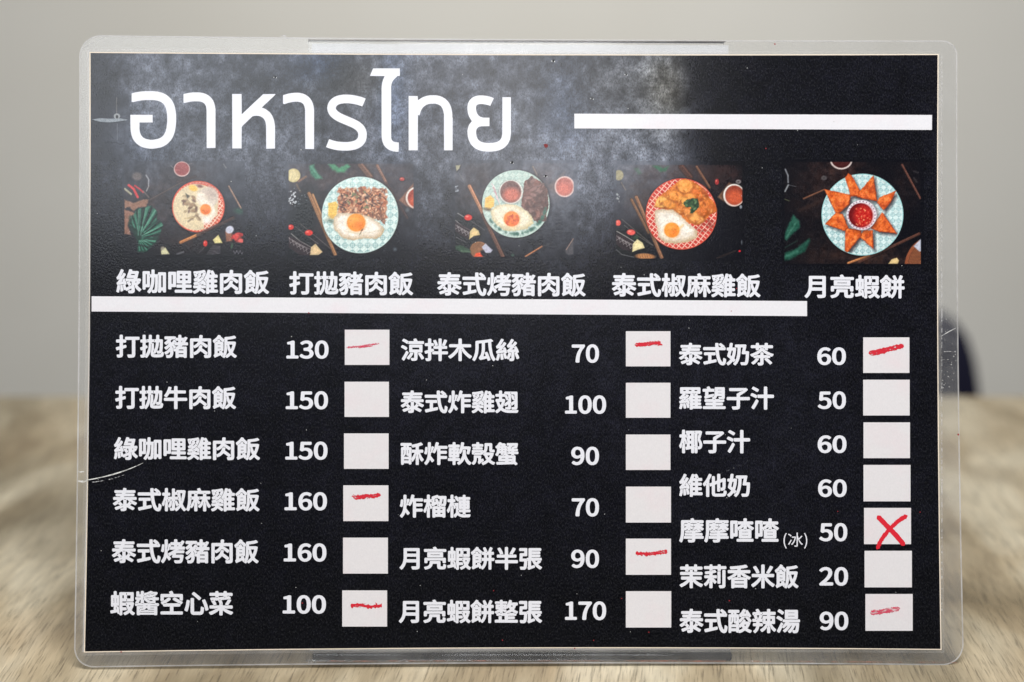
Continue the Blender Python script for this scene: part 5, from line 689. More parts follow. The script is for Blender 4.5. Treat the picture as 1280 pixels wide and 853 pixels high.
'軟': [[195,94,-11,6,-5,12,-2,68,-79,1,-13,5,-6,12,0,27,3,10,6,5,12,4,72,0,7,4,-4,6,-60,0,-11,6,-5,10,0,168,3,12,6,5,10,4,54,0,6,3,-3,4,-67,0,-14,4,-8,15,0,27,5,13,14,6,72,1,2,33,3,10,6,5,12,4,22,0,14,-6,5,-13,0,-30,4,-4,65,0,13,-3,5,-6,3,-12,0,-25,-6,-14,-13,-5,-64,0,-6,-4,6,-3,52,0,15,-8,4,-13,-15,-60,4,-6,5,6,11,52,14,40,19,98,8,12,13,4,17,-3,20,-6,5,-5,3,-10,-12,-62,2,-6,112,1,33,-12,5,-13,-4,-26,-21,-84,-7,-23,-8,-10,-11,-3,-32,10,-5,6,-3,10,17,72,-2,8,-89,1,-6,-3,-5,-11,-6,-23,-25,-47,-14,-9,-10,1,-10,6,-3,-3,0,-68,-5,-12,-14,-6,-52,0,-7,-4,4,-6,73,0,12,-4,5,-5,4,-10,-5,-23,1,-2,5,0,5,15,27,49,9,24,10,64,0,46,6,17,13,6,30,0,10,-3,5,-6,4,-10,-2,-57,10,-43,15,-44,22,-43,22,-30,13,-13,31,-21,4,-6,-1,-13,-27,-32,-11,-5,-13,4,-22,17,-19,19,-22,27,-28,56,-3,1,-12,-21,-27,-38,-24,-26,-43,-34,-10,-3,-10,3,-28,28,-3,7,3,13,31,23,7,9,-64,1,-7,-3,0,-63,-3,-13,-6,-5,-10,-3],[325,185,9,3,1,7,-9,-3],[160,315,20,0,0,12,-20,1],[240,315,17,0,1,12,-18,1],[160,388,20,0,0,12,-20,0],[240,388,17,0,1,12,-18,0]],
'殼': [[322,95,-11,5,-21,29,-2,9,2,4,10,9,58,28,36,29,-26,44,-19,46,-17,7,-5,5,-3,10,5,8,-1,29,-3,1,-4,-3,-1,-31,-12,-5,-18,0,-12,-10,-16,2,-117,0,-10,-2,-13,10,-20,0,-12,9,-4,12,0,60,4,12,12,8,10,-4,188,0,10,4,10,-4,6,-11,4,-1,16,26,5,22,0,93,7,14,14,5,120,0,13,-4,5,-5,4,-10,0,-115,4,-4,30,1,11,-5,7,-20,0,-17,-3,-10,-5,-5,-23,-6,-20,5,-35,0,-10,5,-11,11,-8,23,0,90,-3,3,-26,0,-6,-3,-5,-70,-13,-37,-16,-23,6,-4,80,0,32,-5,25,0,19,-9,4,-12,-20,-56,-15,-30,-31,-47,20,-17,20,-14,46,-20,5,-12,-3,-10,-22,-28,-13,-3,-47,21,-46,34,-7,2,-60,-41],[112,102,-26,23,-4,13,4,10,22,20,15,30,3,22,0,68,5,12,4,2,141,-2,5,-12,1,-66,6,-1,24,13,13,-3,13,-36,-4,-13,-22,-15,-23,-12,-8,-10,-36,-28,-15,0,-5,5,-17,38,11,22,0,60,-4,4,-23,0,-3,-4,-6,-57,-15,-40,-14,-20,-16,-15,-13,-9],[437,255,5,2,11,15,13,23,-1,6,-51,-1,10,-25],[133,330,5,0,1,5,0,15,-4,3,-4,-5],[350,350,10,1,2,6,-10,0,-3,-5],[143,360,119,-1,6,3,-6,4,-114,0,-6,-2],[316,370,5,2,0,8,-3,3,-4,-3],[108,424,-7,16,0,20,7,14,7,2,57,0,4,6,-6,4,-50,0,-12,-2,-14,4,-8,14,0,20,4,13,5,5,13,4,64,0,4,4,0,17,6,14,13,5,25,0,12,-4,6,-5,3,-10,0,-17,4,-4,63,0,10,-4,5,-5,3,-10,0,-23,-8,-14,-13,-4,-13,2,-44,0,-7,-4,4,-6,53,0,7,-2,6,-16,0,-20,-6,-14]],
'蟹': [[500,95,-20,19,-8,2,-150,-5,-12,-2,-55,0,-13,-3,-60,0,-12,-2,-48,0,-10,3,-7,7,-6,34,6,11,10,4,167,3,7,4,-1,5,-6,1,-120,0,-10,4,-5,5,-3,13,0,84,5,16,13,6,73,-3,8,4,-3,6,-35,0,-5,3,-6,14,-2,22,-28,0,-22,-43,-12,-16,-10,-4,-10,3,-23,15,-7,13,2,10,16,22,10,22,8,48,-1,25,-13,6,-18,19,-4,12,4,10,28,24,17,19,23,37,7,8,13,4,20,-3,14,-6,12,-14,50,0,10,-3,20,-14,3,-6,-1,-13,-8,-15,28,-4,8,-5,4,-11,3,-2,25,11,11,9,-3,3,-30,-2,-16,9,-3,10,0,22,5,10,11,6,200,0,13,-3,4,-5,3,-8,-4,-38,-5,-24,-10,-26,-14,-13,-32,0,-15,-3,-3,-4,3,-3,30,0,30,7,15,-5,6,-13,0,-18,-3,-12,-5,-6,-68,-1,-6,-3,6,-4,75,0,7,-6,4,-10,0,-23,-8,-13,-13,-3,-63,0,-6,-4,1,-20,21,-5,8,-15,0,-90,-6,-17,41,-43,4,-10,-4,-13,-21,-15,-12,-4],[436,160,6,-1,4,3,-11,6,-3,-3],[358,170,57,-1,5,6,-8,4,-50,-3,-4,-2],[435,185,7,0,0,4,-7,1],[213,235,69,-1,5,1,2,5,-1,5,-6,1,-64,0,-7,-4],[358,235,72,-1,5,1,1,5,-1,5,-5,1,-68,0,-6,-4],[423,295,39,-1,6,4,-3,3,-37,0,-6,-2],[250,298,40,-2,6,4,-4,4,-37,0,-5,-2],[358,305,54,-1,2,21,-4,4,-55,0,-7,5,-18,0,-3,-4,3,-4,21,-1],[243,320,5,0,1,5,-3,15,-4,3,-3,-3,0,-8],[323,338,5,-1,1,3,0,30,3,5,23,-4,6,4,-3,4,-26,6,-3,15,-4,3,-6,-8,4,-13],[248,350,22,-1,3,3,-3,4,-20,0,-3,-4],[383,385,27,-1,6,4,-4,3,-24,0,-6,-2],[175,400,17,-1,4,6,-4,4,-14,0,-4,-4],[250,400,18,-1,3,6,-3,4,-16,0,-3,-4],[328,410,4,0,1,10,7,10,-7,8,-7,34,-4,4,-3,-4,0,-7,7,-23,6,-7,0,-13,-6,-7],[410,445,8,2,1,18,6,6,12,4,7,17,11,4,25,0,6,6,-1,5,-43,0,-13,-22,-19,-17],[173,452,22,-1,3,4,-3,4,-20,0,-3,-4],[248,452,22,-1,3,4,-3,4,-20,0,-3,-4],[178,505,30,-1,5,4,-3,3,-28,0,-4,-2]],
'榴': [[168,94,-12,6,-5,15,0,127,15,70,-1,13,-5,0,-3,-7,-11,-68,-26,-46,-10,-4,-12,4,-19,28,-4,13,2,7,26,46,18,40,23,80,-4,3,-38,0,-12,5,-6,14,0,30,6,11,10,5,50,2,1,77,5,13,14,6,22,0,13,-4,5,-4,4,-14,0,-72,6,-4,30,2,1,40,4,10,5,5,105,35,13,-3,20,-19,144,0,16,-5,6,-16,0,-57,-5,-78,-11,-42,-14,-18,7,-20,0,-202,-5,-16,-14,-6,-27,0,-13,5,-4,10,-6,3,-134,0,-6,-2,-9,-12,-11,-4,-27,0,-13,5,-6,17,0,172,3,12,-4,4,-3,-1,-17,-25,-7,-2,-10,3,-9,11,-8,43,-9,16,-3,-6,15,-63,0,-170,-4,-10,-5,-5,-10,-3],[333,178,37,0,0,19,-37,1],[435,178,37,-2,4,4,0,15,-4,4,-34,0,-4,-4],[333,260,35,-1,3,3,0,13,-3,4,-33,0,-4,-4],[435,260,37,-1,4,3,0,13,-4,4,-34,0,-4,-4],[268,312,4,1,2,12,4,4,32,12,58,1,7,-6,25,-7,8,0,5,6,-3,4,-40,4,-7,12,2,15,-7,11,-56,-34,-32,-12,-6,3,-22,28,-3,-4,2,-7,24,-32],[461,332,47,-1,14,3,4,4,-6,3,-60,0,-6,-3],[429,342,21,0,-2,18,-7,0],[380,372,5,0,7,4,6,6,0,5,-6,1,-10,-7,-2,-3],[446,375,4,0,4,5,1,8,-5,1,-4,-4],[237,378,5,-1,6,8,3,10,0,23,-3,3,-30,0,-4,-3,1,-8],[463,392,27,-1,6,7,5,67,0,25,-3,4,-10,0,-4,-4,-5,-42],[314,428,4,-2,7,3,11,11,-14,32,3,11,7,7,30,10,14,-8,29,-64,5,-1,11,48,-1,17,-30,5,-12,19,-60,-18,-4,-8],[258,432,4,1,2,5,0,34,-4,4,-4,-6]],
'槤': [[165,94,-11,6,-5,15,0,135,15,72,-2,13,-4,0,-4,-7,-11,-70,-31,-57,-10,-3,-11,4,-21,46,3,10,20,32,18,38,22,62,8,30,-3,4,-36,0,-12,5,-6,13,0,30,6,12,10,4,48,2,1,75,5,13,16,6,22,0,14,-6,5,-13,0,-73,4,-3,20,-1,13,-8,3,-12,0,-26,-3,-10,-13,-8,-20,0,-4,-4,10,-20,9,-38,5,-3,4,3,-12,38,5,8,13,3,57,0,16,-6,1,-115,9,-19,72,0,6,4,-6,4,-60,0,-13,6,-1,115,-5,10,0,38,-3,0,-16,-8,-10,2,-6,6,-51,70,-3,10,4,10,24,17,10,3,14,-8,26,-36,3,4,1,10,14,6,77,1,1,27,5,13,14,6,20,0,13,-3,5,-6,3,-10,0,-24,4,-4,75,0,13,-5,6,-14,0,-20,-4,-13,-4,-4,-14,-4,-70,0,-5,-4,5,-4,60,0,10,-3,6,-5,3,-13,0,-145,-3,-12,-6,-6,-10,-3,-60,0,-5,-4,5,-4,76,0,12,-3,5,-6,4,-10,-1,-24,-6,-12,-12,-5,-82,-1,-2,-38,2,-4,4,-2,68,5,23,-3,5,-6,2,-10,-11,-40,-11,-5,-18,-3,-65,0,-13,-3,-54,3,-50,13,-53,31,-14,-13,-21,-31,-10,-4,-11,2,-22,30,-1,18,5,10,42,40,1,102,5,8,0,22,-7,18,-8,0,7,-20,0,-22,-19,-24,-14,-3,-11,9,-11,55,-6,8,-4,-3,0,-5,15,-65,0,-118,-4,-20,4,-17,0,-13,-3,-10,-6,-5,-10,-3],[419,155,31,-1,8,6,-6,4,-34,0,-4,-4],[402,168,3,0,1,4,-1,38,-80,0,-1,-8,2,-4,24,-16,25,-10],[312,222,5,0,2,6,0,30,-4,3,-6,-6,0,-27],[383,338,19,-2,4,4,-4,4,-17,0,-3,-4],[468,338,20,-2,3,4,-3,4,-18,0,-3,-4],[383,402,19,-1,4,4,-4,4,-17,0,-3,-4],[468,402,20,-1,3,4,-3,4,-18,0,-3,-4],[322,452,8,2,6,11,-11,-2],[337,468,63,-2,6,4,-6,4,-55,0,-6,-2],[319,482,6,0,1,6,-11,20,-4,-6]],
'半': [[305,94,-11,6,-5,12,-2,123,-179,1,-13,4,-5,5,-4,10,0,30,5,13,11,5,180,1,7,4,0,40,-4,6,-147,0,-10,3,-6,5,-3,10,0,30,6,14,13,5,47,0,6,4,-28,63,-26,44,-2,10,2,8,8,7,27,11,16,0,10,-10,18,-28,30,-58,8,-24,-3,-13,-16,-8,-35,-6,-3,-3,1,-3,14,-1,33,7,40,0,4,7,0,134,3,13,6,5,10,4,30,0,10,-4,5,-5,3,-10,2,-142,34,-2,46,-7,5,4,-3,3,-38,5,-8,4,-5,8,1,12,38,65,24,51,13,5,40,-13,7,-7,3,-9,-2,-10,-22,-42,-41,-65,5,-4,60,0,13,-5,6,-14,0,-30,-4,-10,-5,-5,-13,-3,-152,0,-4,-6,0,-40,6,-4,186,-1,11,-5,5,-13,0,-30,-4,-10,-5,-5,-13,-4,-184,-1,-2,-120,-3,-13,-5,-5,-10,-3]],
'張': [[130,97,-8,3,-7,8,-12,37,2,10,5,5,10,3,55,-2,7,3,9,46,4,60,-5,4,-78,0,-10,3,-5,5,-1,46,3,12,2,92,7,14,12,5,75,1,1,38,-4,6,-82,0,-12,4,-6,5,-3,10,0,27,5,13,16,6,130,0,12,-3,6,-5,3,-13,0,-132,-3,-13,-6,-5,-10,-4,-74,0,-7,-14,0,-32,4,-4,75,0,6,2,9,12,10,4,17,0,4,4,0,182,4,12,4,6,14,3,224,0,16,-5,6,-14,0,-24,-5,-13,-11,-6,-180,0,-6,-4,6,-4,157,0,10,-3,5,-6,4,-10,-1,-24,-4,-10,-11,-6,-160,-1,-6,-3,6,-4,160,-1,11,-5,5,-13,0,-23,-8,-14,-14,-4,-154,0,-6,-2,-1,-4,7,-4,184,0,17,-6,5,-16,0,-22,-4,-11,-15,-8,-10,0,-7,5,-6,-4,3,-3,7,0,13,-11,3,-8,-3,-10,-56,-48,9,-11,21,-16,49,-30,2,-7,-2,-10,-22,-28,-14,-8,-10,3,-24,14,-36,27,-33,34,-10,20,-15,10,-17,25,-29,53,-10,3,-5,-1,-2,-5,1,-103,6,-1,50,17,10,0,10,-13,6,-20,-1,-10,-8,-13,-115,-45,-16,1,-7,7,-15,33,3,10,8,10,1,4,0,123,-2,5,-4,1,-7,-3,-5,-86,-7,-47,-8,-25,-9,-13,-17,-15,-20,-6],[445,260,3,-2,8,4,25,23,2,5,-55,0,1,-8],[500,295,12,-1,4,4,-4,3,-10,0,-3,-3],[253,302,5,1,1,5,0,14,-4,4,-4,-6]],
'整': [[98,107,-12,5,-4,10,-1,28,4,10,5,5,10,4,62,1,2,65,4,10,60,0,3,-10,0,-63,7,-3,50,1,1,72,-4,7,-55,-1,-15,8,-35,0,-15,-8,-30,1,-15,8,-4,11,-1,22,-11,8,-20,22,-3,15,7,8,30,14,27,18,13,4,3,3,-6,4,-17,-5,-18,0,-10,4,-5,5,-4,12,1,80,6,10,77,-1,5,2,1,5,-6,3,-65,0,-15,-6,-10,2,-5,5,-4,13,0,17,6,14,13,5,77,0,4,4,0,10,5,13,17,6,22,0,11,-4,4,-5,4,-20,3,-4,78,0,11,-6,5,-13,0,-20,-4,-8,-7,-7,-7,-2,-16,6,-62,0,-6,-3,1,-5,5,-2,75,1,6,-12,-5,-8,4,-5,4,3,-1,8,17,22,16,32,14,40,7,8,8,3,25,-5,16,-8,5,-12,-7,-23,1,-6,110,0,14,-7,5,-14,0,-23,-4,-10,-12,-8,-20,-2,-20,-45,-21,-35,28,-21,45,-19,5,-5,3,-8,-3,-10,-16,-22,-15,-12,0,-20,-4,-11,-15,-8,-153,0,-6,-4,2,-5,4,-1,118,0,12,-4,6,-5,3,-10,0,-20,-3,-10,-6,-5,-10,-4,-120,0,-4,-1,-2,-5,2,-5,4,-1,188,-1,11,-6,5,-12,0,-25,-6,-14,-15,-5],[123,298,45,13,17,1,1,18,-6,1,-18,-14,-34,-10,-6,-5],[340,298,12,-2,63,15,50,0,55,-15,6,4,-4,5,-50,12,-26,21,-6,1,-35,-22,-57,-11,-8,-4],[198,300,34,-1,6,3,-3,4,-33,0,-4,-2],[296,310,19,2,0,6,-23,2,-37,26,-5,0,0,-34],[313,330,5,0,4,4,4,6,-1,5,-5,0,-5,-4,-3,-6],[332,352,6,0,27,12,31,21,0,5,-21,30,-5,-1,-18,-15,-7,-1,-13,5,-6,-20,-14,-7,-32,12,-12,3,-8,-2,0,-4,8,-3,30,-8,10,0,18,-17],[235,385,8,3,-1,7,-7,-3],[440,432,8,8,10,25,-37,0,1,-7],[318,435,5,3,-2,4,2,6,-3,3,-3,-3],[165,438,17,-2,4,4,-4,4,-14,0,-4,-4],[250,438,18,-2,3,4,-3,4,-16,0,-3,-4]],
'奶': [[260,95,-8,3,-21,17,-9,10,-2,7,8,16,23,20,21,31,2,9,-4,3,-32,-43,-10,-1,-18,13,-46,-52,-42,-31,-7,-2,-10,4,-25,33,-2,8,3,10,27,18,24,21,30,43,-60,49,-8,11,-2,8,29,112,-3,4,-20,1,-13,8,-4,13,0,24,4,10,5,6,10,3,32,2,7,25,5,47,8,24,13,5,27,0,16,-8,3,-18,-10,-76,47,1,22,-4,9,-7,5,-12,-13,-110,-15,-65,-13,-37,19,-24,10,-7,16,41,16,77,7,87,0,56,-3,6,-28,0,-19,6,-5,15,0,25,4,11,5,4,13,4,200,0,12,-4,5,-5,4,-12,-24,-121,5,-3,58,-1,11,-5,5,-13,-3,-77,-7,-90,-5,-38,-15,-48,-18,-22,-28,-11,-78,0,-10,3,-5,6,-13,40,6,13,12,5,10,-2,60,0,8,6,11,52,7,110,-4,7,-67,0,-15,8,-1,15,25,118,-6,4,-36,0,-3,-6,-3,-83,-5,-50,-7,-50,-13,-55,-20,-55,-23,-43,-36,-43],[184,298,6,-1,2,4,12,41,10,60,0,10,-4,4,-20,0,-4,-4,-22,-92,2,-8]],
'茶': [[258,92,-14,8,-13,42,4,9,10,5,45,2,0,94,-28,2,-34,7,-23,-1,-1,-2,4,-4,47,-6,6,-8,-1,-12,-34,-48,-41,-41,-33,-24,-14,0,-33,27,-3,8,3,10,35,26,28,25,20,27,8,14,-31,2,-11,4,-7,12,-2,18,-25,-6,-10,3,-26,30,-4,10,2,7,8,9,55,21,55,27,40,26,18,7,11,18,22,22,1,6,-27,0,-2,-28,-18,-15,-13,-4,-20,1,-12,8,-4,10,0,25,-4,4,-84,0,-13,5,-6,16,0,25,3,11,16,8,84,0,4,4,0,27,4,10,5,5,13,4,27,0,13,-5,6,-14,0,-27,4,-4,110,0,3,4,0,27,7,14,12,5,30,0,12,-4,6,-5,3,-10,0,-27,4,-4,83,0,13,-4,8,-15,0,-25,-4,-12,-5,-6,-12,-3,-83,0,-4,-4,0,-25,-3,-10,-6,-5,-10,-4,-24,3,-20,11,-6,-3,8,-10,22,-7,43,-26,63,-30,47,-16,5,-5,0,-16,-29,-34,-11,-4,-26,8,-2,-2,-1,-20,-9,-13,-12,-3,-38,2,-3,-4,39,-31,56,-56,5,-13,-1,-10,-33,-25,-7,-2,-10,2,-36,39,-70,63,-4,13,10,14,22,8,22,1,0,5,-14,4,-36,-10,-20,0,-3,-4,0,-115,-10,-23,-14,-10,-27,-8],[158,305,7,-1,63,15,62,1,1,45,19,18,5,1,23,-1,18,-13,3,-5,0,-43,3,-3,70,0,56,-15,5,4,-2,4,-9,4,-42,8,-10,5,-48,30,-29,26,-28,18,-17,-16,-16,-7,-6,-12,-48,-34,-18,-9,-55,-12,-7,-3],[374,442,7,0,0,23,-3,4,-8,0,-3,-4,-1,-13],[346,470,12,-1,3,3,-13,7,-30,5,-9,-6,3,-4]],
'羅': [[328,94,-12,6,-5,12,0,20,8,18,-8,40,-1,31,-9,-1,-9,-8,14,-32,2,-45,-30,-9,-13,4,-5,5,-29,90,7,6,24,4,1,3,-3,3,-25,-2,-10,-5,-17,2,-20,-2,-20,-6,-8,3,-12,-2,-8,2,-18,-3,-3,-6,3,-3,26,5,10,-3,7,3,5,-4,-1,-42,-6,-23,-15,-43,-8,-7,-10,-2,-25,6,-13,9,-1,10,12,32,11,55,-9,13,-11,27,0,10,5,7,13,5,16,11,23,17,2,5,-3,3,-28,-6,-10,3,-7,8,-11,22,0,12,4,7,12,5,20,17,33,41,-3,4,-30,0,-10,4,-8,12,-1,103,4,10,5,5,12,4,383,0,13,-4,5,-5,3,-13,0,-94,-3,-13,-5,-5,-10,-4,-43,0,-5,-4,15,-32,55,-1,10,-4,5,-5,4,-10,0,-22,-7,-14,-12,-5,-55,0,-4,-7,4,-6,45,0,10,-3,5,-5,4,-10,0,-20,-7,-14,-12,-5,-45,0,-4,-7,4,-6,45,0,11,-4,8,-14,0,-23,-4,-10,-5,-5,-10,-4,-45,0,-4,-6,4,-6,63,0,10,-4,8,-15,0,-23,-3,-10,-5,-5,-13,-3,-165,0,-12,-17,-10,-3],[200,112,-11,6,-5,12,-8,48,-1,42,7,4,33,5,8,-7,1,-12,12,-30,7,-48,-8,-12],[378,175,37,-1,4,4,0,4,-4,4,-35,0,-4,-4],[272,220,3,-1,3,3,-6,9,-3,-3],[313,228,6,2,0,22,-3,18,-6,8,-4,-3,0,-5],[378,248,37,-2,4,4,0,5,-4,4,-35,0,-4,-4],[195,278,13,3,2,6,-5,2,-7,-3,-3,-4],[294,282,4,0,3,3,-3,7,-13,17,-7,1,-1,-5],[218,288,14,3,2,4,-3,5,-3,1,-10,-9],[316,290,4,0,2,4,0,8,-6,-2],[165,315,20,6,3,6,-6,1,-14,-5,-3,-3],[233,315,5,0,22,14,4,9,-6,0,-21,-13,-5,-5],[378,318,37,-2,4,4,0,5,-4,4,-35,0,-4,-4],[268,338,10,-2,20,23,20,31,15,35,-91,1,-38,-48,4,-4,10,2,26,34,6,4,12,-1,28,-15,8,-13,-3,-10,-26,-30,-3,-5],[185,362,7,2,0,6,-7,-2],[391,390,25,0,-9,22,2,13,-4,4,-6,-4,0,-13],[413,430,25,1,13,7,-6,3,-25,-2,-7,-4],[224,432,6,0,0,6,-5,3,-7,-1,0,-5],[379,432,11,-1,3,7,-5,3,-16,0,-2,-5],[180,485,45,-1,4,4,0,14,-7,4,-40,0,-3,-4],[295,485,50,-1,4,4,0,14,-7,4,-44,0,-4,-4],[415,485,50,-1,4,4,0,14,-7,4,-44,0,-4,-4]],
'望': [[102,107,-11,5,-5,16,0,20,4,10,12,8,186,2,1,10,-4,3,-123,0,-14,5,-7,14,0,22,4,13,5,5,12,4,120,0,6,1,1,5,-7,4,-144,0,-13,8,-4,10,0,26,4,10,7,6,28,2,129,2,0,4,-9,10,-1,13,3,6,31,17,8,10,10,60,0,27,-3,6,-10,-2,-115,-1,0,-63,105,22,7,-3,4,-6,-3,-30,-8,-13,-28,-16,-110,-28,-20,-9,-12,-1,-8,7,-15,34,3,9,12,11,4,8,0,75,-4,4,-30,0,-14,6,-5,15,0,22,5,13,14,6,72,1,3,3,-8,20,4,13,31,13,13,1,13,-9,22,-41,70,-1,10,-3,1,-48,4,-6,6,11,0,27,-8,18,1,18,3,10,5,5,13,3,167,0,16,-5,6,-16,0,-197,-6,-20,-12,-16,5,-17,0,-23,-3,-10,-6,-5,-10,-3,-150,0,-6,-4,2,-5,4,-1,123,0,13,-4,5,-5,3,-10,0,-25,-3,-10,-5,-5,-10,-4,-128,0,-4,-9,2,-4,4,-2,183,0,11,-6,5,-12,0,-23,-5,-13,-16,-6],[308,305,14,-1,19,8,-6,4,-25,-5,-3,-3],[436,305,44,-1,30,2,8,6,-6,4,-10,-2,-67,0,-3,-4],[349,318,71,-1,3,3,-10,28,5,11,12,5,45,0,4,4,0,7,-7,4,-84,0,-6,-5,-9,-24],[398,438,74,-2,6,4,-6,4,-70,0,-4,-2],[400,502,72,-1,6,4,-6,4,-67,0,-5,-2]],
'子': [[220,94,-13,8,-16,40,1,13,6,5,10,3,10,-2,72,2,0,129,-190,2,-11,6,-5,12,0,30,3,10,5,6,13,3,183,0,3,7,0,47,8,15,81,48,42,13,4,4,-6,4,-50,-15,-218,0,-12,5,-6,11,0,30,3,10,5,5,13,4,313,0,12,2,15,-5,25,-21,3,-10,-4,-10,-19,-19,-49,-38,-87,-56,-3,-4,0,-23,7,-4,182,0,11,-6,5,-13,0,-30,-3,-10,-5,-5,-13,-3,-182,-2,-2,-137,-3,-17,-8,-19,-9,-9,-11,-6,-30,-8,-25,-2]],
'汁': [[375,94,-11,6,-5,12,-1,228,-116,1,-12,4,-6,7,5,28,-6,18,5,8,12,5,117,1,2,153,5,10,11,6,35,0,12,-5,7,-14,1,-149,118,-2,12,-3,5,-6,4,-10,0,-32,-5,-12,-14,-7,-120,-1,-1,-228,-5,-12,-12,-6],[135,104,-33,28,-3,10,3,10,46,73,44,81,10,8,13,-1,30,-27,3,-8,-2,-10,-45,-86,-40,-67,-11,-10],[190,337,-106,53,-4,10,2,10,20,29,13,4,15,-5,40,-17,48,-26,1,-25,-4,-12,-13,-17],[215,467,-104,61,-4,10,3,10,20,26,12,4,10,-2,68,-35,31,-21,4,-10,-7,-15,-18,-24]],
'椰': [[155,94,-11,6,-5,15,0,103,15,74,-2,15,-4,0,-4,-12,-11,-70,-13,-24,-10,-3,-11,4,-22,46,29,64,20,66,8,37,-4,6,-28,0,-13,7,-5,12,0,28,3,10,5,5,10,3,36,2,1,77,5,13,14,6,24,0,13,-4,5,-4,4,-14,0,-72,6,-4,28,2,0,9,-17,8,-5,15,0,22,4,10,5,6,10,3,160,0,10,-2,17,5,98,0,12,-3,23,-12,6,-17,-43,-142,28,-50,15,-42,3,-20,-3,-40,-13,-36,-13,-13,-23,-10,-22,-3,-25,5,-1,-69,-5,-12,-14,-6,-23,0,-12,3,-5,5,-4,13,-1,83,-5,0,-1,-6,-1,-80,-5,-11,-13,-5,-25,0,-10,4,-5,5,-4,10,-1,69,-95,-18,-15,5,-9,21,-2,28,6,8,17,4,7,6,-1,52,6,10,-4,3,-2,-1,-1,-10,-9,-7,-10,-3,-10,5,-7,43,-5,15,-4,3,-3,-3,0,-5,10,-50,5,-8,0,-50,-3,-12,3,-108,-4,-10,-5,-5,-10,-3],[458,190,6,2,0,13,-3,23,-3,3,-4,-3,0,-16],[408,212,6,3,0,27,-2,8,-4,3,-4,-3,0,-15],[479,238,19,2,3,8,3,20,-3,22,-8,25,-23,43,-6,22,7,58,17,60,-3,3,-15,0,-6,-3,0,-58,-8,-42,0,-20,8,-28,0,-108,4,-3],[303,245,5,-1,22,6,0,40,-28,0],[394,262,6,0,1,6,0,224,-3,6,-4,-6],[243,310,5,0,3,5,0,13,-12,47,-1,45,-30,1,-1,-6,26,-47,11,-43],[303,355,27,0,0,40,-28,0],[243,430,5,0,1,5,0,37,-4,6,-4,-6],[303,460,27,0,0,38,-28,-1],[406,508,4,0,4,10,0,27,-6,6,-4,-6]],
'維': [[315,94,-11,6,-5,12,2,70,-2,13,0,67,5,23,-5,27,-1,36,-17,-8,13,-42,-1,-26,-21,-10,-2,-4,24,-80,0,-18,-4,-6,-32,-12,-10,3,-6,5,-27,108,5,8,17,6,0,6,-7,1,-80,-15,-30,0,-11,-6,6,-4,33,2,10,-6,7,5,30,8,13,-5,18,-90,1,-26,-6,-10,-33,-10,-10,3,-6,5,-6,22,-2,30,0,58,-6,7,-4,-7,2,-38,-2,-17,-19,-71,-5,-4,-12,-3,-29,11,-7,6,-2,8,11,43,13,77,-10,16,-9,32,4,10,25,22,29,38,-5,4,-30,-5,-13,5,-13,31,-1,13,20,20,22,32,33,60,18,45,8,6,13,0,30,-13,5,-6,3,-10,-25,-54,-31,-53,0,-5,8,-1,4,3,30,56,9,7,7,3,10,-3,27,-16,6,-11,-7,-20,-30,-50,-11,-13,-19,-15,-2,-8,3,-3,20,21,20,5,16,23,25,40,20,40,29,74,13,8,43,-13,32,12,12,-1,11,-10,13,-23,20,-50,56,-2,10,-4,6,-11,1,-30,-4,-10,-5,-6,-12,-3,-63,0,-4,-4,2,-27,57,-2,10,-3,5,-5,4,-10,0,-26,-5,-14,-14,-7,-55,0,-4,-3,0,-26,4,-6,55,0,10,-3,5,-5,4,-10,0,-23,-5,-15,-12,-6,-59,-2,-2,-32,4,-6,70,0,13,-4,8,-15,0,-27,-3,-10,-5,-6,-13,-3,-177,0,-4,-4,-4,-23,-4,-4,-11,-4],[365,195,42,0,1,37,-43,0],[252,262,6,1,-1,7,-7,0],[365,298,42,0,1,32,-43,0],[163,315,7,2,0,5,-8,-1],[192,332,10,-1,16,4,-8,22,-6,-2,-12,-17],[272,345,6,0,0,5,-16,34,-4,4,-4,-3,0,-7],[301,358,4,0,8,22,1,5,-4,3,-4,-3,-7,-20],[165,385,7,2,0,5,-7,-1],[365,398,42,0,1,29,-43,1],[448,480,22,2,6,6,-6,3,-15,-3,-7,-3],[384,495,31,0,1,5,-16,30,-6,-2,-10,-26],[396,542,5,3,0,10,-3,3,-4,-3]],
'他': [[155,94,-11,6,-5,12,0,220,2,13,-3,3,-3,-1,-4,-7,-19,-18,-7,-2,-10,2,-23,36,-2,7,2,10,36,42,30,43,18,30,38,82,6,6,10,3,35,-11,7,-7,3,-8,-14,-40,-35,-67,0,-66,4,-4,38,14,11,8,0,112,6,17,13,5,27,0,10,-4,5,-5,4,-13,0,-84,6,-4,32,13,7,5,0,120,3,13,6,5,10,4,27,0,10,-4,5,-5,4,-10,1,-97,5,-1,40,15,20,12,10,3,25,-9,10,-8,4,-12,0,-53,-3,-13,0,-84,-5,-43,-10,-23,-10,-10,-19,-10,-27,-6,-25,0,-13,6,-3,50,-4,4,-4,-4,-2,-10,5,-37,5,-7,-4,-14,-15,-8,-27,0,-10,4,-6,5,-3,10,-1,140,-3,3,-37,-14,-4,-6,0,-163,2,-15,4,-4,18,-2,130,0,14,3,9,13,3,35,4,10,20,9,33,-14,8,-15,-3,-35,-15,-40,-19,-18,-30,-11,-180,0,-37,13,-16,16,-10,32,-1,160,-3,3,-30,-10,-10,4,-6,16,-5,33,-4,3,-4,-3,0,-13,10,-43,0,-200,-3,-10,-5,-5,-10,-3],[436,290,36,1,6,4,3,30,-1,86,-8,0,-38,-19,0,-97],[143,360,5,0,5,15,1,5,-4,3,-6,-5,-3,-13]],
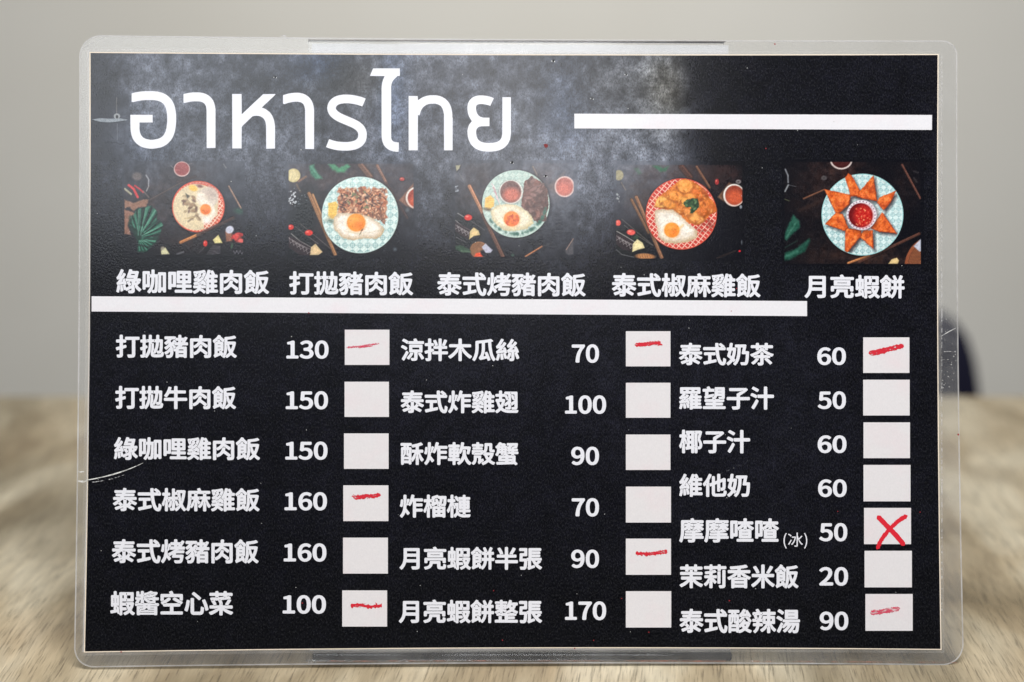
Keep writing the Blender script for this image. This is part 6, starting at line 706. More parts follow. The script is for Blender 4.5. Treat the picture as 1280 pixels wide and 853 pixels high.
'摩': [[272,94,-10,5,-8,13,-8,23,3,13,13,6,13,-3,50,0,4,4,-1,12,-156,2,-8,3,-3,6,5,37,-4,6,-6,-9,-2,-24,2,-20,-10,-33,-15,-33,-9,-6,-12,1,-33,25,-2,10,13,33,10,37,11,70,2,36,0,214,4,13,5,5,12,4,168,0,4,4,-4,14,8,14,37,10,16,-6,17,-32,4,-4,160,0,13,-4,5,-5,4,-13,0,-20,-6,-13,-13,-5,-60,0,-4,-6,7,-4,52,0,15,-8,4,-11,0,-17,-5,-16,-14,-6,-22,3,-4,-4,50,-35,3,-10,-2,-8,-20,-23,-13,-4,-20,9,-30,24,1,-10,30,-28,1,-10,-4,-9,-30,-10,-50,-7,-30,0,-4,-4,2,-5,4,-1,20,2,98,0,12,-3,6,-5,3,-10,0,-20,-3,-10,-8,-7,-130,0,-6,-3,6,-4,150,2,11,-6,5,-10,0,-22,-3,-10,-5,-6,-10,-3,-148,0,-4,-4,-3,-37,-13,-21,-25,-10,-17,-3],[169,225,159,-1,3,4,-6,3,-133,1,-8,13,0,23,5,12,11,6,15,-7,45,0,12,2,56,0,3,7,-6,3,-10,-2,-113,0,-9,26,2,10,23,11,25,2,0,24,-3,1,-28,-21,-20,-8,-7,1,-7,5,1,8,-4,3,-4,-3,6,-10,-1,-26,-9,-84],[253,328,32,-2,8,6,-5,4,-33,-2,-3,-4],[363,338,17,-2,30,12,10,1,4,3,-1,13,-3,1,-25,-17,-30,-5,-3,-4],[435,338,10,-2,3,4,-3,4,-7,0,-4,-4],[303,340,49,1,4,4,-8,11,-16,-3,-7,2,-20,16,-4,-3],[166,362,5,3,0,5,-3,3,-4,-3],[345,370,5,0,9,8,1,7,-5,1,-9,-6,-2,-5],[177,390,3,-1,11,6,24,17,0,5,-37,1],[253,390,6,2,-4,6,-4,-3],[361,398,9,-1,22,15,1,3,-3,4,-38,-2,-52,14,-5,-2,3,-5,47,-14],[171,425,4,0,1,5,0,32,-4,4,-3,-6],[361,430,4,0,1,5,0,23,-4,3,-3,-6],[178,472,62,2,4,6,-6,4,-58,0,-4,-4],[356,472,64,2,4,6,-6,4,-113,0,-4,-4,4,-6],[255,492,30,-1,6,4,-3,4,-28,0,-5,-2],[435,492,30,-1,6,4,-3,4,-28,0,-5,-2]],
'喳': [[240,112,-13,8,-3,10,0,20,5,15,13,6,303,0,14,-6,5,-13,0,-22,-4,-10,-5,-5,-10,-4],[112,174,-11,6,-5,15,0,320,6,16,16,5,107,0,13,-4,12,-13,10,2,98,0,3,4,0,40,5,13,14,6,28,0,12,-4,5,-5,4,-10,0,-40,3,-4,108,0,14,-6,5,-13,0,-22,-7,-16,-12,-5,-58,-1,3,-7,34,-26,49,-29,4,-11,-3,-10,-24,-26,-13,-5,-7,2,-4,-4,0,-142,-6,-16,-15,-5,-210,0,-13,3,-8,16,0,140,-4,3,-10,0,-7,4,-2,17,-6,6,-3,-6,10,-20,-1,-107,-4,-13,-14,-8,-66,0,-3,-4,0,-18,-7,-13,-12,-5],[335,238,115,-2,6,4,-6,4,-110,0,-5,-2],[160,282,20,-1,4,4,0,177,-4,7,-18,0,-3,-4],[335,302,115,-1,6,4,-6,4,-110,0,-5,-2],[278,355,7,0,21,10,-6,4,-20,-6,-3,-3],[509,355,6,0,0,7,-20,9,-10,0,-50,45,-5,2,0,-48,52,-1],[374,358,38,-2,9,6,-6,4,-43,0,-3,-4],[313,368,47,2,2,42,-4,0,-10,-13,-35,-27],[247,408,5,-1,29,18,27,21,8,12,-68,2],[423,428,6,2,-4,6,-4,-4],[368,432,6,3,0,10,-4,0,-2,-4],[418,442,4,1,2,5,-6,8,-4,-6],[241,468,4,0,1,4,0,38,-4,3,-3,-5]],
'茉': [[305,94,-11,6,-5,12,-1,116,-6,-2,-32,-32,-35,-27,-37,-25,-50,-25,-8,-2,-10,4,-28,31,-2,10,5,11,77,38,51,36,23,20,-4,4,-102,0,-12,3,-6,6,-3,12,0,25,6,14,15,5,152,0,5,1,2,5,0,20,-4,4,-175,0,-15,5,-6,13,0,26,3,12,6,5,12,4,88,0,10,-5,47,0,10,5,20,0,4,3,2,38,-3,4,-20,-2,-2,-27,-6,-13,-55,0,-6,10,0,28,-4,4,-87,0,-13,5,-6,13,0,28,3,10,6,5,10,4,87,0,4,3,0,23,3,10,6,5,12,4,28,0,12,-5,6,-11,0,-26,4,-3,108,0,3,3,1,26,6,11,12,5,25,0,13,-4,5,-5,3,-10,0,-23,4,-3,88,0,12,-4,5,-5,4,-12,0,-26,-7,-13,-14,-5,-88,0,-4,-4,0,-28,-6,-10,-52,0,-7,13,-1,27,-20,2,-6,-4,2,-38,4,-3,22,0,10,-5,46,0,10,5,90,0,12,-4,5,-5,4,-10,0,-28,-5,-12,-16,-6,-178,0,-4,-4,0,-20,2,-5,4,-1,158,0,15,-5,6,-14,0,-25,-3,-12,-6,-6,-12,-3,-108,0,-3,-4,30,-25,49,-31,73,-31,7,-13,-3,-10,-27,-34,-10,-3,-8,1,-58,28,-42,27,-62,54,-2,-113,-3,-13,-5,-5,-10,-3],[345,250,5,0,1,5,-6,8,-4,-5],[298,255,6,3,-4,5,-4,-3],[298,475,44,-1,6,4,-6,3,-40,0,-4,-2]],
'莉': [[218,94,-12,6,-5,12,1,103,-4,0,-6,-11,-33,-42,-29,-23,-15,2,-24,27,-4,10,4,12,27,21,20,23,23,31,17,30,-3,4,-60,0,-11,3,-8,16,0,24,4,10,5,6,10,3,80,0,5,1,1,6,0,14,-3,4,-48,-5,-20,0,-11,4,-4,5,-10,30,2,10,5,5,10,4,68,7,15,3,2,3,-3,30,-4,4,-90,0,-15,5,-6,17,0,22,5,12,14,7,92,0,4,3,4,24,4,4,13,4,25,0,11,-4,4,-5,4,-23,3,-3,98,0,4,3,3,23,5,5,10,4,28,0,12,-4,6,-4,3,-24,4,-3,93,0,14,-5,7,-16,0,-23,-7,-14,-14,-5,-93,0,-4,-4,0,-22,-9,-13,-52,3,-6,10,0,22,-4,4,-100,-1,0,-23,40,10,8,-1,33,-33,-1,-13,-8,-8,-72,-19,-1,-30,1,-5,5,-2,67,0,10,-3,6,-6,3,-10,0,-24,-6,-14,-13,-5,-47,0,-3,-4,59,-57,4,-13,-3,-8,-12,-16,-14,-13,-8,-3,-10,4,-26,30,-12,9,-1,-113,-4,-13,-5,-5,-10,-3],[425,94,-13,8,-13,36,1,13,15,8,53,0,6,3,0,293,5,10,11,6,32,0,12,-6,5,-15,-1,-310,-8,-21,-20,-17,-38,-8],[388,187,-12,5,-5,13,0,223,4,10,5,4,48,-1,5,-3,3,-13,0,-220,-3,-10,-5,-5,-10,-4],[203,222,5,1,8,25,0,7,-4,3,-3,-3,-7,-23],[261,242,5,3,-4,6,-3,-3],[275,300,7,0,0,4,-7,1],[260,305,7,0,1,4,-8,1],[213,445,39,1,9,6,-6,4,-27,-2,-15,-4]],
'香': [[178,94,-12,6,-5,12,0,168,-6,1,-35,-16,-10,2,-28,32,-2,11,8,13,60,26,47,30,27,23,8,-1,3,4,-5,4,-8,-6,-118,1,-10,5,-5,11,0,32,5,12,13,5,180,0,4,3,0,13,-4,4,-10,0,-83,-8,-40,1,-12,8,-10,32,2,10,8,8,10,4,38,0,117,10,77,10,73,15,15,-1,33,-36,1,-10,-4,-8,-10,-5,-62,-13,-60,-8,-9,-6,0,-17,1,-5,5,-1,177,0,10,-4,6,-5,3,-10,0,-28,-3,-10,-6,-5,-12,-3,-110,-1,-10,6,-3,-4,3,-4,8,1,54,-38,56,-27,24,-9,7,-8,-1,-12,-28,-33,-10,-3,-32,12,-4,-2,0,-167,-4,-13,-5,-5,-10,-3,-27,0,-14,4,-12,13,-187,0,-6,-1,-7,-11,-10,-5],[230,172,190,-1,5,2,1,9,-1,5,-5,2,-185,0,-6,-4],[230,248,190,-2,5,2,1,7,-1,5,-5,1,-185,0,-6,-3],[185,308,7,-1,46,14,49,1,1,53,-6,-1,-24,-25,-27,-21,-41,-12,-5,-4],[464,308,8,0,1,2,-3,4,-50,15,-58,47,-2,-1,0,-53,58,-1],[301,310,41,-1,9,6,-6,4,-45,0,-3,-4],[296,398,6,2,0,10,-6,-2],[404,408,6,0,0,4,-8,4,-4,-1,0,-5]],
'米': [[305,94,-11,6,-5,12,0,143,5,20,-4,6,-16,-29,-66,-71,-37,-31,-43,-30,-8,-2,-8,2,-31,32,-3,10,4,12,51,34,47,38,39,42,24,32,-1,3,-4,1,-133,0,-10,5,-6,11,0,32,6,14,13,5,72,0,20,-4,22,4,65,1,2,176,6,11,10,4,35,1,12,-5,7,-14,1,-173,50,-1,22,-5,16,0,7,5,83,0,12,-3,5,-6,4,-10,0,-30,-4,-10,-5,-5,-12,-3,-128,0,-5,-1,-1,-3,20,-25,51,-51,39,-32,46,-28,8,-9,2,-7,-2,-9,-28,-33,-10,-4,-10,3,-72,54,-59,59,-29,35,-4,-5,3,-10,-1,-148,-4,-10,-12,-6],[353,280,5,0,1,5,-6,20,-5,6,-4,-6],[292,285,6,0,5,17,1,6,-4,3,-6,-6],[432,394,-14,3,-16,7,-5,6,-2,10,4,12,39,60,29,58,5,5,10,3,46,-17,6,-9,-1,-12,-32,-55,-49,-69,-4,-2],[190,397,-27,55,-45,70,2,10,5,6,40,15,13,-4,18,-24,32,-50,23,-50,-6,-14,-30,-14]],
'酸': [[318,94,-9,4,-9,8,-30,-2,-12,3,-6,5,-4,18,-6,1,-90,0,-3,-3,-4,-23,-5,-5,-10,-4,-20,0,-10,4,-5,5,-4,13,0,337,4,10,5,5,10,4,32,1,2,20,-4,6,-40,0,-14,7,-5,12,0,25,4,10,5,5,12,4,193,0,15,-5,6,-17,0,-22,-5,-12,-13,-7,-40,0,-4,-6,1,-20,35,-1,11,-6,8,-46,1,-55,5,2,25,25,21,26,-3,3,-26,-7,-12,5,-6,14,-7,37,29,26,27,34,29,46,13,3,35,-10,9,-6,6,-12,17,7,13,-4,31,-41,37,-60,5,-15,-3,-11,-35,-24,44,-50,4,-15,-4,-10,-22,-18,1,-14,-15,-38,-20,-35,-25,-33,5,-5,27,-15,50,-19,6,-8,-1,-13,-21,-30,-14,-5,-43,15,-60,35,-52,-30,-42,-18],[298,122,5,3,-5,11,-4,-6],[312,158,38,14,35,20,-1,6,-22,28,-27,-22,-13,1,-10,8,-2,-1,-1,-50],[150,192,95,-1,4,4,0,15,-7,4,-90,0,-3,-4],[298,232,6,3,0,10,-4,3,-4,-3],[434,235,17,17,5,10,-1,4,-41,-1,3,-10],[310,268,5,1,44,46,39,52,-1,5,-5,1,-8,-8,-25,-35,-27,-28,-12,0,-8,10,-4,0],[148,270,94,1,7,4,-2,10,-32,7,-7,4,-6,9,-3,13,2,92,-3,6,-4,-4,0,-54,-6,-36,-20,-35,-10,-10,-10,-2],[524,310,8,0,1,5,-13,8,-5,-1,0,-5],[138,318,6,2,7,30,3,58,-4,6,-6,-4,0,-52,-8,-36],[439,328,64,0,-2,7,-12,15,-53,58,0,12,4,7,35,7,3,4,-3,3,-23,-3,-14,-10,-13,1,-10,5,-14,-2,-1,-2,5,-4,23,-4,0,-14,-24,-33,37,-17,4,-10],[298,332,6,3,0,10,-4,3,-4,-3],[245,338,7,0,2,4,0,66,-4,6,-5,-2,-1,-4],[507,408,8,0,0,4,-20,24,-10,2,0,-6],[370,425,29,5,1,2,-5,4,-15,0,-10,-6],[195,472,5,-1,4,4,0,25,-4,4,-6,-4],[414,492,34,-1,5,7,-18,22],[435,528,5,0,10,14,0,6,-10,-3,-6,-10]],
'辣': [[138,95,-10,4,-24,23,-3,13,3,7,22,18,17,20,13,25,5,25,-3,4,-46,0,-10,4,-8,14,0,26,5,12,11,6,52,2,2,20,-6,3,-58,0,-10,4,-5,5,-4,10,0,22,5,16,14,6,30,0,5,4,-27,64,-18,13,-4,10,0,23,5,14,14,7,64,1,0,5,-17,30,3,13,5,5,32,12,10,-2,7,-5,39,-59,37,0,17,7,80,0,4,4,0,35,4,10,5,5,13,4,27,0,14,-6,5,-13,0,-35,4,-4,87,0,13,-5,6,-13,0,-26,-4,-12,-5,-5,-13,-4,-84,0,-4,-6,0,-7,4,-4,77,-1,10,-4,6,-11,0,-128,-3,-12,-6,-6,-10,-3,-47,0,-4,-4,40,-55,52,-48,2,-7,-2,-10,-21,-24,-14,-9,-10,3,-42,40,-26,35,-12,40,-6,8,-3,-3,0,-5,15,-50,0,-78,-6,-13,-13,-5,-30,0,-13,5,-5,11,-1,90,5,8,10,27,0,5,-3,3,-4,-3,-10,-28,0,-10,-18,-20,-28,-28,-30,-25,-23,-12,-10,3,-28,30,-2,8,2,10,52,37,37,37,24,33,-5,4,-47,2,-13,14,-1,23,-4,3,-52,0,-7,-3,2,-20,52,-2,15,-16,1,-28,-3,-10,-6,-5,-10,-3,-53,-2,-16,-54,-17,-33,-36,-39,-12,-9],[298,330,4,0,4,10,0,28,-6,8,-4,-6],[358,340,27,0,0,42,-27,0],[455,340,30,0,0,42,-30,0],[160,370,10,-1,12,3,6,6,-6,3,-17,-3,-5,-3],[196,382,5,3,22,57,3,10,-4,4,-48,-1,22,-57],[266,385,26,0,2,40,3,10,5,5,13,4,67,0,4,4,-1,12,-87,0,-32,-70],[118,462,10,-1,13,7,-3,3,-8,0,-12,-3],[259,462,21,-1,3,4,-3,4,-12,2,-16,0,-2,-5],[292,472,5,0,2,6,0,24,-7,6,-3,-6,0,-24],[225,505,7,0,0,4,-7,1]],
'湯': [[442,94,-21,8,-13,34,-30,-30,-20,-9,-13,4,-23,18,-3,6,2,15,38,38,24,34,15,28,0,5,-3,1,-10,0,-5,-3,-32,-49,-32,-36,-36,-34,-18,-12,-14,0,-23,19,-8,9,-1,12,4,7,28,20,31,29,24,30,3,4,-4,4,-12,-2,-52,-49,-16,0,-17,13,-5,0,-34,-70,-21,-33,-10,-3,-13,5,-28,21,-4,12,85,169,10,3,13,-4,26,-20,4,-10,-31,-40,-1,-10,4,-4,32,47,33,39,-5,4,-32,0,-16,8,-3,10,0,20,13,20,30,2,13,-3,250,0,35,3,14,-6,5,-16,0,-20,-4,-10,-13,-8,-204,0,-8,-4,5,-4,190,0,10,-3,5,-5,1,-33,-7,-75,-11,-50,-7,-18,-11,-13,-17,-10,-26,-5],[408,142,4,1,7,7,1,8,-5,0,-6,-6],[436,158,26,-2,7,4,10,38,5,42,-2,5,-12,1,-4,-4,-23,-50,-18,-30,3,-3],[178,337,-96,57,-2,8,2,10,22,28,14,4,14,-6,48,-25,32,-25,3,-8,-14,-25,-11,-14],[262,380,-5,5,-3,13,0,147,3,13,5,4,13,4,230,0,13,-3,4,-5,4,-13,0,-147,-3,-13,-5,-5],[323,435,129,-1,6,1,1,5,-7,4,-124,0,-6,-2],[195,470,-37,28,-38,21,-13,11,-2,8,4,12,23,25,8,3,10,-2,30,-15,43,-29,12,-12,3,-10,-3,-10,-14,-20,-11,-10],[323,502,129,-1,6,4,-6,4,-124,0,-6,-2]],
'冰': [[305,109,-4,3,-10,36,61,1,6,3,3,8,0,402,4,7,30,0,4,-7,0,-84,15,-63,14,-36,4,2,43,43,37,44,30,-18,-1,-5,-45,-50,-54,-53,22,-44,35,-48,23,-24,36,-25,0,-3,-20,-27,-6,-2,-20,15,-32,32,-36,52,-44,96,-1,-214,-3,-15,-11,-14,-15,-7],[215,167,-17,20,-6,11,34,32,30,42,30,66,16,60,-4,3,-80,0,-4,4,0,30,6,4,102,1,18,-5,3,-5,-17,-82,-28,-74,-17,-32,-23,-33,-27,-29],[122,172,-20,14,-6,9,40,65,42,79,4,4,20,-14,6,-9,-67,-128,-13,-19],[180,442,-34,28,-50,35,1,5,15,19,6,2,7,-3,46,-30,33,-28,0,-5,-15,-20]],
'(': [[195,52,-11,13,-25,50,-20,53,-15,67,-5,67,5,70,13,60,25,69,25,47,8,8,21,-8,4,-6,-26,-50,-12,-32,-16,-60,-7,-58,0,-80,7,-54,23,-80,30,-60,-1,-6]],
')': [[120,52,-20,9,-3,7,24,44,17,48,13,52,8,58,0,70,-10,68,-18,62,-34,72,3,5,20,9,8,-5,10,-19,30,-64,18,-60,10,-70,0,-70,-5,-40,-13,-58,-25,-65,-22,-43,-6,-8]],
'0': [[190,129,-30,12,-15,10,-27,31,-13,24,-13,42,-6,32,-2,78,5,44,8,33,10,27,19,33,16,16,23,15,23,8,37,2,43,-13,12,-9,28,-31,13,-25,12,-38,6,-32,2,-23,0,-67,-7,-48,-11,-38,-15,-30,-17,-22,-23,-18,-33,-13],[209,195,9,-1,17,8,15,20,14,46,5,64,-5,68,-11,38,-18,26,-20,7,-26,-9,-14,-20,-11,-34,-5,-36,0,-80,8,-47,7,-20,12,-20]],
'1': [[120,134,-11,6,-5,12,0,30,5,13,13,6,56,0,6,4,0,235,-4,6,-42,0,-13,5,-6,14,0,23,5,10,7,4,44,12,35,17,35,0,11,-6,5,-15,0,-305,7,-4,47,0,13,-5,6,-14,-1,-32,-5,-11,-13,-5]],
'2': [[98,134,-12,6,-4,10,-1,22,4,10,87,87,36,43,20,30,13,28,5,18,3,34,-3,16,-12,20,-24,11,-28,0,-10,-3,-20,-12,-24,-24,-13,-1,-33,30,-2,9,2,7,40,38,13,7,35,13,15,3,35,0,30,-8,30,-17,26,-29,15,-42,3,-35,-8,-40,-18,-43,-33,-50,-44,-50,-12,-17,111,-1,12,-4,6,-5,3,-10,0,-33,-3,-10,-6,-5,-12,-3],[193,195,9,3,0,4,-8,0]],
'3': [[202,127,-40,5,-37,14,-27,18,-19,18,-4,10,4,13,20,25,11,5,10,-2,35,-26,15,-8,18,-3,30,0,17,6,16,13,10,17,0,33,-8,15,-8,9,-17,9,-18,5,-42,3,-10,4,-6,5,-3,10,0,27,6,14,13,5,50,8,14,10,10,10,7,19,0,20,-7,15,-7,8,-15,7,-32,1,-23,-8,-30,-21,-10,-3,-8,3,-9,9,-17,19,-3,7,2,10,10,11,42,27,46,13,32,0,28,-5,24,-10,18,-12,14,-14,12,-20,10,-40,-5,-37,-16,-31,-24,-25,18,-12,24,-28,13,-32,3,-25,-3,-23,-10,-27,-12,-20,-19,-19,-17,-11,-26,-11,-22,-5],[253,340,7,0,0,4,-7,1]],
'4': [[245,134,-11,6,-5,12,-2,80,-142,2,-13,8,-3,10,0,26,5,14,150,230,6,6,10,3,42,0,13,-5,6,-14,0,-207,4,-4,27,0,14,-6,5,-13,0,-30,-3,-10,-6,-5,-10,-3,-27,0,-4,-4,0,-78,-5,-12,-14,-6],[162,302,66,1,1,87,17,58,-2,7,-4,0,-6,-10,-11,-47,-59,-88]],
'5': [[200,127,-38,5,-44,17,-27,19,-12,12,-4,10,4,15,20,25,11,5,8,-2,24,-21,26,-13,14,-3,33,0,10,3,15,10,13,16,8,17,3,20,-3,28,-8,20,-8,10,-21,12,-22,4,-20,-2,-42,-19,-20,9,-15,14,-4,12,13,165,6,11,12,5,173,0,11,-6,5,-13,0,-32,-5,-12,-16,-7,-115,0,-4,-3,-5,-58,4,-5,15,4,37,0,26,-6,27,-12,23,-20,10,-13,10,-20,11,-36,0,-42,-3,-18,-20,-47,-17,-20,-16,-13,-23,-13,-22,-7]],
'6': [[222,127,-22,2,-28,10,-17,10,-29,29,-16,27,-16,45,-5,30,-3,38,3,54,8,40,15,40,18,31,24,25,24,15,30,10,14,3,33,0,35,-10,25,-15,18,-19,2,-7,-2,-10,-25,-29,-10,-3,-9,2,-19,16,-20,8,-25,0,-20,-8,-14,-11,-15,-25,-9,-25,-3,-22,-7,-8,-1,-5,6,-3,6,9,10,7,42,13,20,0,25,-5,33,-15,22,-23,16,-30,8,-30,0,-48,-16,-48,-26,-33,-27,-19,-33,-11],[209,195,23,-1,20,11,14,20,5,23,0,30,-6,22,-10,16,-20,10,-27,0,-8,-3,-30,-19,-9,-14,5,-35,8,-25,15,-22]],
'7': [[175,134,-11,6,-5,15,2,53,13,77,8,33,20,57,44,85,-141,1,-13,4,-5,5,-3,10,0,32,3,10,5,6,13,3,217,0,13,-3,5,-6,4,-10,0,-22,-4,-10,-46,-68,-22,-44,-13,-36,-10,-42,-8,-48,-5,-90,-3,-10,-5,-5,-10,-3]],
'8': [[212,127,-22,2,-38,10,-32,20,-15,15,-13,21,-8,25,-3,22,6,30,10,26,14,20,27,24,-21,28,-16,38,-2,24,10,40,12,20,29,26,30,13,38,5,32,-5,30,-13,29,-26,12,-22,8,-25,0,-37,-6,-20,-12,-26,-20,-24,23,-23,17,-25,10,-28,3,-27,-11,-43,-9,-14,-22,-22,-17,-12,-25,-10,-22,-5],[199,192,26,-1,13,3,17,10,13,18,1,28,-6,15,-17,17,-38,21,-18,7,-14,-10,-12,-15,-10,-23,-2,-20,2,-14,13,-20,18,-11],[229,368,6,-3,4,3,16,23,6,21,0,23,-8,17,-13,14,-15,5,-25,0,-18,-11,-8,-12,-3,-8,1,-25,7,-15,11,-11]],
'9': [[188,127,-33,5,-35,15,-28,25,0,16,24,30,12,4,8,-2,19,-16,20,-8,27,0,16,6,21,18,12,22,7,23,5,27,-53,-18,-32,0,-28,8,-20,10,-30,32,-11,24,-8,32,0,40,11,40,10,20,30,34,20,12,23,7,13,3,24,0,40,-10,26,-15,18,-19,17,-24,18,-46,5,-27,3,-75,-11,-68,-15,-42,-17,-28,-21,-23,-27,-18,-36,-12],[270,312,8,3,2,10,-8,-3],[196,338,14,-2,28,11,18,15,9,13,-7,45,-12,28,-16,15,-22,8,-16,0,-17,-10,-13,-16,-8,-27,0,-30,8,-28,8,-11,10,-7]]}
ADV = {'綠': 1.0, '咖': 1.0, '哩': 1.0, '雞': 1.0, '肉': 1.0, '飯': 1.0, '打': 1.0, '拋': 1.0, '豬': 1.0, '泰': 1.0, '式': 1.0, '烤': 1.0, '椒': 1.0, '麻': 1.0, '月': 1.0, '亮': 1.0, '蝦': 1.0, '餅': 1.0, '牛': 1.0, '醬': 1.0, '空': 1.0, '心': 1.0, '菜': 1.0, '涼': 1.0, '拌': 1.0, '木': 1.0, '瓜': 1.0, '絲': 1.0, '炸': 1.0, '翅': 1.0, '酥': 1.0, '軟': 1.0, '殼': 1.0, '蟹': 1.0, '榴': 1.0, '槤': 1.0, '半': 1.0, '張': 1.0, '整': 1.0, '奶': 1.0, '茶': 1.0, '羅': 1.0, '望': 1.0, '子': 1.0, '汁': 1.0, '椰': 1.0, '維': 1.0, '他': 1.0, '摩': 1.0, '喳': 1.0, '茉': 1.0, '莉': 1.0, '香': 1.0, '米': 1.0, '酸': 1.0, '辣': 1.0, '湯': 1.0, '冰': 1.0, '(': 0.338, ')': 0.338, '0': 0.555, '1': 0.555, '2': 0.555, '3': 0.555, '4': 0.555, '5': 0.555, '6': 0.555, '7': 0.555, '8': 0.555, '9': 0.555}
HEAD = [[1558,32,-3,4,-17,41,0,2,91,1,-9,20,-6,20,-3,20,-1,17,0,5,0,285,0,4,2,24,3,14,8,20,6,9,10,11,12,9,14,7,17,5,20,3,13,0,1,-1,1,-15,1,-4,0,-17,0,-5,0,-16,-20,-2,-9,-2,-8,-4,-7,-8,-3,-9,-1,-7,0,-319,3,-17,3,-8,3,-6,8,-11,12,-12,7,-6,1,-1,0,-3,17,-1,0,-46,-2,-1],[137,174,-29,2,-22,3,-16,3,-22,6,0,2,0,50,1,1,9,2,28,-7,25,-4,25,-2,4,0,40,0,20,2,14,3,17,7,10,7,9,9,10,18,6,21,3,20,1,12,0,34,0,4,-1,10,-3,24,-3,14,-5,15,-9,17,-10,11,-13,9,-13,5,-20,4,-12,2,-17,0,-16,-3,-9,-2,-10,-4,-7,-4,-9,-8,-8,-12,-4,-11,-2,-9,-2,-15,0,-38,2,-2,80,0,1,-2,-1,-45,-2,-1,-135,0,-2,1,0,2,0,43,0,5,1,40,4,27,5,18,5,12,6,11,9,12,11,11,17,12,12,6,14,5,13,3,13,2,12,2,20,0,29,-4,21,-5,15,-6,18,-10,10,-8,18,-19,9,-14,8,-17,7,-21,4,-19,3,-20,2,-23,0,-3,0,-38,0,-3,-2,-20,-3,-18,-4,-17,-5,-14,-11,-22,-9,-12,-15,-15,-15,-11,-16,-8,-8,-3,-27,-7,-30,-3],[430,182,-30,4,-19,4,-9,3,0,52,2,2,7,1,20,-5,23,-4,10,-1,33,0,13,2,9,3,9,5,7,7,6,11,2,6,3,19,1,237,2,2,52,-1,1,-2,0,-239,-3,-22,-6,-21,-5,-11,-11,-16,-12,-12,-5,-4,-6,-4,-14,-7,-15,-5,-16,-3,-10,-1],[1068,184,-20,2,-22,4,-31,9,-1,3,0,50,3,2,8,1,20,-7,27,-6,18,-2,15,0,17,3,6,2,9,7,5,6,6,13,3,14,1,10,1,240,2,1,52,0,1,-2,0,-242,-3,-23,-5,-19,-6,-14,-12,-18,-9,-9,-17,-12,-16,-7,-22,-5,-10,-1],[678,192,-2,2,1,338,2,0,54,0,2,0,1,-132,6,-10,61,-58,12,-3,15,-1,10,1,9,2,8,3,8,5,6,5,5,6,5,9,4,12,2,11,1,12,1,139,2,1,52,-1,1,-2,0,-138,-1,-4,-1,-12,-4,-21,-9,-24,-9,-15,-10,-12,-19,-15,-13,-7,-16,-6,0,-1,73,-69,11,-11,1,-2,-3,-2,-74,1,-133,125,-1,0,0,-2,-1,-123,-2,-1],[1372,196,-10,1,-18,3,-11,3,-15,6,-6,3,-13,9,-11,11,-6,8,-6,12,-3,9,-2,11,-1,12,2,9,3,12,6,12,6,9,7,8,9,8,12,9,15,9,18,9,71,30,14,7,16,11,8,8,5,9,2,11,0,6,-2,11,-4,8,-7,7,-12,7,-18,5,-23,3,-31,0,-31,-3,-27,-6,-26,-9,-3,5,-17,43,1,2,4,2,23,8,24,6,17,3,33,3,34,0,21,-2,25,-5,12,-4,13,-6,13,-8,7,-6,11,-12,7,-11,3,-7,6,-21,1,-23,-2,-13,-4,-14,-8,-16,-11,-14,-15,-13,-10,-7,-14,-8,-21,-10,-60,-25,-20,-10,-15,-10,-8,-8,-4,-7,-2,-5,2,-9,6,-8,11,-7,17,-5,17,-2,22,0,4,0,10,1,27,4,21,5,26,9,3,1,17,-40,3,-9,-3,-2,-10,-4,-18,-6,-34,-8,-20,-3,-21,-2,-3,0],[1912,200,-18,3,-22,7,-14,7,-20,14,-1,-1,-1,-23,-1,-2,-54,-1,-2,2,0,337,2,1,53,0,2,-1,1,-219,4,0,6,1,1,-1,6,-22,6,-13,9,-13,11,-10,10,-6,15,-5,11,-2,27,-1,17,4,13,6,4,3,7,7,6,10,4,10,3,13,3,16,0,222,2,1,50,0,2,-2,0,-200,-2,-5,0,-18,-1,-12,-3,-17,-3,-13,-6,-16,-7,-13,-8,-11,-17,-16,-17,-10,-16,-6,-13,-3,-14,-2],[2219,201,-12,2,-15,4,-12,6,-7,5,-11,11,-5,7,-6,12,-3,11,-2,12,0,18,4,25,5,15,6,12,13,21,-9,11,-7,10,-4,8,-6,22,-2,9,1,19,2,17,6,23,11,22,7,9,11,11,10,8,9,5,13,6,12,4,19,4,18,2,30,0,27,-3,18,-4,12,-4,13,-6,11,-7,5,-4,12,-12,7,-9,7,-13,5,-13,3,-13,3,-24,0,-227,-2,-1,-49,0,-2,1,-1,226,-1,9,-3,14,-4,9,-5,7,-5,5,-8,5,-12,5,-21,4,-9,1,-4,0,-24,0,-21,-3,-13,-4,-10,-5,-9,-8,-5,-7,-6,-14,-3,-18,0,-15,3,-12,4,-6,8,-7,7,-3,11,-2,50,-1,0,-2,0,-50,-2,-1,-34,0,-10,-2,-10,-3,-6,-4,-5,-4,-5,-6,-5,-8,-4,-10,-3,-16,0,-13,2,-8,4,-5,4,-3,13,-3,17,0,16,2,18,4,15,5,22,-47,-1,-2,-3,-1,-15,-6,-25,-6,-25,-3]]
def dec(s, sx, sy, k):
    return np.cumsum(np.array(s, float).reshape(-1, 2), 0) / k + [sx, sy]      # first point, then steps
GL = {ch: [dec(s, -0.15, -0.30, 500.0) for s in lp] for ch, lp in GLYPH.items()}
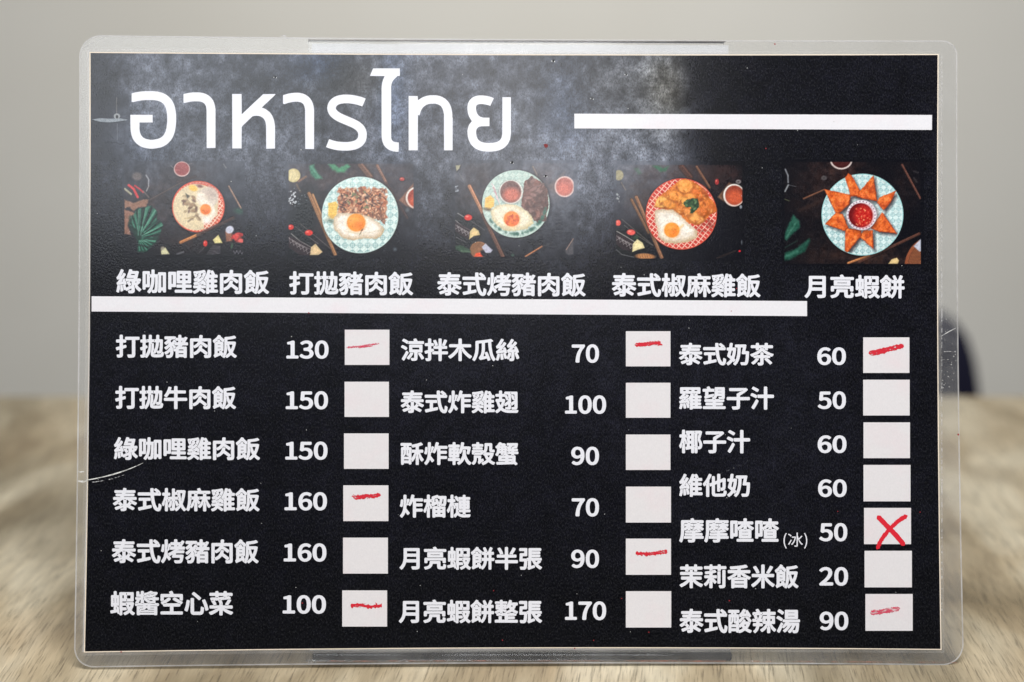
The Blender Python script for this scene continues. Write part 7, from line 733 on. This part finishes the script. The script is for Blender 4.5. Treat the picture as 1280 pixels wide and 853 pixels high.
def text(name, body, x0, x1, y0, y1, mat, parent, slope=0.0, label=None):
    """outlined text whose inked box spans x0..x1 and y0..y1 in image pixels"""
    loops = []; pen = 0
    for ch in body:
        for l in GL[ch]: loops.append(l + [pen, 0])
        pen += ADV[ch]
    A = np.vstack(loops); mn = A.min(0); mx = A.max(0); out = []
    for l in loops:
        u = (l - mn) / (mx - mn); X = x0 + u[:, 0] * (x1 - x0); Y = y1 - u[:, 1] * (y1 - y0) + slope * (X - (x0 + x1) / 2)
        a, b = S(X, Y); out.append(np.stack([a, b], 1))
    o = fill(name, out, Z_WHITE, mat, parent)
    if label: o['label'] = label
    return o
for s in HEAD:
    q = dec(s, 0, 0, 5.0) + [155, 78]; a, b = S(q[:, 0], q[:, 1])
    fill('heading_letter', [np.stack([a, b], 1)], Z_WHITE, M_white, menu)
CAP = [('綠咖哩雞肉飯', 145.4, 336.4, 335.7, 366), ('打拋豬肉飯', 361.5, 516.4, 338.2, 367.7), ('泰式烤豬肉飯', 546.6, 732, 339.4, 369), ('泰式椒麻雞飯', 764.8, 950.6, 340.4, 370.2), ('月亮蝦餅', 1005.6, 1130.7, 342.2, 371.8)]
for t_, a, b, c0, c1 in CAP: text('photo_caption', t_, a, b, c0, c1, M_white, menu, 0.006, 'white caption ' + t_)
ITEMS = [('打拋豬肉飯', 144.8, 296, 417.3, 446.3), ('打拋牛肉飯', 144, 295, 481.3, 510.3), ('綠咖哩雞肉飯', 142.4, 325, 545.2, 573.9), ('泰式椒麻雞飯', 141.2, 324.5, 608.8, 638), ('泰式烤豬肉飯', 140, 323.2, 672.8, 703), ('蝦醬空心菜', 137.8, 291.2, 737.4, 768),
         ('涼拌木瓜絲', 501.2, 649.1, 422, 450.3), ('泰式炸雞翅', 501, 648, 486.9, 515.4), ('酥炸軟殼蟹', 500.7, 648, 551.5, 580.2), ('炸榴槤', 499.8, 588.1, 617.1, 646), ('月亮蝦餅半張', 499.4, 677.5, 682.3, 711), ('月亮蝦餅整張', 498.5, 677.5, 748.4, 777.8),
         ('泰式奶茶', 848.8, 966.9, 427.4, 455.7), ('羅望子汁', 848.8, 967.4, 481.9, 510.9), ('椰子汁', 848.8, 937.6, 536, 565.5), ('維他奶', 849, 937.5, 591, 620), ('摩摩喳喳', 849, 973.6, 646.5, 677), ('茉莉香米飯', 849.5, 998, 704.3, 734.2), ('泰式酸辣湯', 849.5, 1000, 759.8, 790.2)]
PRICES = [('130', 357.9, 410.7, 424.4, 447.4), ('150', 357.2, 410, 487.8, 510.7), ('150', 356.6, 409.4, 550.8, 573.7), ('160', 355.6, 408.7, 614, 637), ('160', 354.6, 408, 678, 701), ('100', 353.3, 407.4, 742.7, 766),
          ('70', 714.6, 748.7, 429.2, 452.4), ('100', 706.2, 757.6, 493, 516.2), ('90', 714, 748.7, 557.2, 580.3), ('70', 714.6, 748.7, 621.4, 644.5), ('90', 714, 748.7, 685.8, 709), ('170', 706.2, 757.6, 750.5, 774),
          ('60', 1021.5, 1057.3, 433, 455.3), ('50', 1022.2, 1057.3, 488, 510.3), ('60', 1022, 1058, 543, 565.3), ('60', 1022.5, 1058.3, 598, 620.3), ('50', 1024, 1059, 652.6, 675.6), ('20', 1024, 1060, 707.6, 731), ('90', 1024.6, 1060.3, 763.3, 786.7)]
BOXES = [(431, 486.8, 411, 455), (430.7, 486.2, 476, 520), (430, 485.8, 540.6, 584.9), (429.1, 485.5, 605.5, 650.2), (428.8, 484.9, 670.9, 715.8), (427.8, 483.9, 736.8, 782),
         (782.3, 838, 412.9, 456.8), (782.3, 838, 477.3, 521), (782.3, 838, 542, 586.3), (782.3, 838.7, 607.1, 652), (782.3, 838.7, 672.1, 717.3), (782.3, 839, 737.8, 783.2),
         (1078.9, 1136.7, 420.6, 465), (1078.9, 1137, 473.5, 518.2), (1079.3, 1137.4, 526.8, 571.5), (1079.3, 1138, 580, 625.5), (1080, 1138.7, 633.7, 679), (1080.6, 1139.8, 687.3, 733), (1081.7, 1140.8, 741.3, 787.3)]
for t_, a, b, c0, c1 in ITEMS: text('dish_name', t_, a, b, c0, c1, M_white, menu, 0.002, 'white dish name ' + t_)
text('small_note', '(冰)', 979.3, 1009, 664.5, 684.5, M_white, menu, 0, 'small thin white note in brackets')
for t_, a, b, c0, c1 in PRICES: text('price', t_, a, b, c0, c1, M_white, menu, 0, 'white price ' + t_)
boxes = []
for a, b, c0, c1 in BOXES: boxes.append(mesh_obj('tick_box', SP([(a, c1), (b, c1), (b, c0), (a, c0)], Z_WHITE), [(0, 1, 2, 3)], M_box, menu))
def bar(pts, label):
    o = mesh_obj('white_bar', SP(pts, Z_WHITE), [(0, 1, 2, 3)], M_bar, menu); o['label'] = label
bar([(717.9, 159.4), (1164.8, 161.3), (1165, 142.6), (717.9, 141)], 'short white bar right of the Thai heading')
bar([(114.6, 388.2), (1008.8, 394), (1008.8, 375.2), (114.6, 369.2)], 'long white bar under the photo captions')

# ------------------------------------------------------------------ red grease-pen marks on top of the film
def mat_pen(name, col, lo, hi, sc_=(420, 1500, 1)):
    t = NT(name); n = t.noise(1.0, 3, 0.65, t.obj(sc_)); f = t.ramp(n, [(lo, 0.0), (hi, 1.0)])
    b = t.n('ShaderNodeBsdfPrincipled'); b.inputs['Base Color'].default_value = col; b.inputs['Roughness'].default_value = 0.5
    tr = t.n('ShaderNodeBsdfTransparent'); m = t.n('ShaderNodeMixShader'); t.l(f, m.inputs[0]); t.l(tr.outputs[0], m.inputs[1]); t.l(b.outputs[0], m.inputs[2]); t.l(m.outputs[0], t.out.inputs[0]); return t.m
P_solid = mat_pen('red_pen_solid', L4(214, 10, 40), 0.20, 0.30)
P_rough = mat_pen('red_pen_rough', L4(206, 8, 40), 0.34, 0.46)
P_faint = mat_pen('red_pen_faint', L4(214, 50, 86), 0.34, 0.60)
ZP = Z_FILM + 0.06 * MM
def mark(bi, strokes, mat, label):
    vs, fs = [], []
    r = random.Random(bi * 7 + 1)
    for q, (pts, wd, rag) in enumerate(strokes):
        P = []
        for (a, b) in zip(pts[:-1], pts[1:]):
            n = max(2, int(math.dist(a, b) / 1.1))
            for i in range(n): t = i / n; P.append(Vector((a[0] + (b[0] - a[0]) * t, a[1] + (b[1] - a[1]) * t)))
        P.append(Vector(pts[-1])); n = len(P); Lp, Rp = [], []
        for i, p in enumerate(P):
            d = (P[min(i + 1, n - 1)] - P[max(i - 1, 0)]).normalized(); nn = Vector((-d.y, d.x))
            e = min(1, (i + .6) / 2.5, (n - i - .4) / 2.5) if rag < 1.5 else min(1, (i + .8) / 2)
            Lp.append(tuple(p + nn * (wd * .66 * e + r.uniform(-.8, 1) * rag * .75))); Rp.append(tuple(p - nn * (wd * .66 * e + r.uniform(-.8, 1) * rag * .75)))
        k = len(vs); z = ZP + q * 0.02 * MM; vs += SP(Lp, z) + SP(Rp, z); fs += [(k + i, k + n + i, k + n + i + 1, k + i + 1) for i in range(n - 1)]
    o = mesh_obj('pen_mark', vs, fs, mat, boxes[bi]); o['label'] = label; return o
mark(0, [([(433, 433.2), (450, 431.8), (462, 430), (474, 428.2)], 1.6, .7), ([(447, 433.4), (466, 431.2)], .9, .7)], P_faint, 'thin faint red dash')
mark(3, [([(440, 618.6), (446, 620.4), (456, 619.4), (466, 619.2), (475.8, 617.2)], 3.6, 1.3)], P_rough, 'short thick red dash')
mark(5, [([(438.4, 756.4), (450, 755.2), (462, 757.2), (477.4, 755.6)], 3.0, 1.6), ([(469, 751.6), (472, 756)], 1.2, .6)], P_rough, 'ragged red dash')
mark(6, [([(793.2, 430.2), (806, 429.2), (825.8, 426.8)], 3.6, .9), ([(812, 430), (828, 429.6)], 1.2, 1.0)], P_rough, 'bright red dash')
mark(10, [([(794.4, 690.8), (806, 691.4), (818, 690.6), (834, 688.2)], 3.4, 1.5)], P_rough, 'ragged red dash')
mark(12, [([(1085.8, 440.8), (1096, 438.6), (1112, 434.8), (1129.6, 431)], 4.4, .9), ([(1090, 443), (1108, 439)], 1.4, 1.2)], P_rough, 'thick slanted red dash')
mark(16, [([(1096.5, 643.6), (1108, 655.6), (1120, 668), (1130.6, 680.6)], 4.6, .4), ([(1134, 643), (1122, 650.4), (1110, 662), (1100.6, 674.6), (1096, 685.4)], 3.8, .8)], P_solid, 'large red cross')
mark(18, [([(1087.6, 765.2), (1104, 763), (1124.8, 759.2)], 4.4, 1.0)], P_faint, 'faint pink red dash')
def speck(x, y, r, col=None):
    pts = [(x + r * (1 + random.uniform(-.3, .3)) * math.cos(k * .9), y + r * (1 + random.uniform(-.3, .3)) * math.sin(k * .9)) for k in range(7)]
    return mesh_obj('ink_speck', SP(pts, ZP), [tuple(range(7))[::-1]], col or P_solid, menu)
M_fleck = mat_plain('small_red_fleck', L4(150, 34, 40), 0.5, 0.3)
M_dried = mat_plain('dried_red_ink', L4(120, 14, 18), 0.4, 0.5)
speck(682.4, 180.6, 2.6, M_dried)
for x, y, r in ((957.3, 184.5, .9), (386, 389.8, 1.1), (914, 387.6, .8), (920.6, 359.3, 1.0), (811, 789, .9), (742, 799.2, .9), (628, 799, .8), (1047, 638, .8), (1150, 639, .9), (911.6, 749.6, 1.2), (617, 737, .8), (377.8, 752.6, 1.0), (777, 747, .8), (1197.6, 542, 1.4), (151.6, 813.5, 1.2), (968.5, 54, 1.2), (718.4, 809.4, 1.1)): speck(x, y, r * .85, M_fleck)
M_dust = mat_plain('dust_speck', L4(190, 190, 188), 0.8, 0.2); M_chip = mat_plain('pale_chip', L4(220, 222, 224), 0.8, 0.2); M_pit = mat_plain('dark_pit', L4(6, 6, 10), 0.8, 0.1)
for _ in range(70):
    x, y = random.uniform(120, 1165), random.uniform(75, 800); speck(x, y, random.uniform(.3, .62), M_dust).name = 'dust_speck'
for x, y, r in ((691.6, 75, 1.7), (640, 202, 1.4), (682, 219, 1.4), (782.6, 92, 1.3), (740, 122, 1.4), (344, 95.4, 1.2)):
    speck(x, y, r, M_pit).name = 'paint_chip'; speck(x - 1.5, y + .2, r * .55, M_chip).name = 'paint_chip'; speck(x + 1.5, y + .8, r * .5, M_chip).name = 'paint_chip'

# scratches and creases in the laminate
M_scr = mat_pen('white_scratch', L4(226, 226, 224), 0.30, 0.55, (500, 500, 1))
M_scr3 = mat_pen('hairline_scratch', L4(90, 92, 96), 0.5, 0.7, (700, 700, 1))
M_scr2 = mat_pen('faint_scratch', L4(200, 200, 202), 0.45, 0.62, (700, 700, 1))
def arc(pts, n=10):
    out = []; a, b, c0 = [Vector(p) for p in pts]
    for i in range(n + 1): t = i / n; out.append(tuple((1 - t) ** 2 * a + 2 * t * (1 - t) * b + t * t * c0))
    return out
strip('scratch', arc([(99, 600.4), (146, 594), (179, 577.4)]), 1.3, ZP, M_scr, menu, 'long pale curved crease at the left edge', taper=True, wob=.2)
strip('scratch', arc([(103, 602.5), (134, 601), (157, 591.6)]), 1.0, ZP, M_scr2, menu, taper=True, wob=.3)
strip('scratch', arc([(98.4, 588.4), (102, 589), (105, 588.2)], 4), 1.4, ZP, M_scr, menu)
strip('scratch', arc([(97.6, 599.6), (103, 602), (109.5, 599)], 5), 2.2, ZP, M_scr, menu, wob=.4)
strip('scratch', arc([(1176, 419.4), (1185, 413.6), (1194.5, 409.0)], 6), 0.8, ZP, M_scr, menu, wob=.3)
strip('scratch', arc([(1176.5, 438.4), (1186, 438.0), (1195, 438.6)], 5), 0.7, ZP, M_scr2, menu, wob=.3)
strip('scratch', arc([(1172.6, 212), (1174.6, 213), (1176, 212)], 4), .9, ZP, M_scr2, menu)
strip('scratch', arc([(940, 571.6), (920, 584), (897, 592)], 8), 1.0, ZP, M_scr3, menu, taper=True, wob=.5)
#strip('scratch', arc([(115, 722), (122, 721.5), (130, 721.4)], 5), .7, ZP, M_scr2, menu)
strip('scratch', arc([(100, 62), (118, 50), (132, 45.5)], 8), 1.2, ZP, M_scr2, menu, taper=True)
strip('scratch', [(1177.2, 68 + i * 50) for i in range(15)], .8, 0.25 * MM, M_scr2, menu)
for x0, x1, y in ((385, 396, 826.8), (495, 510, 825.4), (672, 684, 823.6), (930, 942, 825.2), (352, 358, 44)): strip('edge_nick', [(x0, y), ((x0 + x1) / 2, y - .3), (x1, y)], 1.4, ZP, M_scr2, menu, wob=.3)
for _ in range(26):
    x, y = random.uniform(1178, 1195), random.uniform(395, 490); speck(x, y, random.uniform(.3, .7), M_dust).name = 'dust_speck'
# pinkish stain along the lower cut edge
strip('ink_smear', [(396 + i * 20, 825.9 - 2.4 * math.sin(math.pi * (396 + i * 20 - 93) / 1110) + 1.1) for i in range(41)], 1.3, ZP, mat_pen('pink_smear', L4(186, 128, 110), 0.46, 0.80, (200, 900, 1)), menu, wob=.2)

# ------------------------------------------------------------------ clear acrylic stand behind the sheet
stand = thing('acrylic_stand', 'clear acrylic table stand with white card, standing behind the black menu sheet', 'display stand',
              (0, 0, 0.0004), (1.333072890003342, 0.0040623795015718245, 0.015321508625922287))
def slab(name, x0, x1, yb, yt, z0, z1, mat):
    (xa, ya), (xb, yb_) = S(x0, yt), S(x1, yb); cx = (float(xa) + float(xb)) / 2; cy = (float(ya) + float(yb_)) / 2
    return rbox(name, cx, cy, (z0 + z1) / 2, abs(float(xb - xa)), abs(float(ya - yb_)), z1 - z0, mat, stand, 0.0)
#slab('front_panel', 385.5, 908, 825, 50.5, -2.2 * MM, -0.3 * MM, M_acryl)
slab('insert_card', 389.5, 913.5, 811.4, 53.0, -1.1 * MM, -0.7 * MM, M_card)
slab('back_panel', 384, 909, 826, 47.6, -5.0 * MM, -3.0 * MM, M_acryl)
slab('top_edge', 384, 909, 48.2, 45.9, -5.0 * MM, -2.9 * MM, M_acryl_edge)  # dark refraction line painted on top of the clear panel
# foot: flat acrylic plate bent backwards on the table, placed in world space through the inverse of the lean
ft = rbox('foot_plate', 0.0025, 0.040, 0.0016, 0.147, 0.070, 0.003, M_acryl, None, 0.0008)
ft.parent = stand; bpy.context.view_layer.update()
ft.matrix_parent_inverse = (Matrix.Translation(stand.location) @ stand.rotation_euler.to_matrix().to_4x4()).inverted()

# ------------------------------------------------------------------ table
def mat_wood():
    t = NT('washed_wood')
    warp = t.noise(5.0, 2, 0.5, t.obj((1, 0.45, 1)))
    tc = t.n('ShaderNodeTexCoord'); wv = t.n('ShaderNodeVectorMath', operation='ADD'); sv = t.n('ShaderNodeVectorMath', operation='SCALE'); sv.inputs['Scale'].default_value = 0.10
    wn = t.n('ShaderNodeTexNoise'); wn.inputs['Scale'].default_value = 3.0; wn.inputs['Detail'].default_value = 1.0; t.l(t.obj((1, 0.6, 1)), wn.inputs['Vector']); t.l(wn.outputs['Color'], sv.inputs[0])
    t.l(tc.outputs['Object'], wv.inputs[0]); t.l(sv.outputs[0], wv.inputs[1])
    mp = t.n('ShaderNodeMapping'); mp.inputs['Scale'].default_value = (22, 8, 1); t.l(wv.outputs[0], mp.inputs['Vector'])
    fig = t.noise(1.0, 3.5, 0.56, mp.outputs[0], 0.5)
    mp2 = t.n('ShaderNodeMapping'); mp2.inputs['Scale'].default_value = (11, 4.5, 1); mp2.inputs['Location'].default_value = (4, 2, 0); t.l(wv.outputs[0], mp2.inputs['Vector'])
    smoke = t.noise(1.0, 2, 0.5, mp2.outputs[0], 0.8)
    warm = t.noise(1.0, 2, 0.5, t.obj((9, 6, 1), (9, 3, 0)))
    c = t.ramp(fig, [(0.30, L4(134, 116, 88)), (0.48, L4(186, 169, 139)), (0.68, L4(222, 210, 183))])
    c = t.mix(t.ramp(smoke, [(0.50, 0.0), (0.66, 0.75)]), c, L4(124, 110, 84))
    c = t.mix(t.ramp(warm, [(0.54, 0.0), (0.80, 0.35)]), c, L4(206, 176, 142))
    mp3 = t.n('ShaderNodeMapping'); mp3.inputs['Scale'].default_value = (1500, 70, 1); t.l(wv.outputs[0], mp3.inputs['Vector'])
    pores = t.noise(1.0, 3, 0.6, mp3.outputs[0]); mp4 = t.n('ShaderNodeMapping'); mp4.inputs['Scale'].default_value = (340, 34, 1); t.l(wv.outputs[0], mp4.inputs['Vector'])
    fib = t.noise(1.0, 3, 0.6, mp4.outputs[0])
    c = t.mix(1.0, c, t.ramp(fib, [(0.3, 0.84), (0.7, 1.12)]), 'MULTIPLY')
    pm = t.ramp(pores, [(0.34, 0.0), (0.46, 1.0)])
    c = t.mix(1.0, c, t.ramp(pores, [(0.30, 0.52), (0.46, 1.0), (0.72, 1.10)]), 'MULTIPLY')
    nb = t.bump(t.math('ADD', pm, fib), 0.5, 0.0002)
    t.bsdf(c, 0.55, 0.35, nb); return t.m
M_wood = mat_wood(); M_leg = mat_plain('table_leg_metal', L4(50, 50, 52), 0.4, 0.5)
YF = 0.395
table = thing('wooden_table', 'washed pale brown wooden table with grey grain under the menu stand', 'table', (0, 0, -0.75))
rbox('table_top', 0, YF - 0.40, 0.735, 1.30, 0.80, 0.030, M_wood, table, 0.0025, 3)
rbox('apron', 0, YF - 0.40, 0.695, 1.10, 0.62, 0.05, M_leg, table, 0.002)
for sx in (-1, 1):
    for sy in (-1, 1): rbox('leg', sx * 0.57, YF - 0.40 + sy * 0.32, 0.36, 0.05, 0.05, 0.718, M_leg, table, 0.003)

# ------------------------------------------------------------------ chair behind the table
chair = thing('dark_chair', 'dark navy chair with curved back behind the table, right of the menu', 'chair', (0.142, YF + 0.30, -0.75))
M_navy = mat_plain('navy_upholstery', L4(24, 24, 44), 0.8, 0.2)
def chair_back():
    prof = []; hw, zt, zb = 0.215, 0.746, 0.46
    # outline: sides splay outwards downwards, top corners well rounded
    right = [(hw + .006, zb), (hw + .005, 0.60), (hw + 0.003, 0.65), (hw + 0.001, 0.675), (hw - .003, .697), (hw - 0.009, 0.715), (hw - 0.018, 0.727), (hw - 0.034, 0.735), (hw - 0.07, 0.742), (hw - 0.12, zt)]
    out = right + [(-x, z) for x, z in right[::-1]]
    n = len(out); vs = []; fs = []
    for k, (dy, sc_) in enumerate(((0.0, .985), (0.006, 1.0), (0.034, 1.0), (0.040, .985))):
        for x, z in out:
            zz = 0.62 + (z - 0.62) * sc_; xx = x * sc_; vs.append((xx, dy + 0.25 * (zz - 0.46) * .3 + 0.4 * (0.05 - xx * xx), zz))
    for k in range(3):
        for i in range(n): fs.append((k * n + i, k * n + (i + 1) % n, (k + 1) * n + (i + 1) % n, (k + 1) * n + i))
    h = n // 2
    for i in range(h - 1):
        fs.append((i + 1, i, n - 1 - i, n - 2 - i)); b = 3 * n; fs.append((b + i, b + i + 1, b + n - 2 - i, b + n - 1 - i))
    o = mesh_obj('backrest', vs, fs, M_navy, chair, True)
    bm = bmesh.new(); bm.from_mesh(o.data); bmesh.ops.recalc_face_normals(bm, faces=bm.faces); bm.to_mesh(o.data); bm.free()
chair_back()
rbox('seat', 0, -0.17, 0.455, 0.42, 0.42, 0.05, M_navy, chair, 0.015, 3)
for sx in (-1, 1):
    for y in (-0.34, 0.0): rbox('leg', sx * 0.18, y, 0.215, 0.03, 0.03, 0.43, M_leg, chair, 0.004)

# ------------------------------------------------------------------ wall and floor
def structure(o): o['kind'] = 'structure'; return o
t = NT('painted_wall'); n = t.noise(2.2, 3, 0.5, t.obj()); t.bsdf(t.ramp(n, [(0.3, L4(214, 212, 205)), (0.7, L4(222, 221, 216))]), 0.9, 0.1); M_wall = t.m
structure(mesh_obj('wall', [(-4, 2.0, -0.75), (4, 2.0, -0.75), (4, 2.0, 2.2), (-4, 2.0, 2.2)], [(0, 1, 2, 3)], M_wall))
t = NT('floor_tiles'); n = t.noise(3, 3, 0.5, t.obj()); t.bsdf(t.ramp(n, [(0.3, L4(120, 116, 110)), (0.7, L4(136, 132, 126))]), 0.5, 0.3); M_floor = t.m
structure(mesh_obj('floor', [(-4, -2, -0.75), (4, -2, -0.75), (4, 2.0, -0.75), (-4, 2.0, -0.75)], [(0, 1, 2, 3)], M_floor))
